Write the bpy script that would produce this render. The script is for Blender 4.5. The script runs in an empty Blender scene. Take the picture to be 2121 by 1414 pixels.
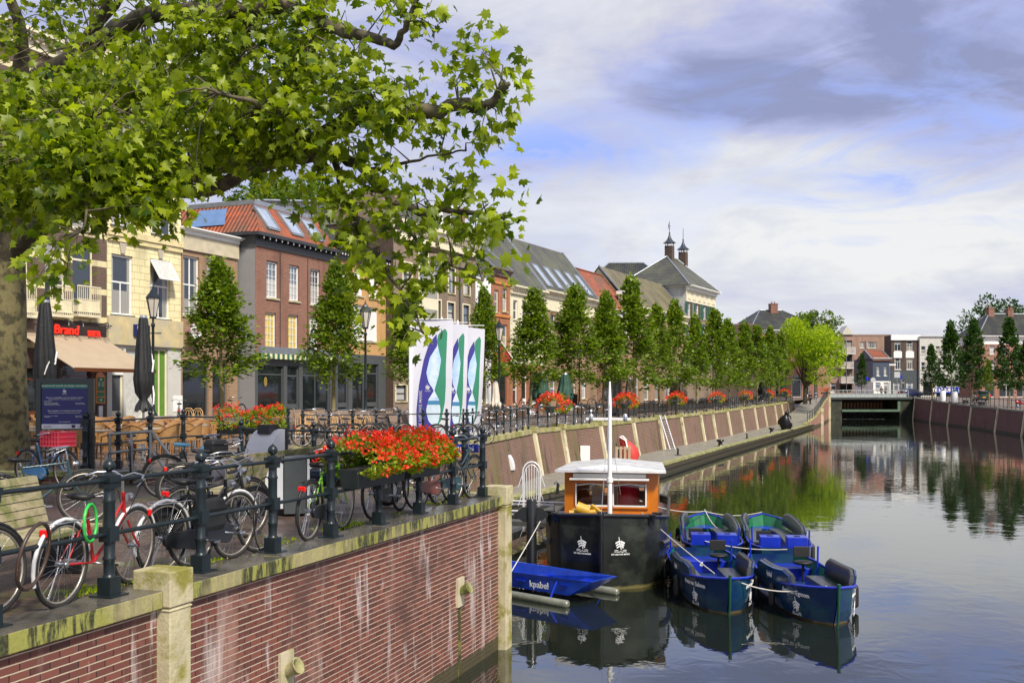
import bpy, math, random
import numpy as np
from mathutils import Vector, Matrix
random.seed(7)
R=math.radians; PI=math.pi
sc=bpy.context.scene
# ---------------- camera
F=2121.0; CX=1060.5; HY=812.0; EYE=1.76
cam=bpy.data.cameras.new('camera'); cam.lens=36; cam.sensor_width=36; cam.clip_end=3000; cam.clip_start=.1
cam.shift_y=(HY-707)/2121.0
co=bpy.data.objects.new('camera',cam); sc.collection.objects.link(co); co.location=(0,0,EYE); co.rotation_euler=(PI/2,0,0)
sc.camera=co
sc.view_settings.view_transform='Standard'; sc.view_settings.look='None'; sc.view_settings.exposure=0.6; sc.view_settings.gamma=1
# ---------------- sun
SUN_EL,SUN_AZ=R(47),R(146)      # azimuth measured clockwise from +Y
sl=bpy.data.lights.new('sun','SUN'); sl.energy=3.6; sl.angle=R(9); sl.color=(1,.93,.8)
so=bpy.data.objects.new('sun',sl); sc.collection.objects.link(so)
sd=Vector((math.sin(SUN_AZ)*math.cos(SUN_EL),math.cos(SUN_AZ)*math.cos(SUN_EL),math.sin(SUN_EL)))
so.rotation_euler=sd.to_track_quat('Z','Y').to_euler(); so.location=(0,-20,40)
# ---------------- node helpers
class NT:
    def __init__(s,nt): s.nt=nt; nt.nodes.clear()
    def n(s,t,**k):
        nd=s.nt.nodes.new(t)
        for a,v in k.items():
            if a[0]=='_': nd.inputs[a[1:].replace('_',' ')].default_value=v
            else: setattr(nd,a,v)
        return nd
    def l(s,a,b): s.nt.links.new(a,b)
    def val(s,x,sock):
        if isinstance(x,(int,float)): sock.default_value=x
        else: s.l(x,sock)
    def m(s,op,a,b=None,c=None,clamp=False):
        nd=s.n('ShaderNodeMath',operation=op); nd.use_clamp=clamp
        s.val(a,nd.inputs[0])
        if b is not None: s.val(b,nd.inputs[1])
        if c is not None: s.val(c,nd.inputs[2])
        return nd.outputs[0]
    def mix(s,f,a,b,blend='MIX'):
        nd=s.n('ShaderNodeMix',data_type='RGBA',blend_type=blend); nd.clamp_factor=True
        s.val(f,nd.inputs[0])
        for x,i in ((a,6),(b,7)):
            if isinstance(x,tuple): nd.inputs[i].default_value=(*x[:3],1)
            else: s.l(x,nd.inputs[i])
        return nd.outputs[2]
    def ramp(s,f,stops,interp='LINEAR'):
        nd=s.n('ShaderNodeValToRGB'); cr=nd.color_ramp; cr.interpolation=interp
        while len(cr.elements)<len(stops): cr.elements.new(.5)
        for e,(p,c) in zip(cr.elements,stops):
            e.position=p; e.color=(*c,1) if isinstance(c,tuple) else (c,c,c,1)
        s.l(f,nd.inputs[0]); return nd.outputs[0]
    def noise(s,vec,scale,detail=3,rough=.55,dist=0):
        nd=s.n('ShaderNodeTexNoise'); nd.inputs['Scale'].default_value=scale; nd.inputs['Detail'].default_value=detail
        nd.inputs['Roughness'].default_value=rough; nd.inputs['Distortion'].default_value=dist
        if vec is not None: s.l(vec,nd.inputs['Vector'])
        return nd.outputs[0]
    def mapv(s,vec,sc_=(1,1,1),rot=(0,0,0),loc=(0,0,0)):
        nd=s.n('ShaderNodeMapping'); nd.inputs['Scale'].default_value=sc_; nd.inputs['Rotation'].default_value=rot; nd.inputs['Location'].default_value=loc
        s.l(vec,nd.inputs['Vector']); return nd.outputs[0]
# ---------------- world
w=bpy.data.worlds.new('World'); sc.world=w; w.use_nodes=True
t=NT(w.node_tree)
sky=t.n('ShaderNodeTexSky',sky_type='NISHITA'); sky.sun_disc=False; sky.sun_elevation=SUN_EL; sky.sun_rotation=SUN_AZ
bg1=t.n('ShaderNodeBackground'); bg1.inputs[1].default_value=.1; t.l(sky.outputs[0],bg1.inputs[0])
tc=t.n('ShaderNodeTexCoord'); sx=t.n('ShaderNodeSeparateXYZ'); t.l(tc.outputs['Generated'],sx.inputs[0])
X,Y,Z=sx.outputs
zz=t.m('ADD',t.m('MAXIMUM',Z,0.0),.10)
cb=t.n('ShaderNodeCombineXYZ'); t.l(t.m('DIVIDE',X,zz),cb.inputs[0]); t.l(t.m('DIVIDE',Y,zz),cb.inputs[1])
nA=t.noise(t.mapv(cb.outputs[0],(.5,.75,1),(0,0,R(18)),(3.1,1.4,0)),1.0,7,.62,.6)
nB=t.noise(t.mapv(tc.outputs['Generated'],(3.0,3.0,8.0),(0,R(12),0),(1.7,.3,2.2)),1.6,8,.58,.5)
nC=t.noise(t.mapv(tc.outputs['Generated'],(3.0,3.0,9.0),(0,R(-8),0),(7.7,2.3,.2)),2.4,9,.6,.8)
def blob(x0,z0,a,b,rot=0.0):
    dx=t.m('SUBTRACT',X,x0); dz=t.m('SUBTRACT',Z,z0)
    c,s_=math.cos(rot),math.sin(rot)
    u=t.m('ADD',t.m('MULTIPLY',dx,c/a),t.m('MULTIPLY',dz,s_/a)); v=t.m('ADD',t.m('MULTIPLY',dx,-s_/b),t.m('MULTIPLY',dz,c/b))
    return t.m('EXPONENT',t.m('MULTIPLY',t.m('ADD',t.m('MULTIPLY',u,u),t.m('MULTIPLY',v,v)),-1.0))
def P(px,py):
    v=Vector(((px-CX)/F,1,(HY-py)/F)).normalized(); return v.x,v.z
br=[(1630,300,.14,.022,-.05,.55),(1330,420,.16,.035,-.1,.45),(1900,470,.17,.04,.0,.45),(1330,90,.12,.05,.3,.30),(1650,560,.3,.05,0,.22),(1500,700,.5,.07,0,.22),(1150,60,.08,.08,0,.15)]
dk=[(1850,170,.20,.045,-.12,.36),(1120,270,.11,.03,-.3,.12),(1950,40,.16,.05,0,.15),(1980,340,.11,.035,.1,.2),(1500,250,.08,.02,.2,.15),(1150,330,.10,.018,.1,.2),(1450,175,.12,.03,-.2,.35)]
def summ(L):
    o=0.0
    for (px,py,a,b,r,k) in L:
        x0,z0=P(px,py); o=t.m('ADD',t.m('MULTIPLY',blob(x0,z0,a,b,r),k),o)
    return o
f=t.m('ADD',t.m('MULTIPLY',t.m('SUBTRACT',nA,.5),.9),.56)
f=t.m('ADD',f,t.m('MULTIPLY',t.m('SUBTRACT',nB,.5),1.3))
f=t.m('ADD',f,t.m('MULTIPLY',t.m('SUBTRACT',nC,.5),1.1))
f=t.m('ADD',f,summ(br)); f=t.m('SUBTRACT',f,summ(dk))
cc=t.ramp(f,[(0,(.26,.28,.46)),(.22,(.35,.37,.58)),(.42,(.45,.47,.70)),(.58,(.56,.56,.67)),(.78,(.66,.66,.70)),(1,(.78,.77,.76))])
# blue openings between the clouds
fb=t.m('MULTIPLY',t.ramp(nC,[(.45,0.0),(.62,1.0)]),t.m('ADD',summ([(1120,310,.1,.03,0,.8),(1950,340,.12,.05,0,.7),(1500,520,.2,.02,0,.3),(1700,240,.2,.05,0,.4)]),.12),clamp=True)
cc=t.mix(fb,cc,(.30,.42,.92))
bg2=t.n('ShaderNodeBackground'); bg2.inputs[1].default_value=.78; t.l(cc,bg2.inputs[0])
ms=t.n('ShaderNodeMixShader'); ms.inputs[0].default_value=.88
t.l(bg1.outputs[0],ms.inputs[1]); t.l(bg2.outputs[0],ms.inputs[2])
wo=t.n('ShaderNodeOutputWorld'); t.l(ms.outputs[0],wo.inputs[0])
# ---------------- placing by depth
def at(px,py,z):
    d=F*(EYE-z)/(py-HY); return Vector(((px-CX)/F*d,d,z))
def atd(px,py,d): return Vector(((px-CX)/F*d,d,EYE-(py-HY)*d/F))
# ---------------- materials
MC={}
def M(name,col,rough=.6,metal=0,var=.18,vs=3.0,bump=0,bs=40,spec=.5,col2=None,c2scale=.8,c2thr=.5,emit=None,coat=0):
    if name in MC: return MC[name]
    m=bpy.data.materials.new(name); m.use_nodes=True; t=NT(m.node_tree); MC[name]=m
    o=t.n('ShaderNodeOutputMaterial'); p=t.n('ShaderNodeBsdfPrincipled'); t.l(p.outputs[0],o.inputs[0])
    tc=t.n('ShaderNodeTexCoord').outputs['Object']
    c=tuple(col)
    n=t.noise(tc,vs,4)
    if var: c=t.mix(t.ramp(n,[(.25,0.0),(.75,1.0)]),tuple(x*(1-var) for x in col),tuple(min(1,x*(1+var)) for x in col))
    if col2:
        n2=t.noise(tc,c2scale,6,.6); k=t.ramp(n2,[(c2thr-.06,0.0),(c2thr+.08,1.0)]); c=t.mix(k,c,col2)
    if isinstance(c,tuple): p.inputs['Base Color'].default_value=(*c,1)
    else: t.l(c,p.inputs['Base Color'])
    p.inputs['Metallic'].default_value=metal; p.inputs['Specular IOR Level'].default_value=spec
    if coat: p.inputs['Coat Weight'].default_value=coat; p.inputs['Coat Roughness'].default_value=.08
    t.l(t.m('MULTIPLY_ADD',n,.2*rough,.9*rough),p.inputs['Roughness'])
    if emit: p.inputs['Emission Color'].default_value=(*emit[:3],1); p.inputs['Emission Strength'].default_value=emit[3]
    if bump:
        b=t.n('ShaderNodeBump'); b.inputs['Strength'].default_value=bump; b.inputs['Distance'].default_value=.02
        t.l(t.noise(tc,bs,4),b.inputs['Height']); t.l(b.outputs[0],p.inputs['Normal'])
    return m
def brick(name,c1,c2,mort,bw=.22,bh=.068,ms=.011,lines=None,stain=None,streak=None,bands=None,rough=.8):
    if name in MC: return MC[name]
    m=bpy.data.materials.new(name); m.use_nodes=True; t=NT(m.node_tree); MC[name]=m
    o=t.n('ShaderNodeOutputMaterial'); p=t.n('ShaderNodeBsdfPrincipled'); t.l(p.outputs[0],o.inputs[0])
    uv=t.n('ShaderNodeUVMap').outputs[0]
    bt=t.n('ShaderNodeTexBrick'); t.l(uv,bt.inputs['Vector'])
    for k,v in (('Color1',(*c1,1)),('Color2',(*c2,1)),('Mortar',(*mort,1))): bt.inputs[k].default_value=v
    for k,v in (('Scale',1.0),('Mortar Size',ms),('Mortar Smooth',.15),('Brick Width',bw),('Row Height',bh),('Bias',0.0)): bt.inputs[k].default_value=v
    c=bt.outputs[0]
    if lines:
        sy=t.n('ShaderNodeSeparateXYZ'); t.l(t.mapv(uv,loc=(0,lines[1]/2,0)),sy.inputs[0]); fr=t.m('FRACT',t.m('DIVIDE',sy.outputs[1],bh)); ln=t.m('LESS_THAN',fr,t.m('MULTIPLY_ADD',t.noise(uv,7,3),lines[1]/bh,lines[1]/bh*.45)); c=t.mix(ln,c,lines[0])
    n=t.noise(uv,1.1,6,.6)
    c=t.mix(t.ramp(n,[(.3,0.0),(.75,.55)]),c,t.mix(.5,c,(c1[0]*.45,c1[1]*.45,c1[2]*.45)))
    if bands:
        sy=t.n('ShaderNodeSeparateXYZ'); t.l(uv,sy.inputs[0])
        per,wd,bc=bands; fr=t.m('FRACT',t.m('DIVIDE',sy.outputs[1],per)); c=t.mix(t.m('LESS_THAN',fr,wd/per),c,bc)
    if streak is None: streak=[(.55,.50,tuple(x*.45 for x in c1),.55),(1.6,.58,tuple(min(1,x*1.7) for x in c1),.3)]
    if streak:
        for sc_,th,colr,amt in streak:
            nn=t.noise(t.mapv(uv,(sc_,sc_*.16,1)),1.0,5,.65,.3); c=t.mix(t.m('MULTIPLY',t.ramp(nn,[(th,0.0),(th+.12,1.0)]),amt),c,colr)
    if stain:
        for sc_,th,colr,amt in stain:
            nn=t.noise(uv,sc_,6,.65,.2); c=t.mix(t.m('MULTIPLY',t.ramp(nn,[(th,0.0),(th+.12,1.0)]),amt),c,colr)
    t.l(c,p.inputs['Base Color']); p.inputs['Roughness'].default_value=rough
    b=t.n('ShaderNodeBump'); b.inputs['Strength'].default_value=.6; b.inputs['Distance'].default_value=.01
    t.l(t.m('SUBTRACT',1.0,bt.outputs[1]),b.inputs['Height']); t.l(b.outputs[0],p.inputs['Normal'])
    return m
def tiles(name,c1,c2,w=.24,h=.30,moss=None):
    if name in MC: return MC[name]
    m=bpy.data.materials.new(name); m.use_nodes=True; t=NT(m.node_tree); MC[name]=m
    o=t.n('ShaderNodeOutputMaterial'); p=t.n('ShaderNodeBsdfPrincipled'); t.l(p.outputs[0],o.inputs[0])
    uv=t.n('ShaderNodeUVMap').outputs[0]; s=t.n('ShaderNodeSeparateXYZ'); t.l(uv,s.inputs[0])
    a=t.m('SINE',t.m('MULTIPLY',s.outputs[0],2*PI/w)); b_=t.m('FRACT',t.m('DIVIDE',s.outputs[1],h))
    hgt=t.m('ADD',t.m('MULTIPLY',a,.5),t.m('MULTIPLY',t.m('SUBTRACT',1.0,b_),.9))
    n=t.noise(uv,3.5,3); n2=t.noise(uv,.6,5)
    c=t.mix(t.ramp(n,[(.3,0.0),(.7,1.0)]),c1,c2); 
    if moss: c=t.mix(t.ramp(n2,[(.42,0.0),(.6,1.0)]),c,moss)
    t.l(c,p.inputs['Base Color']); p.inputs['Roughness'].default_value=.55
    bp=t.n('ShaderNodeBump'); bp.inputs['Strength'].default_value=1; bp.inputs['Distance'].default_value=.06
    t.l(hgt,bp.inputs['Height']); t.l(bp.outputs[0],p.inputs['Normal'])
    return m
# ---------------- mesh builder
class MB:
    def __init__(s): s.v=[]; s.f=[]; s.sm=[]; s.uv=[]
    def add(s,vs,fs,smooth=False,uvs=None):
        b=len(s.v); s.v.extend([tuple(p) for p in vs])
        for i,f in enumerate(fs):
            s.f.append(tuple(b+k for k in f)); s.sm.append(smooth); s.uv.append(uvs[i] if uvs else None)
        return s
    def quad(s,a,b,c,d,uv=None): return s.add([a,b,c,d],[(0,1,2,3)],False,[uv] if uv else None)
    def box(s,x0,x1,y0,y1,z0,z1,m=None):
        vs=[Vector(p) for p in ((x0,y0,z0),(x1,y0,z0),(x1,y1,z0),(x0,y1,z0),(x0,y0,z1),(x1,y0,z1),(x1,y1,z1),(x0,y1,z1))]
        if m: vs=[m@p for p in vs]
        return s.add(vs,[(3,2,1,0),(4,5,6,7),(0,1,5,4),(1,2,6,5),(2,3,7,6),(3,0,4,7)])
    def bar(s,a,b,w,h=None,up=(0,0,1)):
        a=Vector(a); b=Vector(b); h=h or w; d=(b-a).normalized(); u=Vector(up)
        if abs(d.dot(u))>.98: u=Vector((0,1,0))
        x=d.cross(u).normalized(); y=x.cross(d)
        vs=[]
        for p in (a,b):
            for i,j in ((-1,-1),(1,-1),(1,1),(-1,1)): vs.append(p+x*(i*w/2)+y*(j*h/2))
        return s.add(vs,[(0,1,2,3),(7,6,5,4),(0,4,5,1),(1,5,6,2),(2,6,7,3),(3,7,4,0)])
    def tube(s,pts,r,n=8,closed=False,cap=True):
        pts=[Vector(p) for p in pts]; rs=r if isinstance(r,(list,tuple)) else [r]*len(pts)
        k=len(pts); rings=[]; u=None
        for i,p in enumerate(pts):
            if closed: d=pts[(i+1)%k]-pts[i-1]
            else: d=pts[min(i+1,k-1)]-pts[max(i-1,0)]
            if d.length<1e-9: d=Vector((0,0,1))
            d.normalize()
            if u is None:
                u=Vector((0,0,1)) if abs(d.z)<.9 else Vector((1,0,0))
            u=(u-d*u.dot(d))
            if u.length<1e-6: u=Vector((1,0,0))-d*d.x
            u.normalize(); w_=d.cross(u)
            rings.append([p+(u*math.cos(2*PI*j/n)+w_*math.sin(2*PI*j/n))*rs[i] for j in range(n)])
        vs=[q for rg in rings for q in rg]; fs=[]
        for i in range(k if closed else k-1):
            a=i*n; b=((i+1)%k)*n
            for j in range(n): fs.append((a+j,b+j,b+(j+1)%n,a+(j+1)%n))
        s.add(vs,fs,True)
        if cap and not closed:
            s.add(rings[0],[tuple(range(n))]); s.add(rings[-1],[tuple(range(n-1,-1,-1))])
        return s
    def lathe(s,prof,c=(0,0,0),n=12,m=None,smooth=True):
        vs=[];fs=[]
        for r,z in prof:
            for j in range(n):
                a=2*PI*j/n; p=Vector((c[0]+r*math.cos(a),c[1]+r*math.sin(a),c[2]+z)); vs.append(m@p if m else p)
        for i in range(len(prof)-1):
            for j in range(n): fs.append((i*n+j,i*n+(j+1)%n,(i+1)*n+(j+1)%n,(i+1)*n+j))
        s.add(vs,fs,smooth)
        s.add([vs[j] for j in range(n)],[tuple(range(n-1,-1,-1))]); k=(len(prof)-1)*n
        s.add([vs[k+j] for j in range(n)],[tuple(range(n))]); return s
    def prism(s,poly,z0,z1,m=None):   # poly list (x,y) ccw
        n=len(poly); vs=[Vector((x,y,z0)) for x,y in poly]+[Vector((x,y,z1)) for x,y in poly]
        if m: vs=[m@p for p in vs]
        return s.add(vs,[tuple(range(n-1,-1,-1)),tuple(range(n,2*n))]+[(i,(i+1)%n,n+(i+1)%n,n+i) for i in range(n)])
    def loft(s,rings,closed=True,smooth=True,caps=False):
        n=len(rings[0]); vs=[q for rg in rings for q in rg]; fs=[]
        for i in range(len(rings)-1):
            for j in range(n if closed else n-1): fs.append((i*n+j,i*n+(j+1)%n,(i+1)*n+(j+1)%n,(i+1)*n+j))
        s.add(vs,fs,smooth)
        if caps: s.add(rings[0],[tuple(range(n-1,-1,-1))]); s.add(rings[-1],[tuple(range(n))])
        return s
    def xf(s,m): s.v=[tuple(m@Vector(p)) for p in s.v]; return s
    def mesh(s,name):
        me=bpy.data.meshes.new(name); me.from_pydata(s.v,[],s.f); me.update()
        uvl=me.uv_layers.new(name='UVMap'); nl=len(me.loops)
        if nl:
            co_=np.array(s.v,dtype=np.float32); li=np.zeros(nl,dtype=np.int32); me.loops.foreach_get('vertex_index',li)
            nf=len(me.polygons); nr=np.zeros(nf*3,dtype=np.float32); me.polygons.foreach_get('normal',nr); nr=np.abs(nr.reshape(-1,3))
            lt=np.zeros(nf,dtype=np.int32); me.polygons.foreach_get('loop_total',lt)
            fn=np.repeat(nr,lt,axis=0); p=co_[li]; uv=np.empty((nl,2),dtype=np.float32)
            zd=(fn[:,2]>=.75); yd=(~zd)&(fn[:,1]>=fn[:,0]); xd=~(zd|yd)
            uv[zd]=p[zd][:,:2]; uv[yd]=p[yd][:,[0,2]]; uv[xd]=p[xd][:,[1,2]]
            k=0
            for i,f in enumerate(s.f):
                u=s.uv[i]
                if u:
                    for j in range(len(f)): uv[k+j]=u[j]
                k+=len(f)
            uvl.data.foreach_set('uv',uv.ravel()); me.polygons.foreach_set('use_smooth',np.array(s.sm,dtype=bool))
        return me
COL=sc.collection
def link(name,data,parent=None):
    o=bpy.data.objects.new(name,data); COL.objects.link(o)
    if parent: o.parent=parent
    return o
def obj(name,mb,mat,parent=None,bevel=0,loc=None,rz=0):
    me=mb.mesh(name) if isinstance(mb,MB) else mb
    if isinstance(mb,MB): me.materials.append(mat)
    o=link(name,me,parent)
    if loc: o.location=loc
    if rz: o.rotation_euler.z=rz
    if bevel:
        b=o.modifiers.new('bevel','BEVEL'); b.width=bevel; b.segments=2; b.limit_method='ANGLE'
    return o
def tag(o,label,cat,group=None):
    o['label']=label; o['category']=cat
    if group: o['group']=group
    return o
def thing(name,label,cat,loc=(0,0,0),rz=0,group=None,scale=1):
    o=link(name,None); o.location=loc; o.rotation_euler.z=rz; o.scale=(scale,)*3 if not isinstance(scale,tuple) else scale
    return tag(o,label,cat,group)
def struct(name,mb,mat):
    o=obj(name,mb,mat); o['kind']='structure'; return o
def dup(r,loc,rz,label=None,group=None,scale=None,mats=None):
    def cp(o,par):
        c=o.copy(); COL.objects.link(c)
        if par: c.parent=par
        for ch in list(o.children): cp(ch,c)
        return c
    c=cp(r,None); c.location=loc; c.rotation_euler=(0,0,rz)
    if scale: c.scale=(scale,)*3 if not isinstance(scale,tuple) else scale
    if label: c['label']=label
    if group: c['group']=group
    return c
def text_mesh(body,size,depth=.004,bold=0,shear=0,align='CENTER',spacing=1):
    cu=bpy.data.curves.new('writing','FONT'); cu.body=body; cu.size=size; cu.extrude=depth; cu.align_x=align; cu.align_y='CENTER'; cu.shear=shear; cu.offset=bold*size*.02; cu.space_character=spacing; cu.resolution_u=2
    o=bpy.data.objects.new('tmp',cu); COL.objects.link(o); bpy.context.view_layer.update()
    me=bpy.data.meshes.new_from_object(o.evaluated_get(bpy.context.evaluated_depsgraph_get())); bpy.data.objects.remove(o); bpy.data.curves.remove(cu)
    me.name='writing'; me.transform(Matrix.Rotation(PI/2,4,'X')); return me
def text(name,body,size,mat,parent,loc,rot=(0,0,0),**k):   # faces local -Y
    me=text_mesh(body,size,**k); me.materials.append(mat); o=link(name,me,parent); o.location=loc; o.rotation_euler=rot; return o
DARKIRON=M('dark_iron',(.010,.017,.021),.36,0,.3,9,spec=.45)
STEEL=M('steel',(.62,.64,.68),.25,1,.1)
CHROME=M('chrome',(.60,.62,.65),.3,1,0)
ALU=M('aluminium',(.55,.56,.58),.3,.9,.1)
BLACK=M('black_rubber',(.012,.012,.013),.55,0,.2)
BLACKP=M('black_paint',(.01,.011,.012),.3,0,.2,coat=.3)
WHITE=M('white_paint',(.78,.78,.76),.45,0,.05,2)
CREAM=M('cream_paint',(.72,.66,.48),.55,0,.08,2,col2=(.55,.49,.34),c2scale=1.2,c2thr=.62)
YELLOW=M('yellow_render',(.72,.62,.36),.7,0,.07,2,bump=.1)
STONE=M('pale_stone',(.50,.44,.31),.75,0,.15,4,bump=.2,col2=(.28,.26,.10),c2scale=1.5,c2thr=.56)
MOSS=M('mossy_stone',(.36,.33,.17),.85,0,.25,7,bump=.5,bs=25,col2=(.13,.15,.03),c2scale=3.5,c2thr=.5)
GREYR=M('grey_render',(.25,.25,.255),.7,0,.06,2)
DGREY=M('dark_grey_paint',(.075,.082,.088),.5,0,.1)
DBLUEG=M('blue_grey_paint',(.055,.075,.115),.5,0,.1)
LGREY=M('light_grey_render',(.52,.51,.47),.7,0,.08,1.5)
RED=M('red_paint',(.42,.01,.012),.3,0,.1,coat=.4)
REDP=M('red_plastic',(.75,.02,.05),.35,0,.1)
REDL=M('red_reflector',(.7,.01,.01),.15,0,0)
BLUEB=M('blue_boat_paint',(.004,.024,.095),.28,0,.3,2,coat=.5,col2=(.01,.05,.09),c2scale=1.6,c2thr=.55)
BLUEX=M('bright_blue_paint',(.004,.024,.40),.35,0,.15,coat=.2)
GREENB=M('dark_green_paint',(.006,.07,.035),.4,0,.2)
CUSH=M('grey_cushion',(.055,.06,.062),.38,0,.25,5,spec=.6)
WOOD=M('weathered_wood',(.33,.28,.175),.75,0,.25,6,bump=.3,bs=20,col2=(.15,.16,.05),c2scale=4,c2thr=.50)
VARN=M('orange_varnish',(.58,.17,.012),.3,0,.2,2.5,coat=.5)
VARND=M('dark_varnish',(.10,.03,.01),.3,0,.2,coat=.5)
RATTAN=M('rattan',(.34,.185,.065),.6,0,.25,30,bump=.6,bs=90)
RATTD=M('rattan_frame',(.27,.12,.035),.5,0,.2,10)
BARK=M('bark',(.12,.10,.055),.85,0,.3,3,bump=.6,bs=12,col2=(.05,.042,.024),c2scale=2.6,c2thr=.48)
TRUNK=M('young_trunk',(.20,.17,.07),.8,0,.3,6,bump=.4)
ROPE=M('rope',(.55,.53,.47),.8,0,.15,20)
SHUTW=M('white_shutter',(.76,.75,.74),.5,0,.03)
CURT=M('yellow_curtain',(.55,.42,.10),.8,0,.25,8)
NETC=M('net_curtain',(.50,.50,.47),.8,0,.2,5)
TAN=M('tan_canvas',(.38,.30,.21),.8,0,.08,2)
BLACKC=M('black_canvas',(.012,.013,.014),.6,0,.3,6,bump=.4,bs=10)
GREENC=M('dark_green_canvas',(.012,.055,.035),.7,0,.3,6)
BROWNC=M('brown_canvas',(.07,.045,.035),.7,0,.3,6)
SHOPG=M('shop_glass',(.012,.016,.017),.04,0,.3,1,spec=.8)
def glassmat(name,c):
    return M(name,c,.03,0,.55,.9,spec=.9)
def panes(name,dark,light,thr):
    m=bpy.data.materials.new(name); m.use_nodes=True; t=NT(m.node_tree); MC[name]=m
    o=t.n('ShaderNodeOutputMaterial'); p=t.n('ShaderNodeBsdfPrincipled'); t.l(p.outputs[0],o.inputs[0])
    r=t.n('ShaderNodeObjectInfo').outputs['Random']; s=t.n('ShaderNodeSeparateXYZ'); tc=t.n('ShaderNodeTexCoord').outputs['Object']; t.l(tc,s.inputs[0])
    r2=t.m('FRACT',t.m('MULTIPLY',r,17.3)); ax=t.m('ABSOLUTE',s.outputs[0])
    side=t.m('MULTIPLY',t.m('GREATER_THAN',ax,t.m('MULTIPLY_ADD',r2,.25,.16)),t.m('GREATER_THAN',r,thr))
    low=t.m('MULTIPLY',t.m('LESS_THAN',s.outputs[2],t.m('MULTIPLY_ADD',r2,.9,.2)),t.m('GREATER_THAN',r2,.55)); blind=t.m('MULTIPLY',t.m('GREATER_THAN',s.outputs[2],t.m('MULTIPLY_ADD',r2,1.6,.9)),t.m('LESS_THAN',r2,.35))
    fold=t.m('MULTIPLY_ADD',t.m('SINE',t.m('MULTIPLY',s.outputs[0],70.0)),.12,.88)
    k=t.m('MULTIPLY',t.m('MINIMUM',t.m('ADD',t.m('ADD',side,low),blind),1.0),fold)
    c=t.mix(t.m('MULTIPLY',k,.75),t.mix(t.noise(tc,1.2,3),dark,tuple(x*2.4 for x in dark)),light); t.l(c,p.inputs['Base Color'])
    p.inputs['Roughness'].default_value=.05; p.inputs['Specular IOR Level'].default_value=.9
    b=t.n('ShaderNodeBump'); b.inputs['Strength'].default_value=.15; b.inputs['Distance'].default_value=.01; t.l(t.noise(tc,2.5,2),b.inputs['Height']); t.l(b.outputs[0],p.inputs['Normal'])
    return m
GL=panes('window_glass',(.02,.027,.035),(.42,.40,.35),.35); GLL=panes('bright_window_glass',(.08,.10,.13),(.55,.54,.50),.1)
# wall bricks
BRQ=brick('quay_brick',(.21,.07,.05),(.095,.034,.027),(.022,.014,.012),.20,.0655,.006,lines=((.50,.42,.31),.0105),streak=[(2.6,.565,(.58,.50,.48),.6),(5.0,.60,(.75,.70,.70),.6),(1.1,.57,(.42,.27,.22),.4)],stain=[(.5,.58,(.07,.035,.03),.7),(1.6,.62,(.35,.22,.18),.5)],rough=.6)
BRQ2=brick('mossy_quay_brick',(.19,.075,.052),(.13,.052,.038),(.25,.20,.15),.24,.08,.013,streak=[(.9,.50,(.12,.10,.03),.85),(2.4,.545,(.04,.035,.025),.8),(.5,.6,(.16,.15,.03),.6)])
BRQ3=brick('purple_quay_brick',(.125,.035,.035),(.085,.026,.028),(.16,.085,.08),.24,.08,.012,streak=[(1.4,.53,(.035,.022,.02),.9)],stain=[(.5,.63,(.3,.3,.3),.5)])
BRB=brick('red_brown_brick',(.27,.11,.075),(.18,.075,.055),(.36,.24,.17),ms=.008)
BRO=brick('orange_brick',(.42,.14,.06),(.34,.11,.05),(.40,.25,.16),ms=.007)
BRT=brick('tan_brick',(.34,.20,.11),(.26,.15,.09),(.42,.32,.22),ms=.008)
BRG=brick('grey_brown_brick',(.27,.19,.13),(.18,.125,.09),(.36,.30,.23),ms=.008)
BRK=brick('dark_brick',(.095,.055,.038),(.06,.038,.028),(.14,.11,.08),ms=.008)
BRD=brick('banded_brick',(.13,.075,.055),(.09,.055,.042),(.20,.16,.12),ms=.008,bands=(1.15,.24,(.70,.62,.36)))
BRP=brick('pale_red_brick',(.36,.16,.11),(.30,.13,.09),(.38,.27,.22),ms=.007)
BRAP=brick('apartment_brick',(.36,.22,.16),(.31,.185,.13),(.38,.30,.25),ms=.006)
TRED=tiles('red_roof_tile',(.40,.095,.03),(.20,.05,.02),moss=(.16,.07,.035))
TBLK=tiles('black_roof_tile',(.016,.018,.018),(.035,.037,.034),moss=(.05,.052,.035))
TGRY=tiles('slate_roof',(.075,.075,.062),(.055,.056,.05),.5,.22,moss=(.10,.105,.065))
TMOS=tiles('mossy_roof_tile',(.13,.11,.06),(.10,.085,.05),.4,.25,moss=(.17,.15,.07))
ZINC=M('zinc',(.33,.36,.40),.4,.6,.15)
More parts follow.
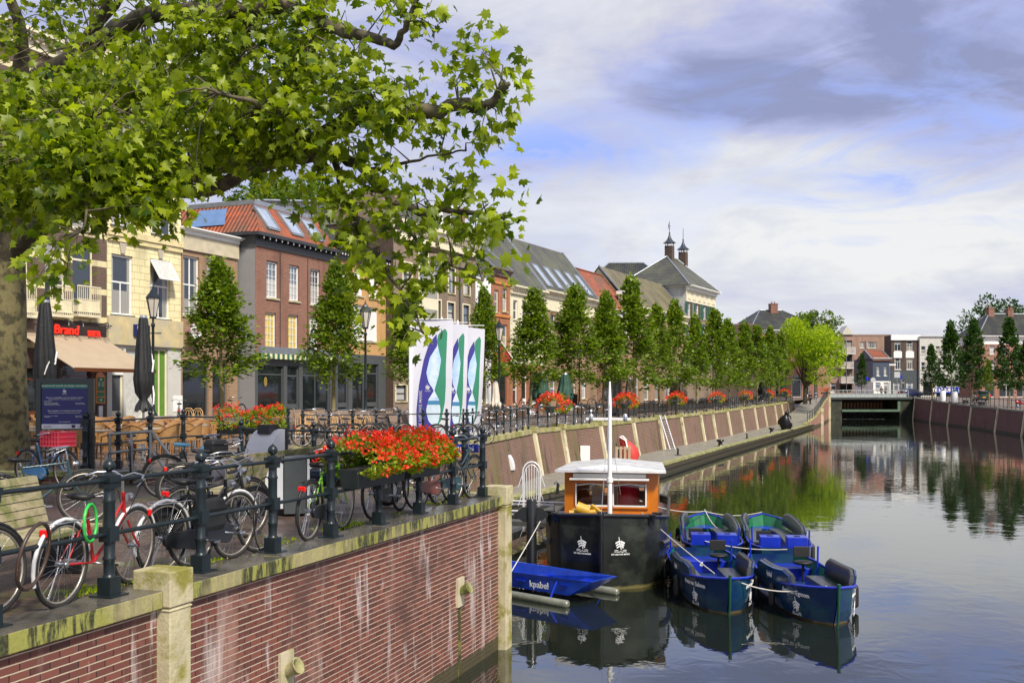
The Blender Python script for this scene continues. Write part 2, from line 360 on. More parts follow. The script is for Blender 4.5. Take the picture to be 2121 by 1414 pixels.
def pavemat(name,c1,c2,bw,bh,moss,mthr,wet=.45,ms=.008):
    m=bpy.data.materials.new(name); m.use_nodes=True; t=NT(m.node_tree); MC[name]=m
    o=t.n('ShaderNodeOutputMaterial'); p=t.n('ShaderNodeBsdfPrincipled'); t.l(p.outputs[0],o.inputs[0])
    tc=t.n('ShaderNodeTexCoord').outputs['Object']
    bt=t.n('ShaderNodeTexBrick'); t.l(t.mapv(tc,(1,1,1),(0,0,R(20))),bt.inputs['Vector'])
    for k,v in (('Color1',(*c1,1)),('Color2',(*c2,1)),('Mortar',(c2[0]*.35,c2[1]*.35,c2[2]*.3,1))): bt.inputs[k].default_value=v
    for k,v in (('Scale',1.0),('Mortar Size',ms),('Brick Width',bw),('Row Height',bh)): bt.inputs[k].default_value=v
    n=t.noise(tc,.7,6,.65,.4); n2=t.noise(tc,9,4,.7)
    c=t.mix(t.ramp(n2,[(.3,0.0),(.7,.6)]),bt.outputs[0],tuple(x*.5 for x in c1))
    mk=t.m('MULTIPLY',t.ramp(n,[(mthr,0.0),(mthr+.1,1.0)]),t.ramp(n2,[(.42,.0),(.6,1.0)]))
    c=t.mix(mk,c,moss)
    t.l(c,p.inputs['Base Color'])
    t.l(t.ramp(t.noise(tc,1.3,4),[(.35,wet*.5),(.65,min(1,wet*1.6))]),p.inputs['Roughness'])
    b=t.n('ShaderNodeBump'); b.inputs['Strength'].default_value=.5; b.inputs['Distance'].default_value=.015
    t.l(t.m('ADD',t.m('SUBTRACT',1.0,bt.outputs[1]),n2),b.inputs['Height']); t.l(b.outputs[0],p.inputs['Normal'])
    return m
PAVE=pavemat('brick_paving',(.115,.07,.055),(.08,.055,.045),.21,.10,(.07,.11,.015),.52)
PAVE2=pavemat('street_paving',(.22,.17,.14),(.17,.14,.12),.3,.3,(.12,.12,.05),.66)
COBB=pavemat('quay_cobbles',(.44,.41,.34),(.32,.30,.25),.16,.11,(.12,.12,.05),.6,ms=.02)
COPE=pavemat('wet_coping_stone',(.11,.105,.09),(.085,.08,.07),1.35,3,(.10,.11,.03),.60,wet=.22,ms=.006)
COPE.node_tree.nodes  # wet dark stone
def leafmat(name,c1,c2,tr=.45):
    m=bpy.data.materials.new(name); m.use_nodes=True; t=NT(m.node_tree); MC[name]=m
    o=t.n('ShaderNodeOutputMaterial'); p=t.n('ShaderNodeBsdfPrincipled')
    a=t.n('ShaderNodeAttribute',attribute_name='rnd').outputs['Fac']
    c=t.mix(a,c1,c2); t.l(c,p.inputs['Base Color']); p.inputs['Roughness'].default_value=.42; p.inputs['Specular IOR Level'].default_value=.35
    tl=t.n('ShaderNodeBsdfTranslucent'); t.l(t.mix(1.0,c,(1.6,1.7,.7),'MULTIPLY'),tl.inputs[0])
    mx=t.n('ShaderNodeMixShader'); mx.inputs[0].default_value=tr
    t.l(p.outputs[0],mx.inputs[1]); t.l(tl.outputs[0],mx.inputs[2]); t.l(mx.outputs[0],o.inputs[0]); return m
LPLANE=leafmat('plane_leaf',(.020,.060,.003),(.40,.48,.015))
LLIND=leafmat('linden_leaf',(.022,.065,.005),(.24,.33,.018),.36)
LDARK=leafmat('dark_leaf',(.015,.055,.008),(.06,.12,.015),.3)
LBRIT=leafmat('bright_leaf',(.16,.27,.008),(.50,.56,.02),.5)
LGERA=leafmat('geranium_leaf',(.09,.17,.01),(.30,.36,.02),.35)
PETAL=M('red_petal',(.85,.03,.008),.5,0,.25,30)
PETAL2=M('pink_petal',(.85,.16,.12),.5,0,.2,30)
def interp(x,xs,ys): return float(np.interp(x,xs,ys))
WZ=-2.6; LQ=-2.14
U=Vector((.335,.942,0)).normalized(); N=Vector((U.y,-U.x,0)); P0=Vector((-3.49,8.87,0))
def W(s,o=0,z=0): return P0+U*s+N*o+Vector((0,0,z))
WM=Matrix(((U.x,-N.x,0,P0.x),(U.y,-N.y,0,P0.y),(0,0,1,0),(0,0,0,1)))   # local x along wall, y inland
WA=math.atan2(U.y,U.x)
# wall foot path of the far left quay wall: x,y,ztop
LB=[(-1.2,36.5,0),(1.35,48.1,.02),(2.84,51.6,.03),(5.26,57.4,.04),(7.84,63.6,.05),(10.4,70.1,.07),(12.9,76.2,.10),(15.4,81.9,.13),(17.2,86.2,.15),(19.9,93,.18),(22.9,100.9,.24),(25.9,108,.29),(28.8,115.7,.34),(32,123.5,.38),(34.3,129,.45),(36.7,135,.52),(39.5,142,.60)]
LY=[p[1] for p in LB]; LX=[p[0] for p in LB]
RB=[(34,40,-.1),(42,75,-.1),(49.9,100.3,-.04),(52.8,112,.05),(55.3,124,.15),(57.3,134.8,.38),(60.2,147.5,.65),(63.4,162,.88)]
def wx(y):
    if y<=21.8: return -6.0
    if y<33.8: return interp(y,[21.8,33.8],[-6.0,-7.0])
    if y<36.5: return interp(y,[33.8,36.5],[-7.0,-1.55])
    if y<142: return interp(y,LY,LX)-.35
    return interp(y,[142,165],[39.1,50.2])
def zq(y): return interp(y,[20,34,65,93,123,142,165],[.2,0,.05,.18,.38,.6,.95])
def gz(x,y):
    if y<20: return 0.0
    k=max(0,min(1,(wx(y)-x-1)/13)); zf=interp(y,[20,43,60,120,165],[.25,.5,.72,.85,.95])
    return zq(y)+(zf-zq(y))*k
def atg(px,py_guess,d): # point on left ground at pixel column px, depth d
    x=(px-CX)/F*d; return Vector((x,d,gz(x,d)))
g=MB(); g.add([(-80,-14,-.012),W(-24,.1,-.012),W(9.3,.1,-.012),(-5.9,22,-.012),(-5.9,20.1,-.012),(-80,20.1,-.012)],[(0,1,2,3,4,5)])
struct('plaza_ground',g,PAVE)
g=MB(); ys=sorted(set([20,21.8,24,27,30,33.8,34.5,35.5,36.5]+[38+2*i for i in range(64)]+[165])); cols=[0,.5,1,2,4,6,8,10,12,14,18,24,40,90,400]
vs=[];k=len(cols)
for y in ys:
    for c in cols: x=wx(y)-c; vs.append((x,y,gz(x,y)-.012))
g.add(vs,[(i*k+j+1,i*k+j,(i+1)*k+j,(i+1)*k+j+1) for i in range(len(ys)-1) for j in range(k-1)],True)
struct('street_ground',g,PAVE2)
g=MB(); g.quad((-500,165,.938),(600,165,.938),(900,2500,.938),(-900,2500,.938)); struct('far_ground',g,PAVE2)
g=MB(); vs=[]
for x,y,z in RB+[(64,165.1,.93)]: vs+= [(x+.35,y,z-.012),(x+6,y,z+.12 if y<150 else .93),(x+20,y,z+.35 if y<130 else .93),(600,y,z+.4 if y<130 else .93)]
n=len(RB)+1; g.add(vs,[(i*4+j,i*4+j+1,i*4+4+j+1,i*4+4+j) for i in range(n-1) for j in range(3)]); struct('right_quay_ground',g,PAVE2)
# water
m=bpy.data.materials.new('canal_water'); m.use_nodes=True; t=NT(m.node_tree); WATER=m
o=t.n('ShaderNodeOutputMaterial'); p=t.n('ShaderNodeBsdfPrincipled'); t.l(p.outputs[0],o.inputs[0])
p.inputs['Base Color'].default_value=(.012,.016,.010,1); p.inputs['Roughness'].default_value=.015; p.inputs['IOR'].default_value=1.85; p.inputs['Specular IOR Level'].default_value=.9
tc=t.n('ShaderNodeTexCoord').outputs['Object']
n1=t.noise(t.mapv(tc,(1.0,1.0,1)),1.6,3,.5,.6); n2=t.noise(t.mapv(tc,(1,1,1)),.35,3,.5,.3); msk=t.ramp(t.noise(tc,.06,3),[(.38,.35),(.62,1.0)])
b=t.n('ShaderNodeBump'); b.inputs['Strength'].default_value=1; b.inputs['Distance'].default_value=.0055
t.l(t.m('MULTIPLY',t.m('ADD',n1,t.m('MULTIPLY',n2,2.0)),msk),b.inputs['Height']); t.l(b.outputs[0],p.inputs['Normal'])
g=MB(); g.quad((-25,-30,WZ),(120,-30,WZ),(120,185,WZ),(-25,185,WZ)); struct('water',g,WATER)
# lower quay
LE=[(-7.2,33.8),(-3,34.2),(-.6,36.0),(1.5,40),(4,45),(7.6,53.3),(14.9,71.7),(22,89),(30,108.5),(37.8,128)]
def lex(y): return interp(y,[p[1] for p in LE],[p[0] for p in LE])
g=MB(); ly=[36,38,41,45,50,55,62,70,80,90,100,110,122]
vs=[]
for y in ly: vs+=[(interp(y,LY,LX)-.4,y,LQ),(lex(y)-.05,y,LQ)]
g.add(vs,[(2*i,2*i+1,2*i+3,2*i+2) for i in range(len(ly)-1)])
g.add([(31.6,122,LQ),(35.4,122,LQ),(37.8,128,LQ),(34.2,128.3,LQ+.3),],[(0,1,2,3)])
struct('lower_quay_pavement',g,COBB)
g=MB()
rl=[(31.2,121.5,LQ+.004),(34.2,128.6,-1.5),(37.5,136,-.6),(40.3,143,.25),(45,153,.75),(50.0,165.2,.95)]; rr=[(35.3,121.8,LQ+.004),(38.3,129.2,-1.5),(41.6,138,-.62),(44.8,147,.2),(47.3,154,.6),(50.3,162.4,.9)]
g.add([v for a,b in zip(rl,rr) for v in (a,b)],[(2*i,2*i+1,2*i+3,2*i+2) for i in range(5)],True); struct('ramp',g,COBB)
# quay edge timber/stone
th=thing('quay_edging','long low stone and timber edge of the lower quay along the water','quay edging',(0,0,0))
a=MB(); b=MB()
for i in range(1,len(LE)-1):
    p,q=Vector((*LE[i],0)),Vector((*LE[i+1],0)); d=(q-p).normalized(); nn=Vector((d.y,-d.x,0))
    z=Vector((0,0,1))
    vs=[p-nn*.55+z*(LQ-.02),q-nn*.55+z*(LQ-.02),q+z*(LQ-.02),p+z*(LQ-.02)]; v2=[v+z*.1 for v in vs]
    a.add(vs+v2,[(4,7,6,5),(3,2,6,7),(0,3,7,4),(2,1,5,6),(0,4,5,1)])
    b.bar(p+z*(LQ-.14)+nn*.02,q+z*(LQ-.14)+nn*.02,.12,.16); b.bar(p+z*(LQ-.36)-nn*.05,q+z*(LQ-.36)-nn*.05,.1,.3)
obj('edge_stone',a,MOSS,th); obj('timber_fender',b,M('dark_wet_timber',(.05,.042,.022),.5,0,.4,4),th)
# ---------- near quay wall
th=thing('quay_wall','near red brick quay wall with mossy coping in the foreground','quay wall',tuple(P0),WA)
a=MB(); a.box(-24,9.4,-.22,.2,-3.6,-.15); obj('brick_face',a,BRQ,th)
a=MB(); x=-24.0; rnd=random.Random(3)
joints=[-24,-10]+[-8.2+1.32*i for i in range(7)]+[1.02+1.3*i for i in range(7)]+[9.36]
joints=sorted(joints)
for i in range(len(joints)-1):
    a.box(joints[i]+.004,joints[i+1]-.004,-.30,.16,-.155,rnd.uniform(-.003,.003))
mm=bpy.data.materials.new('coping_stone'); mm.use_nodes=True; t=NT(mm.node_tree)
o=t.n('ShaderNodeOutputMaterial'); p=t.n('ShaderNodeBsdfPrincipled'); t.l(p.outputs[0],o.inputs[0])
tc=t.n('ShaderNodeTexCoord').outputs['Object']; ge=t.n('ShaderNodeNewGeometry'); sz=t.n('ShaderNodeSeparateXYZ'); t.l(ge.outputs['Normal'],sz.inputs[0])
nn=t.noise(t.mapv(tc,(9,9,1.4)),1.0,6,.7,.4); n3=t.noise(t.mapv(tc,(1.1,1.1,1.1)),1.0,4)
side=t.mix(t.ramp(nn,[(.47,0.0),(.55,1.0)]),(.03,.032,.014),(.27,.27,.06)); side=t.mix(t.ramp(n3,[(.5,0.0),(.62,.8)]),side,(.36,.31,.16)); side=t.mix(t.ramp(t.noise(tc,30,3),[(.45,0.0),(.7,.5)]),side,(.16,.17,.05))
top=t.mix(t.ramp(t.noise(tc,1.7,6,.6),[(.35,0.0),(.7,1.0)]),(.045,.043,.04),(.15,.135,.11))
t.l(t.mix(t.m('GREATER_THAN',sz.outputs[2],.5),side,top),p.inputs['Base Color'])
t.l(t.m('ADD',t.m('MULTIPLY',t.m('LESS_THAN',sz.outputs[2],.5),.5),t.ramp(t.noise(tc,2.2,4),[(.35,.09),(.65,.32)])),p.inputs['Roughness'])
bb=t.n('ShaderNodeBump'); bb.inputs['Strength'].default_value=.35; bb.inputs['Distance'].default_value=.012; t.l(t.noise(tc,22,5,.6),bb.inputs['Height']); t.l(bb.outputs[0],p.inputs['Normal']); COPS=mm
obj('coping',a,COPS,th,bevel=.008)
for s in (.50,9.25):
    a=MB(); a.box(s-.15,s+.15,-.36,-.18,-3.6,-.155); a.box(s-.16,s+.16,-.37,-.18,-.19,-.17)
    a.box(s-.165,s+.165,-.375,.03,-.15,.165); obj('stone_pier',a,M('mossy_pier',(.46,.41,.26),.8,0,.2,5,bump=.35,bs=30,col2=(.22,.20,.035),c2scale=2.6,c2thr=.55),th,bevel=.015)
for (px,py) in ((951,1225),(590,1390)):
    # spout on wall face offset .25
    q=(px-CX)/F; A=P0+N*.22; s=(q*A.y-A.x)/(U.x-q*U.y); d=(A+U*s).y; z=EYE-(py-HY)*d/F
    a=MB(); a.box(s-.13,s+.13,-.255,-.215,z-.22,z+.22); obj('drain_plate',a,STONE,th)
    a=MB(); mt=Matrix.Translation((s,-.24,z))@Matrix.Rotation(R(62),4,'X')
    a.lathe([(.06,0),(.065,.05),(.075,.11),(.092,.165),(.10,.175),(.08,.17),(.068,.10),(.05,.02)],(0,0,0),18,mt); obj('drain_spout',a,MOSS,th)
    st=MB(); st.box(s-.045,s+.07,-.2215,-.21,-2.6,z-.2); obj('algae_stain',st,M('algae',(.05,.045,.008),.8,0,.5,5,col2=(.16,.15,.03),c2scale=6,c2thr=.55),th)
# inlet walls
th=thing('inlet_wall','brick wall of the narrow inlet behind the near railing corner','inlet wall')
a=MB(); c0=W(9.4,.22,0)
for p,q in ((c0,Vector((-5.9,21.9,0))),(Vector((-5.9,21.9,0)),Vector((-7,33.8,0))),(Vector((-7,33.8,0)),Vector((-1.2,36.5,0)))):
    L=(q-p).length; a.quad(p+Vector((0,0,-3.6)),q+Vector((0,0,-3.6)),q+Vector((0,0,-.15)),p+Vector((0,0,-.15)),[(0,-3.6),(L,-3.6),(L,-.15),(0,-.15)])
obj('brick_face',a,BRQ2,th)
a=MB()
for p,q in ((W(9.3,-.1,-.07),Vector((-5.9,21.9,-.07))),(Vector((-5.95,21.9,-.07)),Vector((-7.05,33.8,-.07))),(Vector((-7,33.8,-.07)),Vector((-1.4,36.45,-.07)))): a.bar(p,q,.4,.15)
obj('coping',a,MOSS,th)
# ---------- far left wall, battered
def wall_path(th,pts,side,brickm,zb,pierm,pier_idx,cope=.2,lean=.38):
    P=[Vector((x,y,0)) for x,y,z in pts]; n=len(P); nr=[]
    for i in range(n):
        d=(P[min(i+1,n-1)]-P[max(i-1,0)]).normalized(); nr.append(Vector((d.y,-d.x,0))*side)   # towards water
    a=MB(); c=MB(); u=0
    for i in range(n-1):
        L=(P[i+1]-P[i]).length
        zt0,zt1=pts[i][2]-cope,pts[i+1][2]-cope
        q=[P[i]+Vector((0,0,zb)),P[i+1]+Vector((0,0,zb)),P[i+1]-nr[i+1]*lean+Vector((0,0,zt1)),P[i]-nr[i]*lean+Vector((0,0,zt0))]
        uv=[(u,zb),(u+L,zb),(u+L,zt1),(u,zt0)]
        if side<0: q=q[::-1]; uv=uv[::-1]
        a.quad(*q,uv); u+=L
        o0,o1=P[i]-nr[i]*(lean-.06),P[i+1]-nr[i+1]*(lean-.06); i0,i1=P[i]-nr[i]*(lean+.45),P[i+1]-nr[i+1]*(lean+.45)
        z=Vector((0,0,1)); vs=[o0+z*zt0,o1+z*zt1,i1+z*zt1,i0+z*zt0]; vs+=[v+z*cope for v in vs]
        c.add(vs,[(4,5,6,7),(0,1,5,4),(3,2,1,0),(7,6,2,3)] if side>0 else [(7,6,5,4),(4,5,1,0),(0,1,2,3),(3,2,6,7)])
    obj('brick_face',a,brickm,th); obj('coping',c,pierm,th)
    for i in pier_idx:
        d=Vector((-nr[i].y,nr[i].x,0)); z=Vector((0,0,1)); zt=pts[i][2]
        k=MB(); hw=.16
        b0=[P[i]+nr[i]*.14-d*hw,P[i]+nr[i]*.14+d*hw,P[i]-nr[i]*.1+d*hw,P[i]-nr[i]*.1-d*hw]; b0=[v+z*zb for v in b0]
        t0=[v-nr[i]*lean+z*(zt-zb-.1) for v in b0]
        k.loft([b0,t0],smooth=False,caps=True); obj('stone_pier',k,M('cream_stone_pier',(.62,.56,.38),.8,0,.12,3,col2=(.30,.28,.14),c2scale=1.2,c2thr=.6),th)
        k=MB(); cp=[P[i]-nr[i]*(lean-.22)-d*.2,P[i]-nr[i]*(lean-.22)+d*.2,P[i]-nr[i]*(lean+.45)+d*.2,P[i]-nr[i]*(lean+.45)-d*.2]
        k.loft([[v+z*(zt-.1) for v in cp],[v+z*(zt+.14) for v in cp]],smooth=False,caps=True); obj('pier_cap',k,pierm,th)
    return nr
CAPM=M('mossy_cap',(.38,.34,.17),.85,0,.25,3,col2=(.22,.22,.06),c2scale=1.5,c2thr=.5)
th=thing('quay_wall','long curving mossy brick quay wall with cream stone piers above the lower quay','quay wall')
LN=wall_path(th,LB,1,BRQ2,LQ-.05,CAPM,range(1,16))
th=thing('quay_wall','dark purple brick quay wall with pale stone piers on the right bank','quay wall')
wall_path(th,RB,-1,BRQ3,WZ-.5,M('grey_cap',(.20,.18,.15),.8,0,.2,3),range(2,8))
# ramp parapet wall
th=thing('ramp_wall','brick retaining wall beside the ramp that climbs to the bridge','wall')
a=MB(); rw=[(34.6,120.5),(38.1,128.4),(41.3,136.8),(44.6,146),(47.3,153.5),(50.2,162.3)]; rz=[LQ+.1,-1.45,-.55,.3,.72,1.0]; u=0
for i in range(5):
    p,q=Vector((*rw[i],0)),Vector((*rw[i+1],0)); L=(q-p).length
    a.quad(p+Vector((0,0,-3)),q+Vector((0,0,-3)),q+Vector((0,0,rz[i+1])),p+Vector((0,0,rz[i])),[(u,-3),(u+L,-3),(u+L,rz[i+1]),(u,rz[i])]); u+=L
obj('brick_face',a,BRP,th)
a=MB()
for i in range(5): a.bar(Vector((rw[i][0]-.15,rw[i][1]+.05,rz[i]+.06)),Vector((rw[i+1][0]-.15,rw[i+1][1]+.05,rz[i+1]+.06)),.4,.14)
obj('coping',a,CAPM,th)
for i in (2,5):
    a=MB(); p=Vector((*rw[i],0)); a.box(p.x-.1,p.x+.25,p.y-.3,p.y+.1,-3,rz[i]+.16); obj('stone_pier',a,STONE,th)
# ---------- railings
def post_mesh(n,h=1.17,simple=False):
    a=MB()
    if simple:
        a.lathe([(.05,0),(.05,.16),(.036,.18),(.032,.93),(.05,.95),(.05,1.04),(.02,1.06),(.045,1.11),(.03,1.16),(.005,1.18)],n=n)
        return a
    a.box(-.115,.115,-.115,.115,0,.014); a.box(-.068,.068,-.068,.068,.014,.165)
    a.lathe([(.062,.165),(.05,.18),(.047,.19),(.047,.30),(.056,.315),(.056,.33),(.046,.345),(.044,.47)],n=n)
    a.box(-.06,.06,-.06,.06,.47,.60)
    a.lathe([(.05,.60),(.05,.80),(.056,.815),(.056,.83),(.047,.845),(.046,.93)],n=n)
    a.prism([(-.058,-.058),(.058,-.058),(.058,.058),(-.058,.058)],.93,.99)
    a.box(-.068,.068,-.068,.068,.985,1.045)
    a.lathe([(.066,1.045),(.05,1.06),(.024,1.07),(.024,1.08),(.045,1.09),(.055,1.115),(.052,1.14),(.038,1.165),(.014,1.18),(.004,1.195)],n=n)
    return a
PM=post_mesh(16).mesh('post'); PM.materials.append(DARKIRON)
PMS=post_mesh(6,simple=True).mesh('post'); PMS.materials.append(DARKIRON)
def railing(label,posts,far=False,rails=(.535,1.0),r=.021,rz=None,group=None,extend=None,skip=()):
    th=thing('railing',label,'railing',group=group)
    for i,p in enumerate(posts):
        if i in skip: continue
        o=obj('post',PMS if far else PM,None,th,loc=p,rz=(rz or 0)+ (0 if far else 0))
    for h in rails:
        a=MB(); pts=list(posts)
        if extend: pts=[extend]+pts
        for i in range(len(pts)-1):
            p,q=Vector(pts[i]),Vector(pts[i+1]); z=Vector((0,0,h)); a.tube([p+z,q+z],r*(1.3 if far else 1),6 if far else 12)
            if not far: 
                for e,s in ((p,1),(q,-1)): d=(q-p).normalized()*s; a.tube([e+z+d*.05,e+z+d*.085],r*1.35,12)
        obj('rail',a,DARKIRON,th)
    return th
railing('near dark blue iron railing with ball topped posts along the foreground wall',[tuple(W(1.276*i)) for i in range(-2,8)],rz=WA)
c=W(8.93); row=[(-.82,17.55,0),(-2.2,18.75,0),(-3.87,20.0,0),(-5.66,21.4,0)]
railing('dark iron railing running left from the wall corner behind the flower boxes',[tuple(c)]+row,rz=WA+R(60),skip=(0,))
tr=[(-8.3,19.9),(-8.15,21.2),(-8.02,22.7),(-7.8,24.3),(-7.5,26.2),(-7.3,28.2),(-7.15,30.2),(-7.05,32.2)]
railing('dark iron railing along the edge of the wicker chair terrace',[(x,y,.18 if y<25 else .12) for x,y in tr],rz=0)
bk=[(-6.95,34.0),(-6.15,34.35),(-5.4,34.7),(-4.65,35.0),(-3.9,35.35),(-3.1,35.7),(-2.3,36.05),(-1.6,36.4)]
railing('dark iron railing on the far side of the inlet before the folded chairs',[(x,y,0) for x,y in bk],rz=.4)
# long far railing
pp=[]; cur=0; acc=0
path=[Vector((x,y,z))-LN[i]*.55 for i,(x,y,z) in enumerate(LB)]
for i in range(len(path)-1):
    p,q=path[i],path[i+1]; L=(q-p).length; s=acc
    while s<L: pp.append(p.lerp(q,s/L)); s+=1.3
    acc=s-L
railing('long dark railing with ball topped posts on the curving quay wall',[tuple(p) for p in pp[:95]],far=True)
pr=[]
for i in range(len(rw)-1):
    p,q=Vector((*rw[i],rz[i]+.12)),Vector((*rw[i+1],rz[i+1]+.12)); k=max(2,int((q-p).length/1.8))
    pr+= [tuple(p.lerp(q,j/k)-Vector((.15,0,0))) for j in range(k)]
railing('black stepped railing climbing beside the ramp to the bridge',pr[1:],far=True)
pp=[]; acc=0
for i in range(2,len(RB)-1):
    p,q=Vector((RB[i][0]+.8,RB[i][1],RB[i][2]-.02)),Vector((RB[i+1][0]+.8,RB[i+1][1],RB[i+1][2]-.02)); L=(q-p).length; s=acc
    while s<L: pp.append(tuple(p.lerp(q,s/L))); s+=1.9
    acc=s-L
railing('plain black post railing on the right bank wall',pp,far=True,rails=(.95,))
# terrace step
th=thing('terrace_step','low brick terrace step with mossy stone edge beside the handrail','step')
a=MB(); a.box(-30,-6.0,19.95,20.0,-.05,.12); obj('brick_face',a,BRQ2,th)
a=MB(); a.box(-30,-5.95,19.88,20.25,.12,.215); obj('coping',a,MOSS,th)
class Line:
    def __init__(s,x0,y0,dx,dy):
        l=math.hypot(dx,dy); s.x0,s.y0,s.dx,s.dy=x0,y0,dx/l,dy/l
    def s(s,px):
        p=(px-CX)/F; return (s.x0-p*s.y0)/(p*s.dy-s.dx)
    def pt(s,k): return (s.x0+k*s.dx,s.y0+k*s.dy)
    def d(s,px): return s.pt(s.s(px))[1]
    def z(s,px,py): return EYE-(py-HY)*s.d(px)/F
L1=Line(-16.5,43,.42,1); L3=Line(-12.55,50,.42,1); L5=Line(-7.12,61.5,.5,1)
LT=Line(19.5,115,.55,1); LB14=Line(50,192,1,.02); LB15=Line(62,176,1,.03); LB16=Line(62,180,1,.05); LB17=Line(72,180,1,.07); LB18=Line(75,158,1,.10); LH=Line(34,164,1,.12)
wcache={}
def window_meshes(w,h,kind):
    w=round(w,1 if w>1.5 else 2); h=round(h,1)
    k=(w,h,kind)
    if k in wcache: return wcache[k]
    f=MB(); t=.07 if kind!='thin' else .05; D0,D1=.0,.06
    f.box(-w/2,-w/2+t,D0,D1,0,h); f.box(w/2-t,w/2,D0,D1,0,h); f.box(-w/2+t,w/2-t,D0,D1,0,t); f.box(-w/2+t,w/2-t,D0,D1,h-t,h)
    iw=w-2*t
    def vb(x,tt=.035,z0=t,z1=None): f.box(x-tt/2,x+tt/2,.012,.05,z0,z1 or h-t)
    def hb(z,tt=.05): f.box(-w/2+t,w/2-t,.010,.052,z-tt/2,z+tt/2)
    if kind=='sash': hb(h*.5,.07)
    elif kind=='sashv': hb(h*.55,.07); vb(0,.05,t,h*.55-.035)
    elif kind=='cross': hb(h*.52,.06); vb(0,.07)
    elif kind=='grid':
        for i in (1,2): vb(-w/2+t+iw*i/3,.022)
        for j in range(1,5): hb(h*j/5,.022)
    elif kind=='duo': vb(0,.08)
    elif kind=='door': hb(h*.78,.08); hb(.3,.25)
    elif kind=='shop':
        n=max(1,int(w/1.2))
        for i in range(1,n): vb(-w/2+w*i/n,.06)
        hb(h*.8,.06)
    elif kind=='top': hb(h*.7,.06); vb(0,.05,t,h*.7)
    pn=MB(); pn.quad((-w/2+.02,.035,.02),(w/2-.02,.035,.02),(w/2-.02,.035,h-.02),(-w/2+.02,.035,h-.02))
    sl=MB(); sl.box(-w/2-.08,w/2+.08,-.17,.0,-.09,-.002)
    r=[a.mesh(n) for a,n in ((f,'window'),(pn,'pane'),(sl,'sill'))]; wcache[k]=r; return r
mcache={}
def withmat(me,mat):
    k=(me.name,mat.name)
    if k not in mcache:
        c=me.copy(); c.name=me.name.split('.')[0]; c.materials.append(mat); mcache[k]=c
    return mcache[k]
def add_window(th,x,z,w,h,kind,fm,gm,sill=STONE,y=.10,name='window'):
    f,p,s=window_meshes(w,h,kind)
    o=link(name,withmat(f,fm),th); o.location=(x,y,z)
    q=link('pane',withmat(p,gm),o)
    if sill: link('sill',withmat(s,sill),o)
    return o
def wall_front(mb,x0,x1,z0,z1,holes,y=0,rev=.16):
    hs=[(max(a,x0),min(b,x1),max(c,z0),min(d,z1)) for a,b,c,d in holes if b>x0 and a<x1 and d>z0 and c<z1]
    xs=sorted(set([x0,x1]+[h[0] for h in hs]+[h[1] for h in hs])); zs=sorted(set([z0,z1]+[h[2] for h in hs]+[h[3] for h in hs]))
    for i in range(len(xs)-1):
        for j in range(len(zs)-1):
            cx,cz=(xs[i]+xs[i+1])/2,(zs[j]+zs[j+1])/2
            if any(h[0]<cx<h[1] and h[2]<cz<h[3] for h in hs): continue
            mb.quad((xs[i],y,zs[j]),(xs[i+1],y,zs[j]),(xs[i+1],y,zs[j+1]),(xs[i],y,zs[j+1]))
    for a,b,c,d in hs:
        mb.quad((a,y,c),(a,y+rev,c),(a,y+rev,d),(a,y,d)); mb.quad((b,y+rev,c),(b,y,c),(b,y,d),(b,y+rev,d))
        mb.quad((a,y,d),(a,y+rev,d),(b,y+rev,d),(b,y,d)); mb.quad((a,y+rev,c),(a,y,c),(b,y,c),(b,y+rev,c))
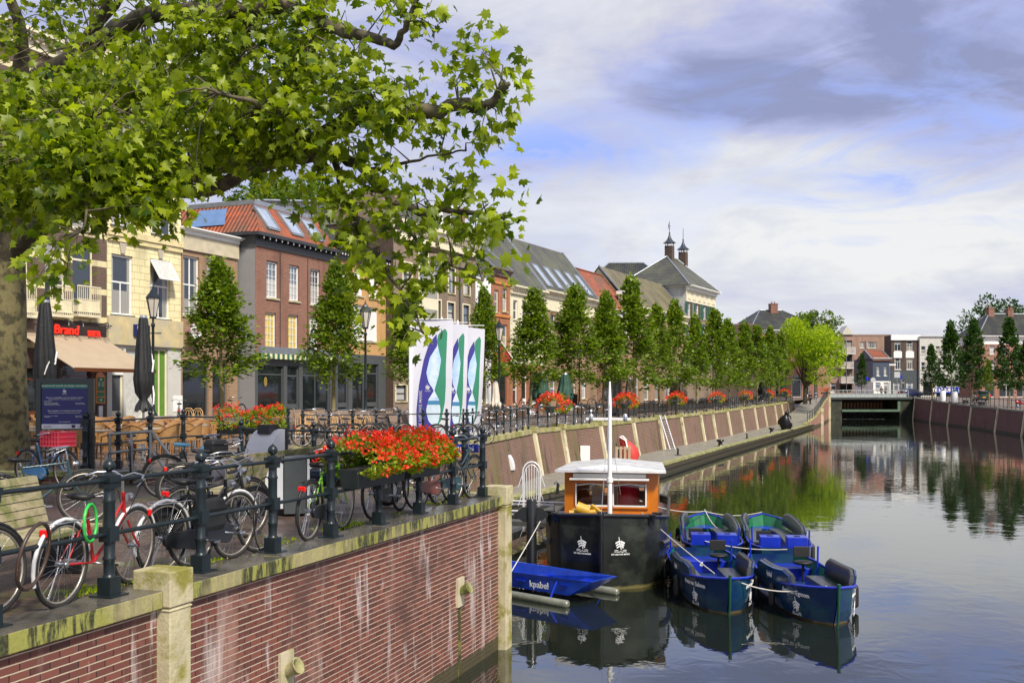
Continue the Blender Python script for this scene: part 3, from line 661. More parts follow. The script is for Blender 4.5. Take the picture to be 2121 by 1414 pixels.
def roof(th,kind,W_,D,zt,h,mat,wall,ov=.25,e=2.5,inset=1.0,chim=(),el=None,er=None):
    r=MB(); el=e if el is None else el; er=e if er is None else er
    if kind=='gable':
        y1=D/2; t=.12
        for z,s in ((0,1),):
            r.add([(-.02,-ov,zt),(W_+.02,-ov,zt),(W_+.02,y1,zt+h),(-.02,y1,zt+h),(-.02,D+ov,zt),(W_+.02,D+ov,zt)],[(0,1,2,3),(3,2,5,4)])
            r.add([(-.02,-ov,zt-t),(W_+.02,-ov,zt-t),(W_+.02,y1,zt+h-t),(-.02,y1,zt+h-t),(-.02,-ov,zt),(W_+.02,-ov,zt),(W_+.02,y1,zt+h),(-.02,y1,zt+h)],[(0,4,7,3),(1,2,6,5),(0,1,5,4)])
        g_=MB(); g_.add([(0,0,zt-.1),(0,D,zt-.1),(0,D/2,zt+h-.16)],[(2,1,0)]); obj('gable',g_,wall,th); g_=MB(); g_.add([(W_,0,zt-.1),(W_,D,zt-.1),(W_,D/2,zt+h-.16)],[(0,1,2)]); obj('gable',g_,wall,th)
        for x in (0,W_): v=MB(); v.bar((x,-ov,zt+.05),(x,y1,zt+h+.05),.16,.12); obj('verge_board',v,ZINC,th)
    elif kind=='hip':
        a=(-ov,-ov,zt);b=(W_+ov,-ov,zt);c=(W_+ov,D+ov,zt);d=(-ov,D+ov,zt); p=(el,D/2,zt+h);q=(W_-er,D/2,zt+h)
        r.add([a,b,c,d,p,q],[(0,1,5,4),(1,2,5),(2,3,4,5),(3,0,4),(3,2,1,0)])
        v=MB()
        for s_,e_ in ((a,p),(b,q),(p,q),(c,q),(d,p)): v.tube([Vector(s_)+Vector((0,0,.03)),Vector(e_)+Vector((0,0,.03))],.09,6)
        obj('ridge_cap',v,mat if mat is TRED else ZINC,th)
    elif kind=='mansard':
        i=inset; a=[(-.0,-ov,zt),(W_,-ov,zt),(W_,D,zt),(0,D,zt)]; b=[(i,i-ov,zt+h),(W_-.2,i-ov,zt+h),(W_-.2,D-i,zt+h),(i,D-i,zt+h)]
        r.add(a+b,[(0,1,5,4),(1,2,6,5),(2,3,7,6),(3,0,4,7)])
        c=MB(); c.box(i-.1,W_-.1,i-ov-.1,D-i,zt+h-.1,zt+h+.14); obj('flat_roof_edge',c,ZINC,th)
    elif kind=='flat':
        r.box(.1,W_-.1,.1,D-.1,zt-.25,zt-.15)
    ro=obj('roof',r,mat,th)
    for x,y,w,z0,z1 in chim:
        c=MB(); c.box(x-w/2,x+w/2,y-w/2,y+w/2,z0,z1); c.box(x-w/2-.06,x+w/2+.06,y-w/2-.06,y+w/2+.06,z1,z1+.12)
        for k in (-.2,.2): c.lathe([(.11,0),(.09,.35)],(x+k*w,y,z1+.12),8)
        obj('chimney',c,BRB if wall is not BRO else BRK,ro)
    return ro
def skylight(ro,x0,x1,t0,t1,zt,h,y1,ov=.25,off=.07):
    # on front slope from (y=-ov,z=zt) to (y=y1,z=zt+h)
    def P_(x,t,o):
        n=Vector((0,-h,y1+ov)).normalized(); return Vector((x,-ov+(y1+ov)*t,zt+h*t))+n*o
    f=MB()
    for a,b in (((x0,t0),(x1,t0)),((x0,t1),(x1,t1)),((x0,t0),(x0,t1)),((x1,t0),(x1,t1))): f.bar(P_(*a,.06),P_(*b,.06),.10,.12)
    s=obj('skylight',f,ZINC,ro)
    g=MB(); g.quad(P_(x0,t0,off),P_(x1,t0,off),P_(x1,t1,off),P_(x0,t1,off)); obj('pane',g,GLSKY,s)
GLSKY=M('skylight_glass',(.30,.36,.45),.04,0,.2,2,spec=1)
def cornice(th,W_,z,mat,h=.45,out=.35,dent=0,x0=0,name='cornice',ret=1.0):
    c=MB(); c.box(x0-.02,x0+W_+.02,-out*.35,.02,z-h,z-h*.42); c.box(x0-.06,x0+W_+.06,-out*.7,.02,z-h*.42,z-h*.2); c.box(x0-.1,x0+W_+.1,-out,.02,z-h*.2,z)
    if ret: c.box(x0-.1,x0-.02,.021,ret,z-h*.2,z); 
    if dent:
        n=int(W_/.28)
        for i in range(n): x=x0+W_*(i+.5)/n; c.box(x-.07,x+.07,-out*.62,-out*.36,z-h*.42-.11,z-h*.42-.003)
    return obj(name,c,mat,th)
def building(name,label,L,p0,p1,ztop,D,wall,wins=(),zones=(),z0=None,side=None,ends=True,off=0,shift=0):
    s0,s1=L.s(p0),L.s(p1); A=L.pt(s0); W_=s1-s0
    if off: A=(A[0]+L.dy*off,A[1]-L.dx*off)
    base=z0 if z0 is not None else gz(A[0],A[1])-.05
    th=thing(name,label,'building' if name!='house' else 'house',(A[0],A[1],0),math.atan2(L.dy,L.dx))
    holes=[];W=[]
    for w in wins:
        a,b,yt,yb,kind,fm,gm=w[:7]; sill=w[7] if len(w)>7 else STONE
        x0,x1=L.s(a)-s0,L.s(b)-s0; c=(a+b)/2; zt,zb=L.z(c,yt),max(L.z(c,yb),base+.05)
        holes.append((x0,x1,zb,zt)); W.append(((x0+x1)/2,zb,x1-x0,zt-zb,kind,fm,gm,sill))
    zs=sorted(zones,key=lambda q:q[0]); cur=base-1; 
    for (zz,mat) in list(zs)+[(ztop,wall)]:
        m=MB(); wall_front(m,0,W_,cur,zz,holes)
        if cur<0 and False: pass
        if mat is wall and ends:
            m.quad((0,D,cur),(0,0,cur),(0,0,zz),(0,D,zz)) if not side else None
            m.quad((W_,0,cur),(W_,D,cur),(W_,D,zz),(W_,0,zz)); m.quad((W_,D,cur),(0,D,cur),(0,D,zz),(W_,D,zz))
        elif ends: m.quad((W_,0,cur),(W_,D,cur),(W_,D,zz),(W_,0,zz)); (m.quad((0,D,cur),(0,0,cur),(0,0,zz),(0,D,zz)) if not side else None)
        obj('wall',m,mat,th); cur=zz
    if side: m=MB(); m.quad((0,D,base-1),(0,.0,base-1),(0,.0,ztop),(0,D,ztop)); obj('side_wall',m,side,th)
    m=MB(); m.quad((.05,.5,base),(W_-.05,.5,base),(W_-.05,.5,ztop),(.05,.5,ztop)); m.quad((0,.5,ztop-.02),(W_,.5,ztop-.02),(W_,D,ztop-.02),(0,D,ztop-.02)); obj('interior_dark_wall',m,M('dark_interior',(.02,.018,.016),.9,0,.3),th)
    for w in W: add_window(th,*w)
    return th,W_,base,s0
def bx(L,s0,px): return L.s(px)-s0
YB=brick('yellow_stone_block',(.84,.75,.44),(.80,.70,.40),(.47,.38,.20),.62,.30,.012,rough=.75)
WB=brick('white_painted_brick',(.50,.50,.49),(.46,.46,.45),(.38,.38,.38),.22,.07,.006)
# --- banded brick cafe
L=L1; th,Wd,b0,s0=building('cafe_building','banded dark brick cafe with cream bands and a tan awning behind the big tree',L,-90,221,15.2,11,BRD,
 [(93,136,500,650,'door',CREAM,GL),(150,194,505,655,'door',CREAM,GL),(93,136,330,470,'sash',CREAM,GL),(150,194,340,475,'sash',CREAM,GL),(20,60,490,648,'door',CREAM,GL),(-60,-20,480,645,'door',CREAM,GL),(20,60,320,465,'sash',CREAM,GL),
  (50,84,762,874,'door',VARND,SHOPG,None),(88,122,762,874,'duo',VARND,SHOPG,None),(126,190,757,874,'shop',VARND,SHOPG,None),(-60,40,765,880,'shop',VARND,SHOPG,None)],zones=[(L.z(200,752),BRK)],z0=.45)
cornice(th,Wd,15.4,CREAM,.7,.5,1); roof(th,'flat',Wd,11,15.2,0,ZINC,BRD)
for a,b in ((91,138),(148,196),(18,62)):
    x0,x1=bx(L,s0,a),bx(L,s0,b); zb=L.z((a+b)/2,652); m=MB()
    m.box(x0,x1,-.35,-.02,zb-.1,zb); m.bar((x0,-.33,zb+1.12),(x1,-.33,zb+1.12),.05); m.bar((x0,-.33,zb+.1),(x1,-.33,zb+.1),.04); m.bar((x0,-.33,zb+.6),(x1,-.33,zb+.6),.03)
    n=12
    for i in range(n+1): x=x0+(x1-x0)*i/n; m.bar((x,-.33,zb),(x,-.33,zb+1.12),.022)
    m.box(x0+.04,x1-.04,-.325,-.315,zb+.12,zb+.58)
    obj('balcony',m,M('cream_metal',(.66,.60,.42),.5),th)
x0,x1=bx(L,s0,45),bx(L,s0,222); zt,zb=L.z(180,703),L.z(180,746)
m=MB(); m.box(x0,x1,-.12,-.02,zt-.05,zt+.12); 
o_=2.6; vs=[(x0,-.1,zt),(x1-.1,-.1,zt),(x1-.1,-o_,zt-1.25),(x0,-o_,zt-1.25)]; m.add(vs+[(x,y,z-.02) for x,y,z in vs],[(0,3,2,1),(4,5,6,7)])
aw=obj('awning',m,TAN,th); m=MB(); m.box(x0,x1-.1,-o_-.06,-o_,zt-1.36,zt-1.22); obj('awning_bar',m,VARND,aw)
x0,x1=bx(L,s0,98),bx(L,s0,216); z0,z1=L.z(160,706),L.z(160,672); m=MB(); m.box(x0,x1,-.10,-.02,z0+.1,z1); sg=obj('sign_board',m,M('black_sign',(.03,.022,.018),.5),th)
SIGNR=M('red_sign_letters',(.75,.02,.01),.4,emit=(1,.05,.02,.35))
xm=bx(L,s0,131); zc=L.z(150,686)
text('sign_lettering','Brand',.52,SIGNR,sg,(xm,-.16,zc+.02),depth=.03,bold=.5,shear=.12); text('sign_lettering','BIER',.33,SIGNR,sg,(bx(L,s0,189),-.16,zc-.06),depth=.03,bold=.7,spacing=1.1)
m=MB()
for px in (116,146,200): x=bx(L,s0,px); m.tube([(x,-.1,z1+.05),(x,-.6,z1+.12),(x,-.66,z1)],.018,6); m.lathe([(.02,0),(.07,-.12)],(x,-.66,z1),8)
m.tube([(x0-1,-.12,z1+.04),(x1+.3,-.12,z1+.04)],.02,6); obj('sign_lamp',m,DARKIRON,sg)
# menu board
m=MB(); x=bx(L,s0,205); zb,zt=L.z(205,835),L.z(205,771); m.box(x-.24,x+.24,-.1,-.02,zb,zt-.12); m.lathe([(.24,0),(.24,.04)],(0,0,0),16,Matrix.Translation((x,-.02,zt-.22))@Matrix.Rotation(PI/2,4,'X')); mb_=obj('menu_board',m,VARN,th)
m=MB(); m.box(x-.2,x+.2,-.105,-.09,zb+.04,zb+.24); m.box(x-.2,x+.2,-.105,-.09,zb+.28,zb+.46); m.box(x-.2,x+.2,-.105,-.09,zb+.5,zt-.2); obj('chalk_panel',m,M('green_panel',(.03,.15,.07),.5),mb_)
m=MB()
for k in range(3): m.box(x-.15,x-.03,-.108,-.104,zt-.42-.07*k,zt-.4-.07*k); m.box(x+.04,x+.16,-.108,-.104,zt-.42-.07*k,zt-.4-.07*k)
m.box(x-.05,x+.05,-.108,-.104,zt-.32,zt-.26); m.box(x-.05,x+.05,-.108,-.104,zb+.12,zb+.16); obj('chalk_writing',m,WHITE,mb_)
m=MB(); z=L.z(205,868); m.box(x-.17,x+.05,-.16,-.02,z,z+.55); m.box(x-.12,x,-.165,-.16,z+.1,z+.3); obj('letter_box',m,ALU,th)
# --- yellow building
L=L1; th,Wd,b0,s0=building('town_building','tall pale yellow block-jointed house with one top window tilted open',L,222,374.5,16.2,11,YB,
 [(231,275,528,652,'sashv',WHITE,GL,DGREY),(311,352,538,660,'sashv',WHITE,GL,DGREY),(231,275,340,468,'sashv',WHITE,GL,DGREY),(315,356,352,487,'sashv',WHITE,GL,DGREY),(231,275,180,300,'sashv',WHITE,GL,DGREY),(315,356,190,310,'sashv',WHITE,GL,DGREY),
  (232,256,722,872,'door',CREAM,DGREY,None),(261,300,722,872,'shop',CREAM,NETC,None),(318,348,722,868,'duo',CREAM,M('green_curtain',(.10,.22,.02),.8),None)],zones=[(L.z(300,712),LGREY)],z0=.5)
for y0 in (500,): 
    z=L.z(300,y0); m=MB(); m.box(-.05,Wd+.05,-.16,0,z,z+.28); m.box(-.02,Wd+.02,-.10,0,z-.22,z); obj('string_course',m,M('yellow_moulding',(.66,.56,.30),.7),th)
z=L.z(300,712); m=MB(); m.box(-.03,Wd+.03,-.12,0,z-.1,z+1.1); obj('fascia',m,M('ochre_render',(.55,.45,.24),.7,col2=(.45,.40,.28)),th)
for a,b,yt in ((231,275,528),(311,352,538),(315,356,352)):
    x=bx(L,s0,(a+b)/2); z=L.z((a+b)/2,yt); m=MB(); m.add([(x-.1,-.07,z+.05),(x+.1,-.07,z+.05),(x+.2,-.07,z+.5),(x-.2,-.07,z+.5),(x-.1,0,z+.05),(x+.1,0,z+.05),(x+.2,0,z+.5),(x-.2,0,z+.5)],[(0,1,2,3),(1,5,6,2),(2,6,7,3),(3,7,4,0)]); obj('keystone',m,M('grey_stone',(.42,.38,.30),.8),th)
x0,x1=bx(L,s0,312),bx(L,s0,351); z1,z0=L.z(331,541),L.z(331,580); m=MB()
for a,b in (((x0,-.02,z1),(x1,-.02,z1)),((x0,-.55,z0),(x1,-.55,z0)),((x0,-.02,z1),(x0,-.55,z0)),((x1,-.02,z1),(x1,-.55,z0))): m.bar(a,b,.06)
tw=obj('open_casement',m,WHITE,th); m=MB(); m.quad((x0,-.55,z0),(x1,-.55,z0),(x1,-.02,z1),(x0,-.02,z1)); obj('pane',m,NETC,tw)
m=MB(); m.box(-.45,.45,-.22,-.10,0,.50); sg=obj('shop_sign',m,M('navy_sign',(.01,.015,.10),.4),th,loc=(bx(L,s0,287),0,L.z(287,697))); text('sign_lettering','B',.46,WHITE,sg,(-.2,-.23,.25),bold=1.5)
m=MB(); m.box(-.5,.45,-.05,-.01,0,.4); sg=obj('door_poster',m,WHITE,th,loc=(bx(L,s0,243),.07,L.z(243,776))); text('sign_lettering','Bolero',.26,BLACKP,sg,(0,-.055,.2),bold=1)
cornice(th,Wd,16.3,CREAM,.6,.5,1); roof(th,'flat',Wd,11,16.2,0,ZINC,YB)
# --- low brown brick
L=L1; zt=L.z(430,486); th,Wd,b0,s0=building('town_building','low brown brick two storey shop with cream parapet and round white sign',L,375,492,zt,9,BRT,
 [(379,413,531,653,'cross',WHITE,GL),(428,465,538,661,'cross',WHITE,GL),(378,432,745,862,'shop',DGREY,SHOPG,None),(440,470,745,862,'door',DGREY,SHOPG,None)],z0=.58)
m=MB(); m.box(-.02,Wd,-.1,.3,zt-.9,zt-.05); obj('parapet',m,M('beige_parapet',(.52,.46,.33),.7),th); cornice(th,Wd,zt+.12,WHITE,.3,.4)
roof(th,'flat',Wd,9,zt,0,ZINC,BRT)
m=MB(); m.lathe([(.36,0),(.36,.08)],(0,0,0),24,Matrix.Rotation(PI/2,4,'X')); sg=obj('round_sign',m,WHITE,th,loc=(bx(L,s0,384),-.55,L.z(384,687)))
m=MB(); m.lathe([(.40,0),(.40,.05)],(0,0,0),24,Matrix.Translation((0,.01,0))@Matrix.Rotation(PI/2,4,'X')); m.bar((-.0,.0,0),(0,.55,0),.05); obj('sign_rim',m,M('purple_rim',(.35,.12,.25),.5),sg)
text('sign_lettering','stijl',.30,M('purple_letters',(.22,.05,.2),.5),sg,(0,-.09,.05),bold=.8)
m=MB(); q=MB(); q0=[(.0,0),(.42,0),(.42,.2),(.30,.62),(.12,.72),(0,.72)]; mt=Matrix.Rotation(PI/2,4,'X'); m.prism(q0,-.3,.3,Matrix.Rotation(PI/2,4,'Z')@mt)
obj('meter_cabinet',m,WHITE,th,loc=(bx(L,s0,368),-.02,L.z(368,852)),rz=PI*0)
# --- red-brown brick corner building
L=L3; zt=L.z(525,487); th,Wd,b0,s0=building('town_building','red brown brick corner building with orange tiled mansard roof and grey side wall',L,528,690,zt,13,BRB,
 [(552,576,541,617,'grid',WHITE,GLL),(599,620,550,623,'grid',WHITE,GLL),(643,663,558,631,'grid',WHITE,GL),(549,572,647,721,'grid',WHITE,CURT),(597,618,652,723,'grid',WHITE,CURT),(641,660,656,726,'grid',WHITE,NETC),
  (534,588,757,855,'shop',DGREY,SHOPG,None),(595,620,757,855,'door',DGREY,SHOPG,None),(627,684,760,852,'shop',DGREY,SHOPG,None)],zones=[(L.z(600,733),DGREY)],z0=.68,side=GREYR)
m=MB(); m.box(-.06,Wd+.02,-.07,0,L.z(528,508),zt+.02); m.box(-.05,0,-.07,13,zt-.55,zt); obj('fascia',m,DGREY,th)
m=MB(); m.box(-.3,Wd+.25,-.45,0,zt,zt+.16); m.box(-.45,0,0,13,zt,zt+.16)
for i in range(14): x=Wd*(i+.5)/14; m.box(x-.05,x+.05,-.36,-.08,zt-.15,zt-.003)
obj('cornice',m,M('charcoal_paint',(.035,.04,.045),.5),th)
m=MB()
for i in range(14): x=Wd*(i+.5)/14; m.box(x-.045,x+.045,-.365,-.36,zt-.12,zt-.02)
obj('bracket_end',m,WHITE,th)
h_=1.75; ro=roof(th,'mansard',Wd,13,zt+.17,h_,TRED,GREYR,ov=.3,inset=1.35)
for a,b in ((.13,.27),(.42,.57),(.70,.85)): skylight(ro,Wd*a,Wd*b,.18,.82,zt+.17,h_,1.05,ov=.3)
sm=MB(); sm.add([(.42,2.1,zt+.65),(.42,4.4,zt+.65),(1.12,4.2,zt+1.60),(1.12,2.5,zt+1.60)],[(0,3,2,1)]); o_=obj('roof_window',sm,M('solar_glass',(.10,.20,.42),.08,spec=.9),ro); o_.location=(-.08,0,.06)
for px in (580,637): m=MB(); x=bx(L,s0,px); m.box(x-.03,x+.03,-.03,0,L.z(600,733),zt-.6); obj('downpipe',m,BRK,th)
z=L.z(600,735); m=MB(); m.box(.2,Wd-.1,-.25,0,z,z+.35); obj('shop_canopy',m,ZINC,th)
m=MB(); m.box(.2,Wd-.1,-.27,-.255,z-.25,z)
SV=M('striped_canvas',(.72,.66,.40),.8,var=0); t=NT(SV.node_tree); p_=t.n('ShaderNodeBsdfPrincipled'); o=t.n('ShaderNodeOutputMaterial'); sx_=t.n('ShaderNodeSeparateXYZ'); t.l(t.n('ShaderNodeTexCoord').outputs['Object'],sx_.inputs[0])
t.l(t.mix(t.m('GREATER_THAN',t.m('FRACT',t.m('MULTIPLY',sx_.outputs[0],2.4)),.5),(.72,.66,.40),(.03,.14,.08)),p_.inputs['Base Color']); t.l(p_.outputs[0],o.inputs[0]); obj('striped_valance',m,SV,th)
m=MB()
for i in range(16): a=2*PI*i/16; m.add([(bx(L,s0,553)+.12*math.cos(a),.085,L.z(553,790)+.22*math.sin(a)),(bx(L,s0,553)+.12*math.cos(a+.4),.085,L.z(553,790)+.22*math.sin(a+.4)),(bx(L,s0,553)+.085*math.cos(a+.4),.085,L.z(553,790)+.18*math.sin(a+.4)),(bx(L,s0,553)+.085*math.cos(a),.085,L.z(553,790)+.18*math.sin(a))],[(0,1,2,3)])
m.box(bx(L,s0,553)-.02,bx(L,s0,553)+.02,.08,.086,L.z(553,790)-.12,L.z(553,790)+.12); obj('gold_emblem',m,M('gold_paint',(.6,.42,.08),.4),th)
# roof behind
LX_=Line(-19,68,.30,1); th,Wd,b0,s0=building('town_building','big black tiled hip roof house rising behind the orange roofed building',Line(-18.5,68,1,.10),392,790,11.0,12,BRG,z0=.6)
roof(th,'hip',Wd,12,11.0,4.6,TBLK,BRG,e=3.6)
# --- ochre house with white shutters
L=L3; zt=L.z(750,534); th,Wd,b0,s0=building('town_building','narrow ochre rendered house with closed white roller shutters',L,691,805,zt,12,M('ochre_wall',(.52,.30,.12),.75,0,.1,3,bump=.2,bs=30,col2=(.40,.25,.12),c2scale=2,c2thr=.55),
 [(698,721,551,606,'thin',WHITE,SHUTW),(733,752,561,612,'thin',WHITE,SHUTW),(765,784,570,618,'thin',WHITE,SHUTW),(696,719,628,700,'thin',WHITE,SHUTW),(730,757,631,706,'thin',WHITE,SHUTW),(759,783,637,707,'thin',WHITE,SHUTW),
  (700,722,752,856,'door',DGREY,SHOPG,None),(730,756,752,856,'shop',DGREY,SHOPG,None),(760,784,754,856,'door',DGREY,SHOPG,None)],zones=[(L.z(750,734),DGREY)],z0=.7)
cornice(th,Wd,zt+.25,M('charcoal_paint',(.035,.04,.045)),.6,.45,1)
m=MB(); n=int(Wd/.28)
for i in range(n): x=Wd*(i+.5)/n; m.box(x-.05,x+.05,-.32,-.30,zt-.13,zt-.03)
obj('dentil',m,WHITE,th)
ro=roof(th,'gable',Wd,10,zt+.25,2.4,TBLK,BRG); skylight(ro,1.0,1.8,.35,.62,zt+.25,2.4,5)
# --- big four storey building
L=L5; zt=L.z(978,504); WS=(CREAM,GL)
wl=[(835,852,545,592,'sash'),(868,886,520,596,'sash'),(900,914,538,601,'sash'),(929,942,556,607,'sash'),(961,973,568,611,'sash'),(899,913,622,664,'sash'),(927,941,627,668,'sash'),(959,972,632,672,'sash'),(868,884,630,690,'sash'),(838,852,630,690,'sash'),(836,852,700,760,'sash'),(868,884,700,760,'sash'),(899,913,700,750,'sash'),(927,941,702,752,'sash'),(959,972,704,754,'sash'),(820,842,798,830,'sash'),(868,886,790,835,'sash'),(900,914,790,835,'sash'),(929,942,790,840,'sash')]
th,Wd,b0,s0=building('town_building','tall grey brown brick four storey house with black framed sash windows',L,815,985,zt,13,BRG,[(*w,M('dark_frame',(.04,.045,.045),.4),GLL) for w in wl],z0=.75,side=BRK)
for w in wl:
    a,b,yt,yb=w[:4]; x0,x1=bx(L,s0,a),bx(L,s0,b); z1,z0_=L.z((a+b)/2,yt),L.z((a+b)/2,yb); m=MB()
    for q in (x0-.09,x1): m.box(q,q+.09,-.03,.05,z0_,z1+.09)
    m.box(x0,x1,-.03,.05,z1,z1+.09); obj('window_surround',m,CREAM,th)
cornice(th,Wd,zt+.2,CREAM,1.15,.6,1)
m=MB(); x=bx(L,s0,951); m.tube([(x,-.08,.8),(x,-.08,zt-.9)],.06,8); obj('downpipe',m,DGREY,th)
x0,x1=bx(L,s0,846),bx(L,s0,893); z1,z0=L.z(870,596),L.z(870,790); m=MB(); m.prism([(x0,0),(x0+.35,-.75),(x1-.35,-.75),(x1,0)][::1],z0,z1); m.prism([(x0-.15,0),(x0+.25,-.95),(x1-.25,-.95),(x1+.15,0)],z1,z1+.35); bw_=obj('bay_window',m,CREAM,th)
for k in (0,1,2):
    zc=z0+.6+k*2.3; m=MB(); m.box(x0+.5,x1-.5,-.76,-.74,zc,zc+1.6); obj('pane',m,GL,bw_)
ro=roof(th,'mansard',Wd,13,zt+.2,1.5,TGRY,BRG,ov=.1,inset=1.2)
m=MB(); m.box(.2,3.2,1.0,5,zt,zt+2.1); obj('gable',m,BRG,th)
m=MB(); x=bx(L,s0,925); m.box(x-.2,x+1.1,.3,2,zt+.2,zt+2.0); m.box(x-.35,x+1.25,.2,2.1,zt+2.0,zt+2.15); dm=obj('dormer',m,WHITE,th); m=MB(); m.box(x,x+.9,.28,.3,zt+.4,zt+1.8); obj('pane',m,GL,dm)
# --- narrow white, orange, cream row
L=L5; zt=L.z(1000,563); th,Wd,b0,s0=building('town_building','narrow white fronted house with slate roof beside the orange brick house',L,985,1017,zt,11,WHITE,
 [(990,999,610,660,'sash',WHITE,GL),(1004,1013,612,662,'sash',WHITE,GL),(990,999,690,735,'sash',WHITE,GL),(1004,1013,690,735,'sash',WHITE,GL),(992,1010,760,845,'door',WHITE,SHOPG,None)],z0=.78)
roof(th,'gable',Wd,9,zt,3.6,TGRY,GREYR)
zt=L.z(1040,563); th,Wd,b0,s0=building('town_building','narrow orange brick house with cream bands and dark parapet urn',L,1018,1056,zt,11,BRO,
 [(1024,1033,600,647,'sash',CREAM,GLL),(1041,1051,597,645,'sash',CREAM,GLL),(1024,1033,672,722,'sash',CREAM,GLL),(1041,1051,672,724,'sash',CREAM,GLL),(1022,1050,750,846,'shop',DGREY,SHOPG,None)],z0=.8)
for y in (590,592+65,735): z=L.z(1040,y); m=MB(); m.box(-.02,Wd+.02,-.08,0,z,z+.16); obj('string_course',m,M('orange_trim',(.55,.20,.05),.6),th)
cornice(th,Wd,zt+.15,VARND,.5,.35,1)
roof(th,'gable',Wd,8,zt+.1,3.4,TGRY,GREYR,chim=[(2.4,3.9,.5,zt+2.9,zt+4.6)])
zt=L.z(1090,597); th,Wd,b0,s0=building('town_building','cream plastered house with dentil cornice and long slate roof behind first trees',L,1057,1125,zt,6.6,CREAM,
 [(1063,1072,622,662,'sash',WHITE,GL),(1082,1091,624,664,'sash',WHITE,GL),(1103,1112,627,666,'sash',WHITE,GL),(1063,1072,700,740,'sash',WHITE,GL),(1082,1091,700,740,'sash',WHITE,GL),(1103,1112,700,740,'sash',WHITE,GL),(1062,1072,775,840,'sash',WHITE,GL),(1080,1092,765,845,'door',WHITE,SHOPG,None),(1102,1114,775,838,'sash',WHITE,GL)],zones=[(L.z(1090,755),BRO)],z0=.8)
cornice(th,Wd,zt,CREAM,.6,.5,1); roof(th,'gable',Wd,6.6,zt,14.1-zt,TGRY,WHITE)
zt=L.z(1180,613); th,Wd,b0,s0=building('town_building','wide cream friezed house with five skylights in its dark slate roof',L,1126,1237,zt,6.8,BRT,
 [(1140,1150,652,692,'sash',WHITE,GL),(1165,1174,654,694,'sash',WHITE,GL),(1190,1199,656,694,'sash',WHITE,GL),(1214,1222,658,694,'sash',WHITE,GL),(1120+20,1150,785,825,'sash',WHITE,GLL),(1160,1170,785,825,'sash',WHITE,GLL),(1182,1192,785,838,'door',WHITE,SHOPG,None),(1205,1214,785,825,'sash',WHITE,GLL)],z0=.82)
m=MB(); m.box(0,Wd,-.06,0,zt-1.5,zt); obj('frieze',m,CREAM,th); cornice(th,Wd,zt+.05,CREAM,.55,.55,0)
h_=14.3-zt; ro=roof(th,'gable',Wd,6.8,zt,h_,TGRY,WHITE)
for i in range(5): x=Wd*(.08+.19*i); skylight(ro,x,x+1.0,.10,.50,zt,h_,3.4)
zt=L.z(1265,640); th,Wd,b0,s0=building('town_building','house with bright orange red tiled hip roof and white cornice pier',L,1238,1300,zt,4.6,BRB,
 [(1246,1254,670,705,'sash',WHITE,GL),(1262,1270,672,706,'sash',WHITE,GL),(1280,1288,674,707,'sash',WHITE,GL),(1250,1290,770,835,'shop',DGREY,SHOPG,None)],z0=.83)
roof(th,'hip',Wd,4.6,zt,12.9-zt,TRED,BRB,el=.1,er=1.0); cornice(th,Wd,zt,WHITE,.6,.4)
m=MB(); m.box(Wd-1.2,Wd-.1,-.3,.5,zt-2.4,zt+1.6); m.box(Wd-1.5,Wd+.1,-.45,.6,zt+1.6,zt+1.95); obj('cornice_pier',m,WHITE,th)
zt=L.z(1380,648); th,Wd,b0,s0=building('town_building','brown brick house with white cornice under a steep mossy brown roof',L,1301,1421,zt,6,BRT,
 [(1312+20*i,1320+20*i,675,706,'sash',WHITE,GL) for i in range(5)]+[(1312+22*i,1322+22*i,775,828,'sash',WHITE,GL) for i in range(5)],z0=.84)
cornice(th,Wd,zt,CREAM,.8,.6,1); roof(th,'gable',Wd,6,zt,14.0-zt,TMOS,M('mossy_gable',(.22,.20,.14),.8,col2=(.15,.15,.08)))
# --- big corniced building with two capped chimneys
L=LT; zt=L.z(1450,600); W2=[]
for px in (1424,1441,1456,1470): W2+=[(px,px+6,624,661,'sash',WHITE,GLL),(px,px+6,672,702,'sash',WHITE,GL),(px,px+6,725,765,'sash',WHITE,GL)]
th,Wd,b0,s0=building('town_hall','tall brick house with white frieze, green shutters and two capped chimneys',L,1421,1481,zt,8,BRG,W2,z0=.85,side=WB)
m=MB(); m.box(0,Wd,-.08,0,zt-1.7,zt); 
for i in range(6): x=Wd*(i+.5)/6; m.box(x-.5,x+.5,-.14,-.08,zt-1.4,zt-.5)
obj('frieze',m,CREAM,th); cornice(th,Wd,zt+.1,WHITE,.5,.8,0,ret=8)
for w in W2:
    a,b,yt,yb=w[:4]
    for q in (a-3.6,b+.4):
        x0,x1=bx(L,s0,q),bx(L,s0,q+3.2); m=MB(); m.box(x0,x1,-.06,-.0,L.z(a,yb),L.z(a,yt)); obj('shutter',m,GREENB,th)
hr=4.0; ro=roof(th,'hip',Wd,8,zt+.1,hr,TGRY,BRG,ov=.6,el=4.6,er=2.0)
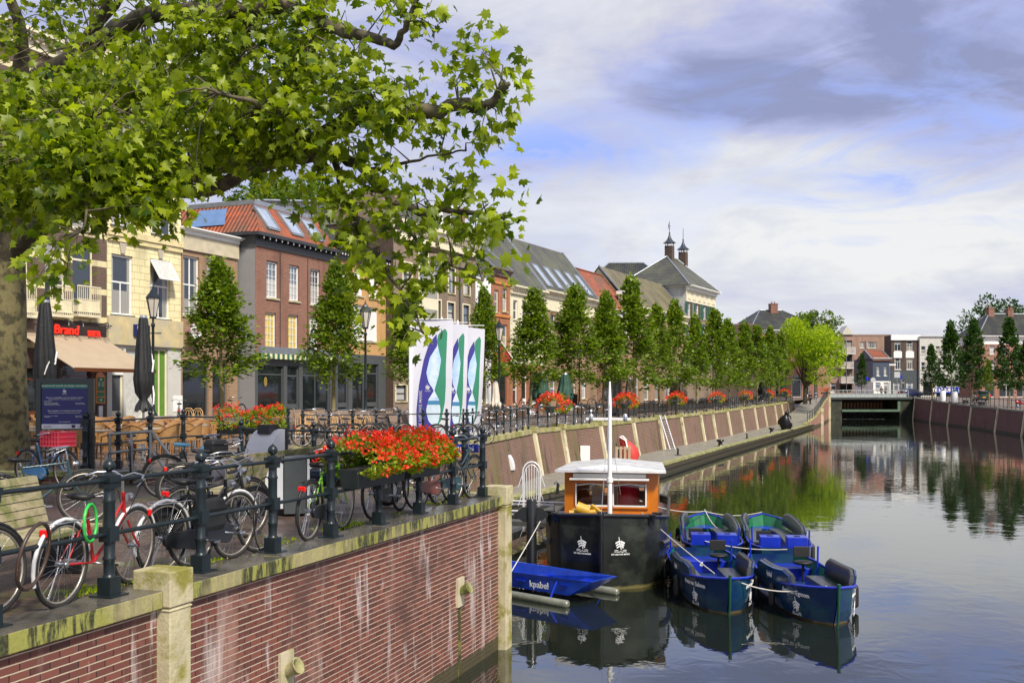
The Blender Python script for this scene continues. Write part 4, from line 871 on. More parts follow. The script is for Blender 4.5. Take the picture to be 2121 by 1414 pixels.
for x,y,nm in ((5.6,4,0),(9.3,3.6,1)):
    zb=zt+hr-1.35-.35*nm; m=MB(); m.box(x-.45,x+.45,y-.45,y+.45,zb,zb+2.8); c=obj('chimney',m,BRK,ro)
    for i,j in ((-1,-1),(1,-1),(1,1),(-1,1)): m=MB(); m.box(x+i*.36-.05,x+i*.36+.05,y+j*.36-.05,y+j*.36+.05,zb+2.8,zb+3.15); obj('cap_post',m,WHITE,c)
    m=MB(); m.lathe([(.78,3.15),(.60,3.28),(.36,3.5),(.20,3.8),(.09,4.15),(.07,4.25),(.11,4.35),(.04,4.45),(.025,5.7),(.01,5.8)],(x,y,zb),12); 
    if nm==0: m.bar((x-.4,y,zb+5.2),(x+.4,y,zb+5.2),.05); m.tube([(x+.35*math.cos(a/8*PI+PI/2),y,zb+5.15+.35*math.sin(a/8*PI+PI/2)) for a in range(9)],.035,5)
    obj('chimney_cap',m,M('slate_blue',(.03,.04,.055),.4),c)
m=MB(); m.tube([(Wd+.2,4,zt-.5),(Wd+.2,4,zt+6)],[.12,.02],6); m.box(Wd,Wd+.5,3.95,4.05,zt+5.2,zt+5.7); obj('weather_vane',m,DGREY,ro)
th,Wd,b0,s0=building('town_building','black tiled wing with white dormer joined to the tall corniced house',Line(7.5,126,1,-.06),1180,1425,13.0,13,WB,z0=.85)
ro=roof(th,'hip',Wd,13,13,5.4,TBLK,WB,e=5)
for px,wd in ((1294,2.6),(1352,1.1),(1372,1.1)):
    x=bx(Line(7.5,126,1,-.06),s0,px); m=MB(); m.box(x,x+wd,1.0,4,14.2,16.2); dm=obj('dormer',m,WHITE,ro); m=MB(); m.box(x+.15,x+wd-.15,.97,1.0,14.5,15.9); obj('pane',m,GLL,dm)
# --- hip house left of the bridge
L=LH; zt=L.z(1600,683); th,Wd,b0,s0=building('corner_house','dark hip roofed brick corner shop with central chimney behind the bright green tree',L,1556,1712,zt,15,BRP,
 [(1560+22*i,1570+22*i,705,735,'sash',WHITE,GL) for i in range(6)]+[(1570,1600,778,822,'shop',WHITE,SHOPG,None),(1606,1628,778,822,'shop',WHITE,SHOPG,None),(1640,1660,778,822,'shop',WHITE,SHOPG,None),(1668,1676,778,826,'door',WHITE,SHOPG,None)],z0=.9)
cornice(th,Wd,zt,WHITE,.5,.5); roof(th,'hip',Wd,15,zt,L.z(1600,640)-zt+.4,TBLK,BRP,el=4.2,er=4.6,chim=[(Wd*.5,6.9,1.2,zt+2.6,zt+4.7)])
th,Wd,b0,s0=building('town_building','low flat brick block with broad chimney stack behind the tree row',Line(29,150,1,.1),1483,1566,L.z(1540,676)-.6,8,BRK,z0=.8)
roof(th,'flat',Wd,8,L.z(1540,676)-.6,0,ZINC,BRK); m=MB(); m.box(3.4,6.0,1,3.5,8,11.6); m.box(3.2,6.2,.8,3.7,11.6,11.85); obj('chimney',m,BRP,th)
# --- apartments
L=LB14; zt=L.z(1780,693); WW=[]
for y0,y1 in ((708,721),(732,751),(763,781)): WW+=[(1781,1791,y0,y1,'duo',WHITE,GL),(1797,1816,y0,y1,'duo',WHITE,GL),(1690,1700,y0,y1,'duo',WHITE,GL),(1722,1733,y0,y1,'duo',WHITE,GL)]
WW+=[(1740,1765,y,y+16,'duo',M('red_frame',(.25,.02,.02),.5),GL,None) for y in (705,735,765)]+[(1740,1765,797,812,'shop',DGREY,SHOPG,None),(1693,1706,792,812,'shop',WHITE,GLL,None),(1720,1732,793,815,'door',WHITE,GL,None)]
th,Wd,b0,s0=building('apartment_building','pinkish brown brick apartment block with three white balconies and a glass gable',L,1660,1846,zt,14,BRAP,WW,z0=.9)
roof(th,'flat',Wd,14,zt,0,ZINC,BRAP); m=MB(); m.box(-.05,Wd+.05,-.06,.3,zt-.25,zt+.05); obj('coping',m,M('brown_cap',(.25,.17,.13)),th)
for y in (719,749,779):
    x0,x1=bx(L,s0,1738),bx(L,s0,1767); z=L.z(1752,y+13); m=MB(); m.box(x0,x1,-1.3,0,z-.15,z); m.bar((x0,-1.28,z+1.1),(x1,-1.28,z+1.1),.07)
    for i in range(22): x=x0+(x1-x0)*i/21; m.bar((x,-1.28,z),(x,-1.28,z+1.1),.05)
    m.box(x0,x0+.04,-1.28,0,z,z+1.1); m.box(x1-.04,x1,-1.28,0,z,z+1.1); obj('balcony',m,M('white_metal',(.68,.68,.66),.5),th)
x0,x1=bx(L,s0,1742),bx(L,s0,1766); m=MB(); m.add([(x0,-.3,zt),(x1,-.3,zt),((x0+x1)/2,-.3,zt+1.7),(x0,3,zt),(x1,3,zt),((x0+x1)/2,3,zt+1.7)],[(0,1,2),(0,2,5,3),(1,4,5,2)]); obj('glass_gable',m,M('cream_glass',(.55,.52,.42),.3),th)
m=MB(); x=bx(L,s0,1748); m.tube([(x,-1.4,1),(x,-1.4,zt-.5)],.06,6); x=bx(L,s0,1793); m.tube([(x,-.1,1),(x,-.1,zt-1)],.08,6); obj('downpipe',m,ALU,th)
L=LB15; zt=L.z(1828,742); th,Wd,b0,s0=building('house','small navy blue painted house with white shopfront and orange roof at the bridge',L,1808,1845,zt,9,DBLUEG,
 [(1816,1822,758,778,'cross',WHITE,GL,WHITE),(1831,1837,758,778,'cross',WHITE,GL,WHITE),(1813,1824,792,812,'shop',WHITE,GLL,None),(1830,1841,792,816,'shop',WHITE,GLL,None)],zones=[(L.z(1826,789),WHITE)],z0=.92)
cornice(th,Wd,zt+.1,WHITE,.4,.4); roof(th,'gable',Wd,8,zt-.3,1.9,TRED,DBLUEG)
L=LB16; zt=L.z(1870,694); th,Wd,b0,s0=building('town_building','white framed shop building with dark brick strips and grey panel above its door',L,1846,1904,zt,3,BRK,
 [(1853,1866,706,727,'top',WHITE,GL,WHITE),(1878,1891,706,727,'top',WHITE,GL,WHITE),(1853,1866,742,765,'top',WHITE,GL,WHITE),(1878,1891,742,765,'top',WHITE,GL,WHITE),(1850,1864,792,817,'shop',WHITE,GLL,None),(1868,1874,785,817,'door',WHITE,GL,None),(1877,1892,792,817,'shop',WHITE,GLL,None)],zones=[(L.z(1870,767),M('slate_panel',(.06,.075,.085),.5))],z0=.92)
m=MB(); m.box(-.1,Wd+.1,-.25,0,zt-.9,zt+.05)
for a,b in ((1851,1868),(1876,1893)):
    m.box(bx(L,s0,a),bx(L,s0,b),-.05,0,L.z(1870,741),L.z(1870,728))
obj('white_panel',m,WHITE,th); roof(th,'flat',Wd,3,zt,0,ZINC,BRK)
L=LB17; zt=L.z(1950,697); WW=[]
for x in (1908,1921,1938,1952): WW+=[(x,x+9,717,733,'sash',WHITE,GL),(x,x+9,750,766,'sash',WHITE,GL)]
WW+=[(1970,1979,717,733,'sash',WHITE,GL),(1985,1994,717,733,'sash',WHITE,GL),(1912,1936,790,819,'shop',DGREY,SHOPG,None),(1940,1998,790,800,'shop',DGREY,SHOPG,None),(1940,1998,810,822,'shop',DGREY,SHOPG,None)]
th,Wd,b0,s0=building('shop_building','off white rendered building with a blue banner under its shop windows',L,1905,2010,zt,14,LGREY,WW,z0=.92)
roof(th,'flat',Wd,14,zt,0,ZINC,LGREY); cornice(th,Wd,zt+.1,WHITE,.3,.3)
x0,x1=bx(L,s0,1937),bx(L,s0,1996); z0,z1=L.z(1965,814),L.z(1965,802); m=MB(); m.box(x0,x1,-.12,-.02,z0,z1); sg=obj('banner_sign',m,BLUEX,th)
text('sign_lettering','TE HUUR',.85,WHITE,sg,(bx(L,s0,1950),-.14,(z0+z1)/2),bold=1.8)
m=MB()
for k in range(3): m.box(bx(L,s0,1970),bx(L,s0,1978),-.135,-.12,z0+.2+.25*k,z0+.3+.25*k); m.box(bx(L,s0,1984),bx(L,s0,1992),-.135,-.12,z0+.2+.25*k,z0+.3+.25*k)
obj('sign_lines',m,WHITE,sg)
L=LB18; zt=L.z(2060,698); th,Wd,b0,s0=building('corner_building','red brick corner building with white cornice and black tiled hip roof on the far right',L,2030,2230,zt,6,BRP,
 [(2050,2060,716,734,'sash',WHITE,GLL),(2050,2060,745,765,'sash',WHITE,GL),(2075,2085,716,734,'sash',WHITE,GL),(2075,2085,745,765,'sash',WHITE,GL),(2104,2114,716,734,'sash',WHITE,GLL),(2104,2114,745,765,'sash',WHITE,GL),(2040,2060,790,822,'shop',WHITE,SHOPG,None),(2070,2100,790,822,'shop',WHITE,SHOPG,None),(2106,2120,790,822,'shop',WHITE,SHOPG,None)],z0=.9)
m=MB(); m.box(-.02,Wd,-.06,0,zt-1.1,zt); m.box(-.06,0,0,6,zt-1.1,zt); obj('frieze',m,WHITE,th); cornice(th,Wd,zt+.2,WHITE,.5,.7,ret=6)
roof(th,'hip',Wd,6,zt+.2,3.6,TBLK,BRP,ov=.6,el=3.2,er=3,chim=[(3.4,3,.9,zt+3.2,zt+4.6),(6.6,3,.9,zt+3.2,zt+4.5)])
L=Line(92,150,1,-.6); th,Wd,b0,s0=building('town_building','brick row house beyond the right corner building, outside the right edge of the view',L,2260,2620,9.5,9,BRT,[(2300+60*i,2325+60*i,712,735,'sash',WHITE,GL) for i in range(5)]+[(2300+60*i,2325+60*i,760,790,'sash',WHITE,GL) for i in range(5)],z0=.6)
cornice(th,Wd,9.6,WHITE,.4,.4); roof(th,'gable',Wd,9,9.6,3.5,TBLK,BRT)
# --- bridge with weir
th=thing('bridge','flat road bridge with pale grey railing over the dark weir opening','bridge',(0,0,0))
BY=163.5
def bX(px,d=BY): return (px-CX)/F*d
m=MB(); m.box(bX(1713),bX(1895),BY,BY+9,.62,.93); obj('deck',m,M('deck_steel',(.05,.06,.055),.6),th)
m=MB(); m.box(bX(1719),bX(1877),BY-.06,BY,.93,1.45); obj('railing_panel',m,M('grey_panel',(.36,.40,.40),.5),th)
m=MB()
for z in (2.05,1.5): m.bar((bX(1719),BY-.05,z),(bX(1881),BY-.05,z),.09)
for i in range(19): x=bX(1719+162*i/18); m.bar((x,BY-.05,.9),(x,BY-.05,2.05),.07)
obj('handrail',m,M('grey_rail',(.34,.37,.36),.5),th); m=MB()
for z in (2.1,1.5): m.bar((bX(1722),BY+8.8,z),(bX(1870),BY+8.8,z),.09)
obj('handrail',m,M('grey_rail',(.34,.37,.36),.5),th)
for xa,xb in ((1713,1745),(1865,1896)):
  m=MB(); m.box(bX(xa),bX(xb),BY+.3,BY+8,-3,.62); obj('abutment',m,M('black_abutment',(.022,.02,.018),.6,col2=(.04,.05,.02)),th)
m=MB(); m.box(bX(1745),bX(1865),BY+5,BY+5.3,-3,-1.15); obj('weir_wall',m,M('wet_weir',(.015,.018,.016),.15,0,.6,3,col2=(.10,.11,.11),c2scale=.9,c2thr=.62),th)
m=MB()
for i in range(15): x=bX(1752)+i*.55; m.box(x,x+.3,BY+6,BY+6.1,-1.0,.1)
obj('timber_slat',m,M('brown_slat',(.34,.17,.10),.7),th); m=MB(); m.box(bX(1744),bX(1868),BY+7.6,BY+7.9,-3,.9); obj('added_backing',m,BRK,th)  # dark backing added so no light shows through the slat gaps
m=MB(); m.box(bX(1744.5),bX(1865.5),BY+.1,BY+.35,-1.35,-1.0); m.box(bX(1860),bX(1865.5),BY+.1,BY+.35,-1.0,.3); obj('cross_beam',m,M('green_beam',(.10,.16,.11),.5),th)
m=MB(); m.box(bX(1740),bX(1866),BY+2.2,BY+5,WZ-.2,WZ+.03); m.box(bX(1690),bX(1720),BY+9,BY+60,-3,.9); obj('weir_apron',m,M('foam_apron',(.03,.035,.03),.3,0,.5,4,col2=(.35,.36,.36),c2scale=1.5,c2thr=.62),th)
def leaf_shape(kind):
    if kind=='maple':
        pts=[(0,0),(.13,-.06),(.40,.05),(.28,.20),(.55,.42),(.30,.46),(.26,.62),(.12,.55),(0,1.0),(-.12,.55),(-.26,.62),(-.30,.46),(-.55,.42),(-.28,.20),(-.40,.05),(-.13,-.06)]
        v=[(x,y,-.35*abs(x)-.12*y*y) for x,y in pts]+[(0,.32,.0)]
        n=len(pts); f=[(i,(i+1)%n,n) for i in range(n)]; return np.array(v),f
    if kind=='simple':
        v=[(0,0,0),(.34,.30,-.10),(.30,.68,-.12),(0,1,-.1),(-.30,.68,-.12),(-.34,.30,-.10)]; return np.array(v),[(0,1,2,3),(0,3,4,5)]
    v=[(0,0,0),(.38,.45,-.08),(0,1,-.05),(-.38,.45,-.08)]; return np.array(v),[(0,1,2,3)]
def leaf_mesh(name,pos,dirs,ups,size,kind,mat,seed=0,clump=None):
    rs=np.random.RandomState(seed); lv,lf=leaf_shape(kind); n=len(pos); k=len(lv)
    d=dirs/np.linalg.norm(dirs,axis=1)[:,None]; u=ups-(ups*d).sum(1)[:,None]*d; u/=np.linalg.norm(u,axis=1)[:,None]+1e-9; r_=np.cross(d,u)
    sz=size*(rs.uniform(.5,1.25,n) if np.isscalar(size) else 1)
    sz=np.broadcast_to(sz,(n,))
    V=pos[:,None,:]+sz[:,None,None]*(lv[None,:,0:1]*r_[:,None,:]+lv[None,:,1:2]*d[:,None,:]+lv[None,:,2:3]*u[:,None,:])
    V=V.reshape(-1,3); nfv=[len(f) for f in lf]; base=np.array([i for f in lf for i in f]); m=len(base)
    loops=(base[None,:]+(np.arange(n)*k)[:,None]).ravel()
    me=bpy.data.meshes.new(name); me.vertices.add(len(V)); me.vertices.foreach_set('co',V.astype(np.float32).ravel())
    me.loops.add(len(loops)); me.loops.foreach_set('vertex_index',loops.astype(np.int32))
    tot=np.tile(np.array(nfv),n); st=np.concatenate([[0],np.cumsum(tot)[:-1]]); me.polygons.add(len(tot))
    me.polygons.foreach_set('loop_start',st.astype(np.int32)); me.polygons.foreach_set('loop_total',tot.astype(np.int32))
    me.update(calc_edges=True)
    a=me.attributes.new('rnd','FLOAT','FACE'); rv=rs.uniform(0,1,n)**1.4
    if clump is not None: rv=np.clip(rv*.65+.35*clump,0,1)
    a.data.foreach_set('value',np.repeat(rv,len(lf)).astype(np.float32))
    me.polygons.foreach_set('use_smooth',np.ones(len(tot),dtype=bool))
    me.materials.append(mat); return me
# ---- street lindens (pyramidal crowns): several shared variants
def linden(seed,nl,r0=1.55,h=6.6,leaf=.17,kind='simple',mat=None,tilt=1.0):
    rs=np.random.RandomState(seed); P_=[];D_=[];C_=[]
    nb=150
    # many upswept shoots; leaves cluster round each
    for b in range(nb):
        t=rs.uniform(0,1)**.85; z=t*h; prof=r0*( (math.sin(PI*min(1,t*1.25+.22))**.8 if t<.32 else 1)*(1-t)**.92+.04)
        prof*= (.82+.3*math.sin(5*t+seed)+.0) if False else rs.uniform(.72,1.12)
        a=rs.uniform(0,2*PI); x,y=prof*math.cos(a),prof*math.sin(a)
        q=nl//nb; s=rs.uniform(.0,1,q)**.6
        L=rs.uniform(.5,.95)*(1.15-t*.5)
        end=np.array([x,y,z+.25+.3*L]); st=np.array([x*.25,y*.25,z-.35*L])
        c=st[None]+(end-st)[None]*s[:,None]+rs.normal(0,.11+.04*(1-t),(q,3))*np.array([1,1,1.2])
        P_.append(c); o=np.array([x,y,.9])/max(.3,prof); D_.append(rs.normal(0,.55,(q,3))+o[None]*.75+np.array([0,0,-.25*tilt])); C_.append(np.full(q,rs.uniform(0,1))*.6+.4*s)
    pos=np.concatenate(P_); dr=np.concatenate(D_); up=rs.normal(0,.5,pos.shape)+np.array([0,0,1.0])+pos*np.array([.35,.35,0])
    return leaf_mesh('crown',pos,dr,up,leaf,kind,mat or LLIND,seed,np.concatenate(C_))
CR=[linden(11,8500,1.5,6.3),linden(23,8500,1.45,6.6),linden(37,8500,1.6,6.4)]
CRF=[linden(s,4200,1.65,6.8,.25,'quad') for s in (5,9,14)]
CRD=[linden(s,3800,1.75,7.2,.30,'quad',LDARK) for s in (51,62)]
def trunk_mesh(h,r,top=5.0,seed=0):
    rd=random.Random(seed); m=MB(); m.tube([(0,0,-.1),(.02,.01,h*.5),(0,.03,h),(.03,0,h+top*.5),(0,0,h+top)],[r*1.15,r,r*.9,r*.5,.015],8)
    for i in range(14):
        z=h+rd.uniform(0,.75)*top; a=rd.uniform(0,6.3); L=rd.uniform(.6,1.1)*(1-(z-h)/top*.7); m.tube([(0,0,z),(L*.55*math.cos(a),L*.55*math.sin(a),z+L*.45),(L*math.cos(a),L*math.sin(a),z+L*1.1)],[r*.35,r*.2,.008],4)
    return m
TKM=trunk_mesh(2.1,.09).mesh('trunk'); TKM.materials.append(TRUNK)
def street_tree(px,d,top_y,crown,label,i,base_px=None,group='young pyramidal street trees',wide=1.0,g=None,clear=1.75,x=None):
    X_=(px-CX)/F*d if x is None else x; z0=g if g is not None else gz(X_,d); H=EYE-(top_y-HY)*d/F-z0
    th=thing('linden_tree',label,'tree',(X_,d,z0),i*1.9,group)
    ck=(H-clear)/6.75; c=link('crown',crown,th); c.location=(0,0,clear+.2*ck); c.scale=((1.22 if d<72 else 1.08)*wide*(.6+.4*ck),)*2+(ck,)
    t_=link('trunk',TKM,th); t_.scale=(1,1,H/8.0)
    th.rotation_euler=(.035*math.sin(i*2.3+px),.035*math.cos(i*1.7+px),i*1.9)
    return th
ORD=['first','second','third','fourth','fifth','sixth','seventh','eighth','ninth','tenth','eleventh','twelfth','thirteenth','fourteenth','fifteenth','sixteenth']
TL=[(461,40,545,1.12,'pyramidal street tree in front of the low brown brick shop, fullest of the near trees'),
 (690,43,558,1.0,'slender tipped street tree before the red brown corner building'),
 (858,51,612,.95,'small street tree half hidden behind the first flag'),
 (1002,56,602,.85,'narrow pointed street tree just right of the flags'),
 (1098,60,610,1.15,'street tree before the cream house with a bare trunk showing'),
 (1182,66,600,1.25,'bushy street tree directly above the nearest hanging flower boxes on the long railing'),
 (1247,70,612,1.15,'street tree just left of the boat mast top')]
for i,(px,d,ty,wd,lb) in enumerate(TL): street_tree(px,d,ty,CR[i%3],lb,i,wide=wd)
TL2=[(1316,74,598,1.3),(1366,80,648,1.15),(1405,85,640,1.1),(1443,90,668,1.05),(1476,96,655,1.25),(1512,102,676,1.3),(1541,109,682,1.2),(1568,116,686,1.3),(1593,123,690,1.2),(1612,130,700,1.1)]
for i,(px,d,ty,wd) in enumerate(TL2):
    street_tree(px,d,ty,CRF[i%3],'%s tree counted from the mast along the far end of the left quay tree row'%ORD[i] if i else 'tallest broad street tree just right of the boat mast',i,wide=wd)
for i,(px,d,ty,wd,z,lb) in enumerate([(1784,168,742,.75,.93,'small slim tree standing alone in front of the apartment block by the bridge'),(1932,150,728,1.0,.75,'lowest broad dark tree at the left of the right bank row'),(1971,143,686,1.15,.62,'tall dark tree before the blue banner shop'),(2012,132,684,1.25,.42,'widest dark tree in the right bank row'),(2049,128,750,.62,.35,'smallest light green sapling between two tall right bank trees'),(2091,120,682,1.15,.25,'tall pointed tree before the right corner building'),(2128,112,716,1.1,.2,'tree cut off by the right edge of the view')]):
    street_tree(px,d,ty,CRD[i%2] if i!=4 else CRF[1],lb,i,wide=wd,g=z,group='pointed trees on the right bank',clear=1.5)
# ---- broad crowns
def round_crown(name,seed,rad,n,leaf,mat,blobs,kind='quad'):
    rs=np.random.RandomState(seed); P_=[];D_=[];C_=[]
    for (bx_,by,bz,br) in blobs:
        q=int(n*br**2/sum(b[3]**2 for b in blobs)); v=rs.normal(0,1,(q,3)); v/=np.linalg.norm(v,axis=1)[:,None]; rr=br*rs.uniform(.55,1.05,q)**.6
        sub=np.array([math.sin(7*a)*.12 for a in v[:,0]+2*v[:,2]]); P_.append(np.array([bx_,by,bz])+v*(rr*(1+sub))[:,None]); D_.append(v+rs.normal(0,.6,(q,3))); C_.append(np.full(q,rs.uniform(0,1)))
    pos=np.concatenate(P_); dr=np.concatenate(D_); return leaf_mesh(name,pos,dr,rs.normal(0,.5,pos.shape)+np.array([0,0,1.]),leaf,kind,mat,seed,np.concatenate(C_))
def broad_tree(label,loc,s,mat,seed,n=9000,leaf=.34,trunk_h=2.5,sparse=1):
    rd=random.Random(seed); th=thing('broadleaf_tree',label,'tree',loc)
    bl=[(rd.uniform(-.85,.85)*s,rd.uniform(-.7,.7)*s,trunk_h+s*rd.uniform(.25,1.45),s*rd.uniform(.20,.36)*sparse) for _ in range(30)]
    link('crown',round_crown('crown',seed,s,n,leaf,mat,bl),th)
    m=MB(); m.tube([(0,0,-.3),(0,.1,trunk_h),(.2,0,trunk_h+s*.7)],[.3,.24,.1],8)
    for (x,y,z,r) in bl[:14]: m.tube([(0,0,trunk_h*.8),(x*.5,y*.5,(trunk_h+z)*.5),(x,y,z)],[.16,.09,.02],5)
    obj('trunk',m,BARK,th)
broad_tree('spreading bright yellow green tree at the top of the ramp by the bridge',((1668-CX)/F*135,135,.5),4.9,LBRIT,3,12000,.34,2.4)
broad_tree('big dark tree rising above the roofs at the far right edge',((2100-CX)/F*205,205,.9),9.5,LDARK,8,14000,.6,4)
broad_tree('lower dark tree behind the off white shop building',((2015-CX)/F*225,225,.9),6.5,LDARK,18,9000,.6,3,.9)
broad_tree('round green tree top showing above the black tiled roof',((568-CX)/F*100,100,.9),5.2,LLIND,28,12000,.42,15)
broad_tree('small green tree top peeking over the low brick block',((1572-CX)/F*200,200,.9),4.2,LLIND,38,4000,.5,9.0)
broad_tree('loose green tree rising behind the bright yellow green one',((1690-CX)/F*160,160,.9),4.0,LLIND,48,6000,.36,7.2,.7)
# ---- great plane tree, branches given by (px,py,depth)
TT=Vector((-10.45,21,0)); th=thing('plane_tree','huge plane tree with peeling mottled trunk and long leafy branches over the quay','tree',tuple(TT))
def q(px,py,d): return atd(px,py,d)-TT
tr=MB()
tr.tube([(.0,0,-.2),(.02,0,.1),(0,0,.6),(-.02,0,2.0),(.0,0,3.3),(.02,-.05,4.4)],[.66,.56,.52,.48,.46,.44],20)
obj('trunk',tr,M('plane_bark',(.20,.17,.07),.8,0,.3,5,bump=.5,bs=9,col2=(.06,.05,.022),c2scale=5.0,c2thr=.50),th)
limbs=[ # list of (points (px,py,d), r0)
 ([(18,560,21),(25,380,20.5),(40,200,20),(35,40,19.5),(-10,-120,19)],.34),
 ([(20,520,21),(60,330,20),(110,180,19),(190,70,18),(280,-30,17)],.24),
 ([(22,500,21),(60,200,19.5),(150,120,18.2),(240,62,17),(330,25,16),(450,20,15),(600,24,14.2),(700,60,13.6),(760,75,13.2),(815,92,13),(835,60,12.8),(870,-10,12.6)],.20),
 ([(450,20,15),(560,80,14.6),(620,95,14.4),(680,60,14)],.07),
 ([(25,520,21),(120,440,19.5),(290,385,17.5),(400,350,16.3),(500,325,15.5),(577,312,14.8),(640,300,14.4),(760,232,13.6),(860,235,13),(950,215,12.8),(1000,222,12.6),(1030,195,12.5),(1055,170,12.4)],.24),
 ([(300,385,17.5),(430,395,16.5),(520,350,15.5),(600,328,14.8),(680,318,14.3),(740,340,13.8),(800,400,13.4),(870,440,13.1),(930,440,12.9),(1000,445,12.7),(1045,450,12.5)],.13),
 ([(740,340,13.8),(790,352,13.5),(850,330,13.2),(920,320,13),(960,312,12.8)],.035),
 ([(800,400,13.4),(840,470,13.1),(890,520,12.9),(960,560,12.7),(1000,590,12.6)],.04),
 ([(690,330,14.2),(715,400,13.8),(745,470,13.5),(790,540,13.2),(830,600,13),(860,650,12.9),(880,690,12.8)],.05),
 ([(200,60,17.5),(230,-20,17),(260,-90,16.5)],.10),
 ([(600,24,14.2),(560,-30,14),(540,-90,14)],.06),
 ([(150,430,19),(180,300,15),(190,250,13)],.07),
 ([(200,425,18.5),(185,330,14),(180,420,12.5),(165,480,12)],.05),
 ([(640,300,14.4),(560,230,13.6),(480,200,13),(400,190,12.6)],.06),
 ([(620,130,14.5),(650,60,14),(680,-20,13.8)],.07),
 ([(577,312,14.8),(600,220,14.2),(620,140,13.8),(650,70,13.5)],.09),
]
lm=MB(); allp=[]
rdm=random.Random(5)
def smooth_pts(P_,sub=4):
    out=[]
    for i in range(len(P_)-1):
        p0=P_[max(i-1,0)];p1=P_[i];p2=P_[i+1];p3=P_[min(i+2,len(P_)-1)]
        for k in range(sub):
            t=k/sub; out.append(.5*((2*p1)+(p2-p0)*t+(2*p0-5*p1+4*p2-p3)*t*t+(3*p1-p0-3*p2+p3)*t**3))
    out.append(P_[-1]); return out
for P_,r0 in limbs:
    pts=smooth_pts([q(*p) for p in P_]); n=len(pts); pts=[p+Vector((rdm.gauss(0,.02),rdm.gauss(0,.02),rdm.gauss(0,.02))) for p in pts]
    m=MB(); m.tube(pts,[max(.012,r0*(1-.88*i/(n-1))) for i in range(n)],8); obj('branch',m,BARK,th); allp+=pts[n//4:]
# leaf blobs (px,py,rx_px,ry_px,depth,count)
BL=[(60,60,110,80,19,420),(190,120,70,50,17.5,130),(300,110,110,60,16,420),(420,80,100,70,15,430),(520,50,100,60,14.6,380),(380,-10,160,50,16,350),(120,-20,140,40,18,300),(560,140,90,60,14.2,400),(430,170,110,60,14.5,520),(300,200,110,60,15,520),(150,210,100,55,14.5,330),(40,260,80,60,14.5,380),(150,290,110,60,12.6,420),(300,290,100,55,13.2,420),(420,240,90,60,13.4,330),(60,360,90,60,13.5,420),(190,360,100,60,12.6,420),(300,380,90,50,13.2,360),(400,325,70,30,14.2,120),(60,430,80,36,14,230),(190,420,80,36,12.8,220),(290,420,60,28,13.5,130),(345,375,50,35,14.3,90),(110,515,60,45,12,60),(75,565,40,35,12,34),(500,260,80,60,13.7,330),(560,300,70,45,13.9,240),(480,325,60,25,14.6,60),(610,210,80,70,13.6,380),(640,90,70,60,13.8,220),(680,30,60,45,13.8,150),(620,0,80,35,14,150),(690,130,70,55,13.4,260),(700,230,70,60,13.3,260),(660,300,60,50,13.8,190),(760,190,65,50,13.2,190),(830,190,60,45,13,150),(800,260,70,45,13.1,170),(880,250,60,50,12.9,160),(930,160,45,40,12.8,75),(960,215,45,45,12.7,85),(940,300,60,40,12.8,90),(1000,280,35,40,12.6,42),(910,70,50,22,12.7,42),(965,100,45,35,12.6,55),(995,110,25,35,12.6,30),(1062,172,24,34,12.4,44),(1035,240,22,30,12.5,24),(1052,425,18,18,12.5,24),(860,40,55,35,12.8,70),(830,0,50,30,12.8,60),(800,25,30,35,12.9,35),(720,290,60,40,13.4,120),(750,330,50,35,13.4,70),(830,330,60,35,13.1,90),(960,345,45,25,12.8,40),
 (660,380,40,35,13.8,90),(720,410,50,45,13.5,130),(790,390,60,40,13.2,130),(870,390,60,35,13,120),(950,400,50,30,12.8,80),(850,450,60,35,13,100),(930,460,50,35,12.8,80),(1010,430,45,28,12.6,50),(1040,470,22,22,12.5,14),(990,510,40,35,12.6,50),(1010,570,35,25,12.6,34),(730,490,40,35,13.4,85),(790,470,50,40,13.2,105),(860,520,50,35,13,80),(770,540,45,35,13.2,80),(830,560,40,30,13,50),(760,595,30,24,13.2,28),(840,620,30,28,12.9,34),(820,650,28,28,12.9,28),(865,680,26,22,12.8,22),(700,440,35,40,13.6,70),(960,550,45,25,12.7,36),(900,560,40,25,12.8,34),(650,430,30,20,13.8,24)]
BL+=[(x_,y_,70,55,16.8,150) for x_ in (40,140,240,340,440,540) for y_ in (180,270,350)]+[(600,180,60,60,15.6,120),(640,280,50,50,15.4,90)]
BL+=[(60,-110,120,60,18.5,200),(260,-120,120,60,16.5,220),(470,-100,110,50,15,180),(40,-230,120,60,19,140),(240,-230,110,50,17.5,120)]
GAPS=[(82,122,34,24),(165,48,12,16),(275,6,18,12),(58,88,10,8),(395,270,14,26),(612,365,30,22),(742,10,26,16),(858,118,30,20),(950,28,18,18),(700,262,10,10),(880,352,34,8),(790,290,16,10),(560,160,8,8),(480,395,26,14),(905,345,70,8),(760,270,14,8),(720,345,12,8),(905,105,22,12),(1000,345,40,30),(560,60,10,8),(330,150,9,8),(230,60,10,10)]
rs=np.random.RandomState(77); PO=[];DI=[];CL=[]
tw=MB(); ap=np.array([tuple(p) for p in allp])
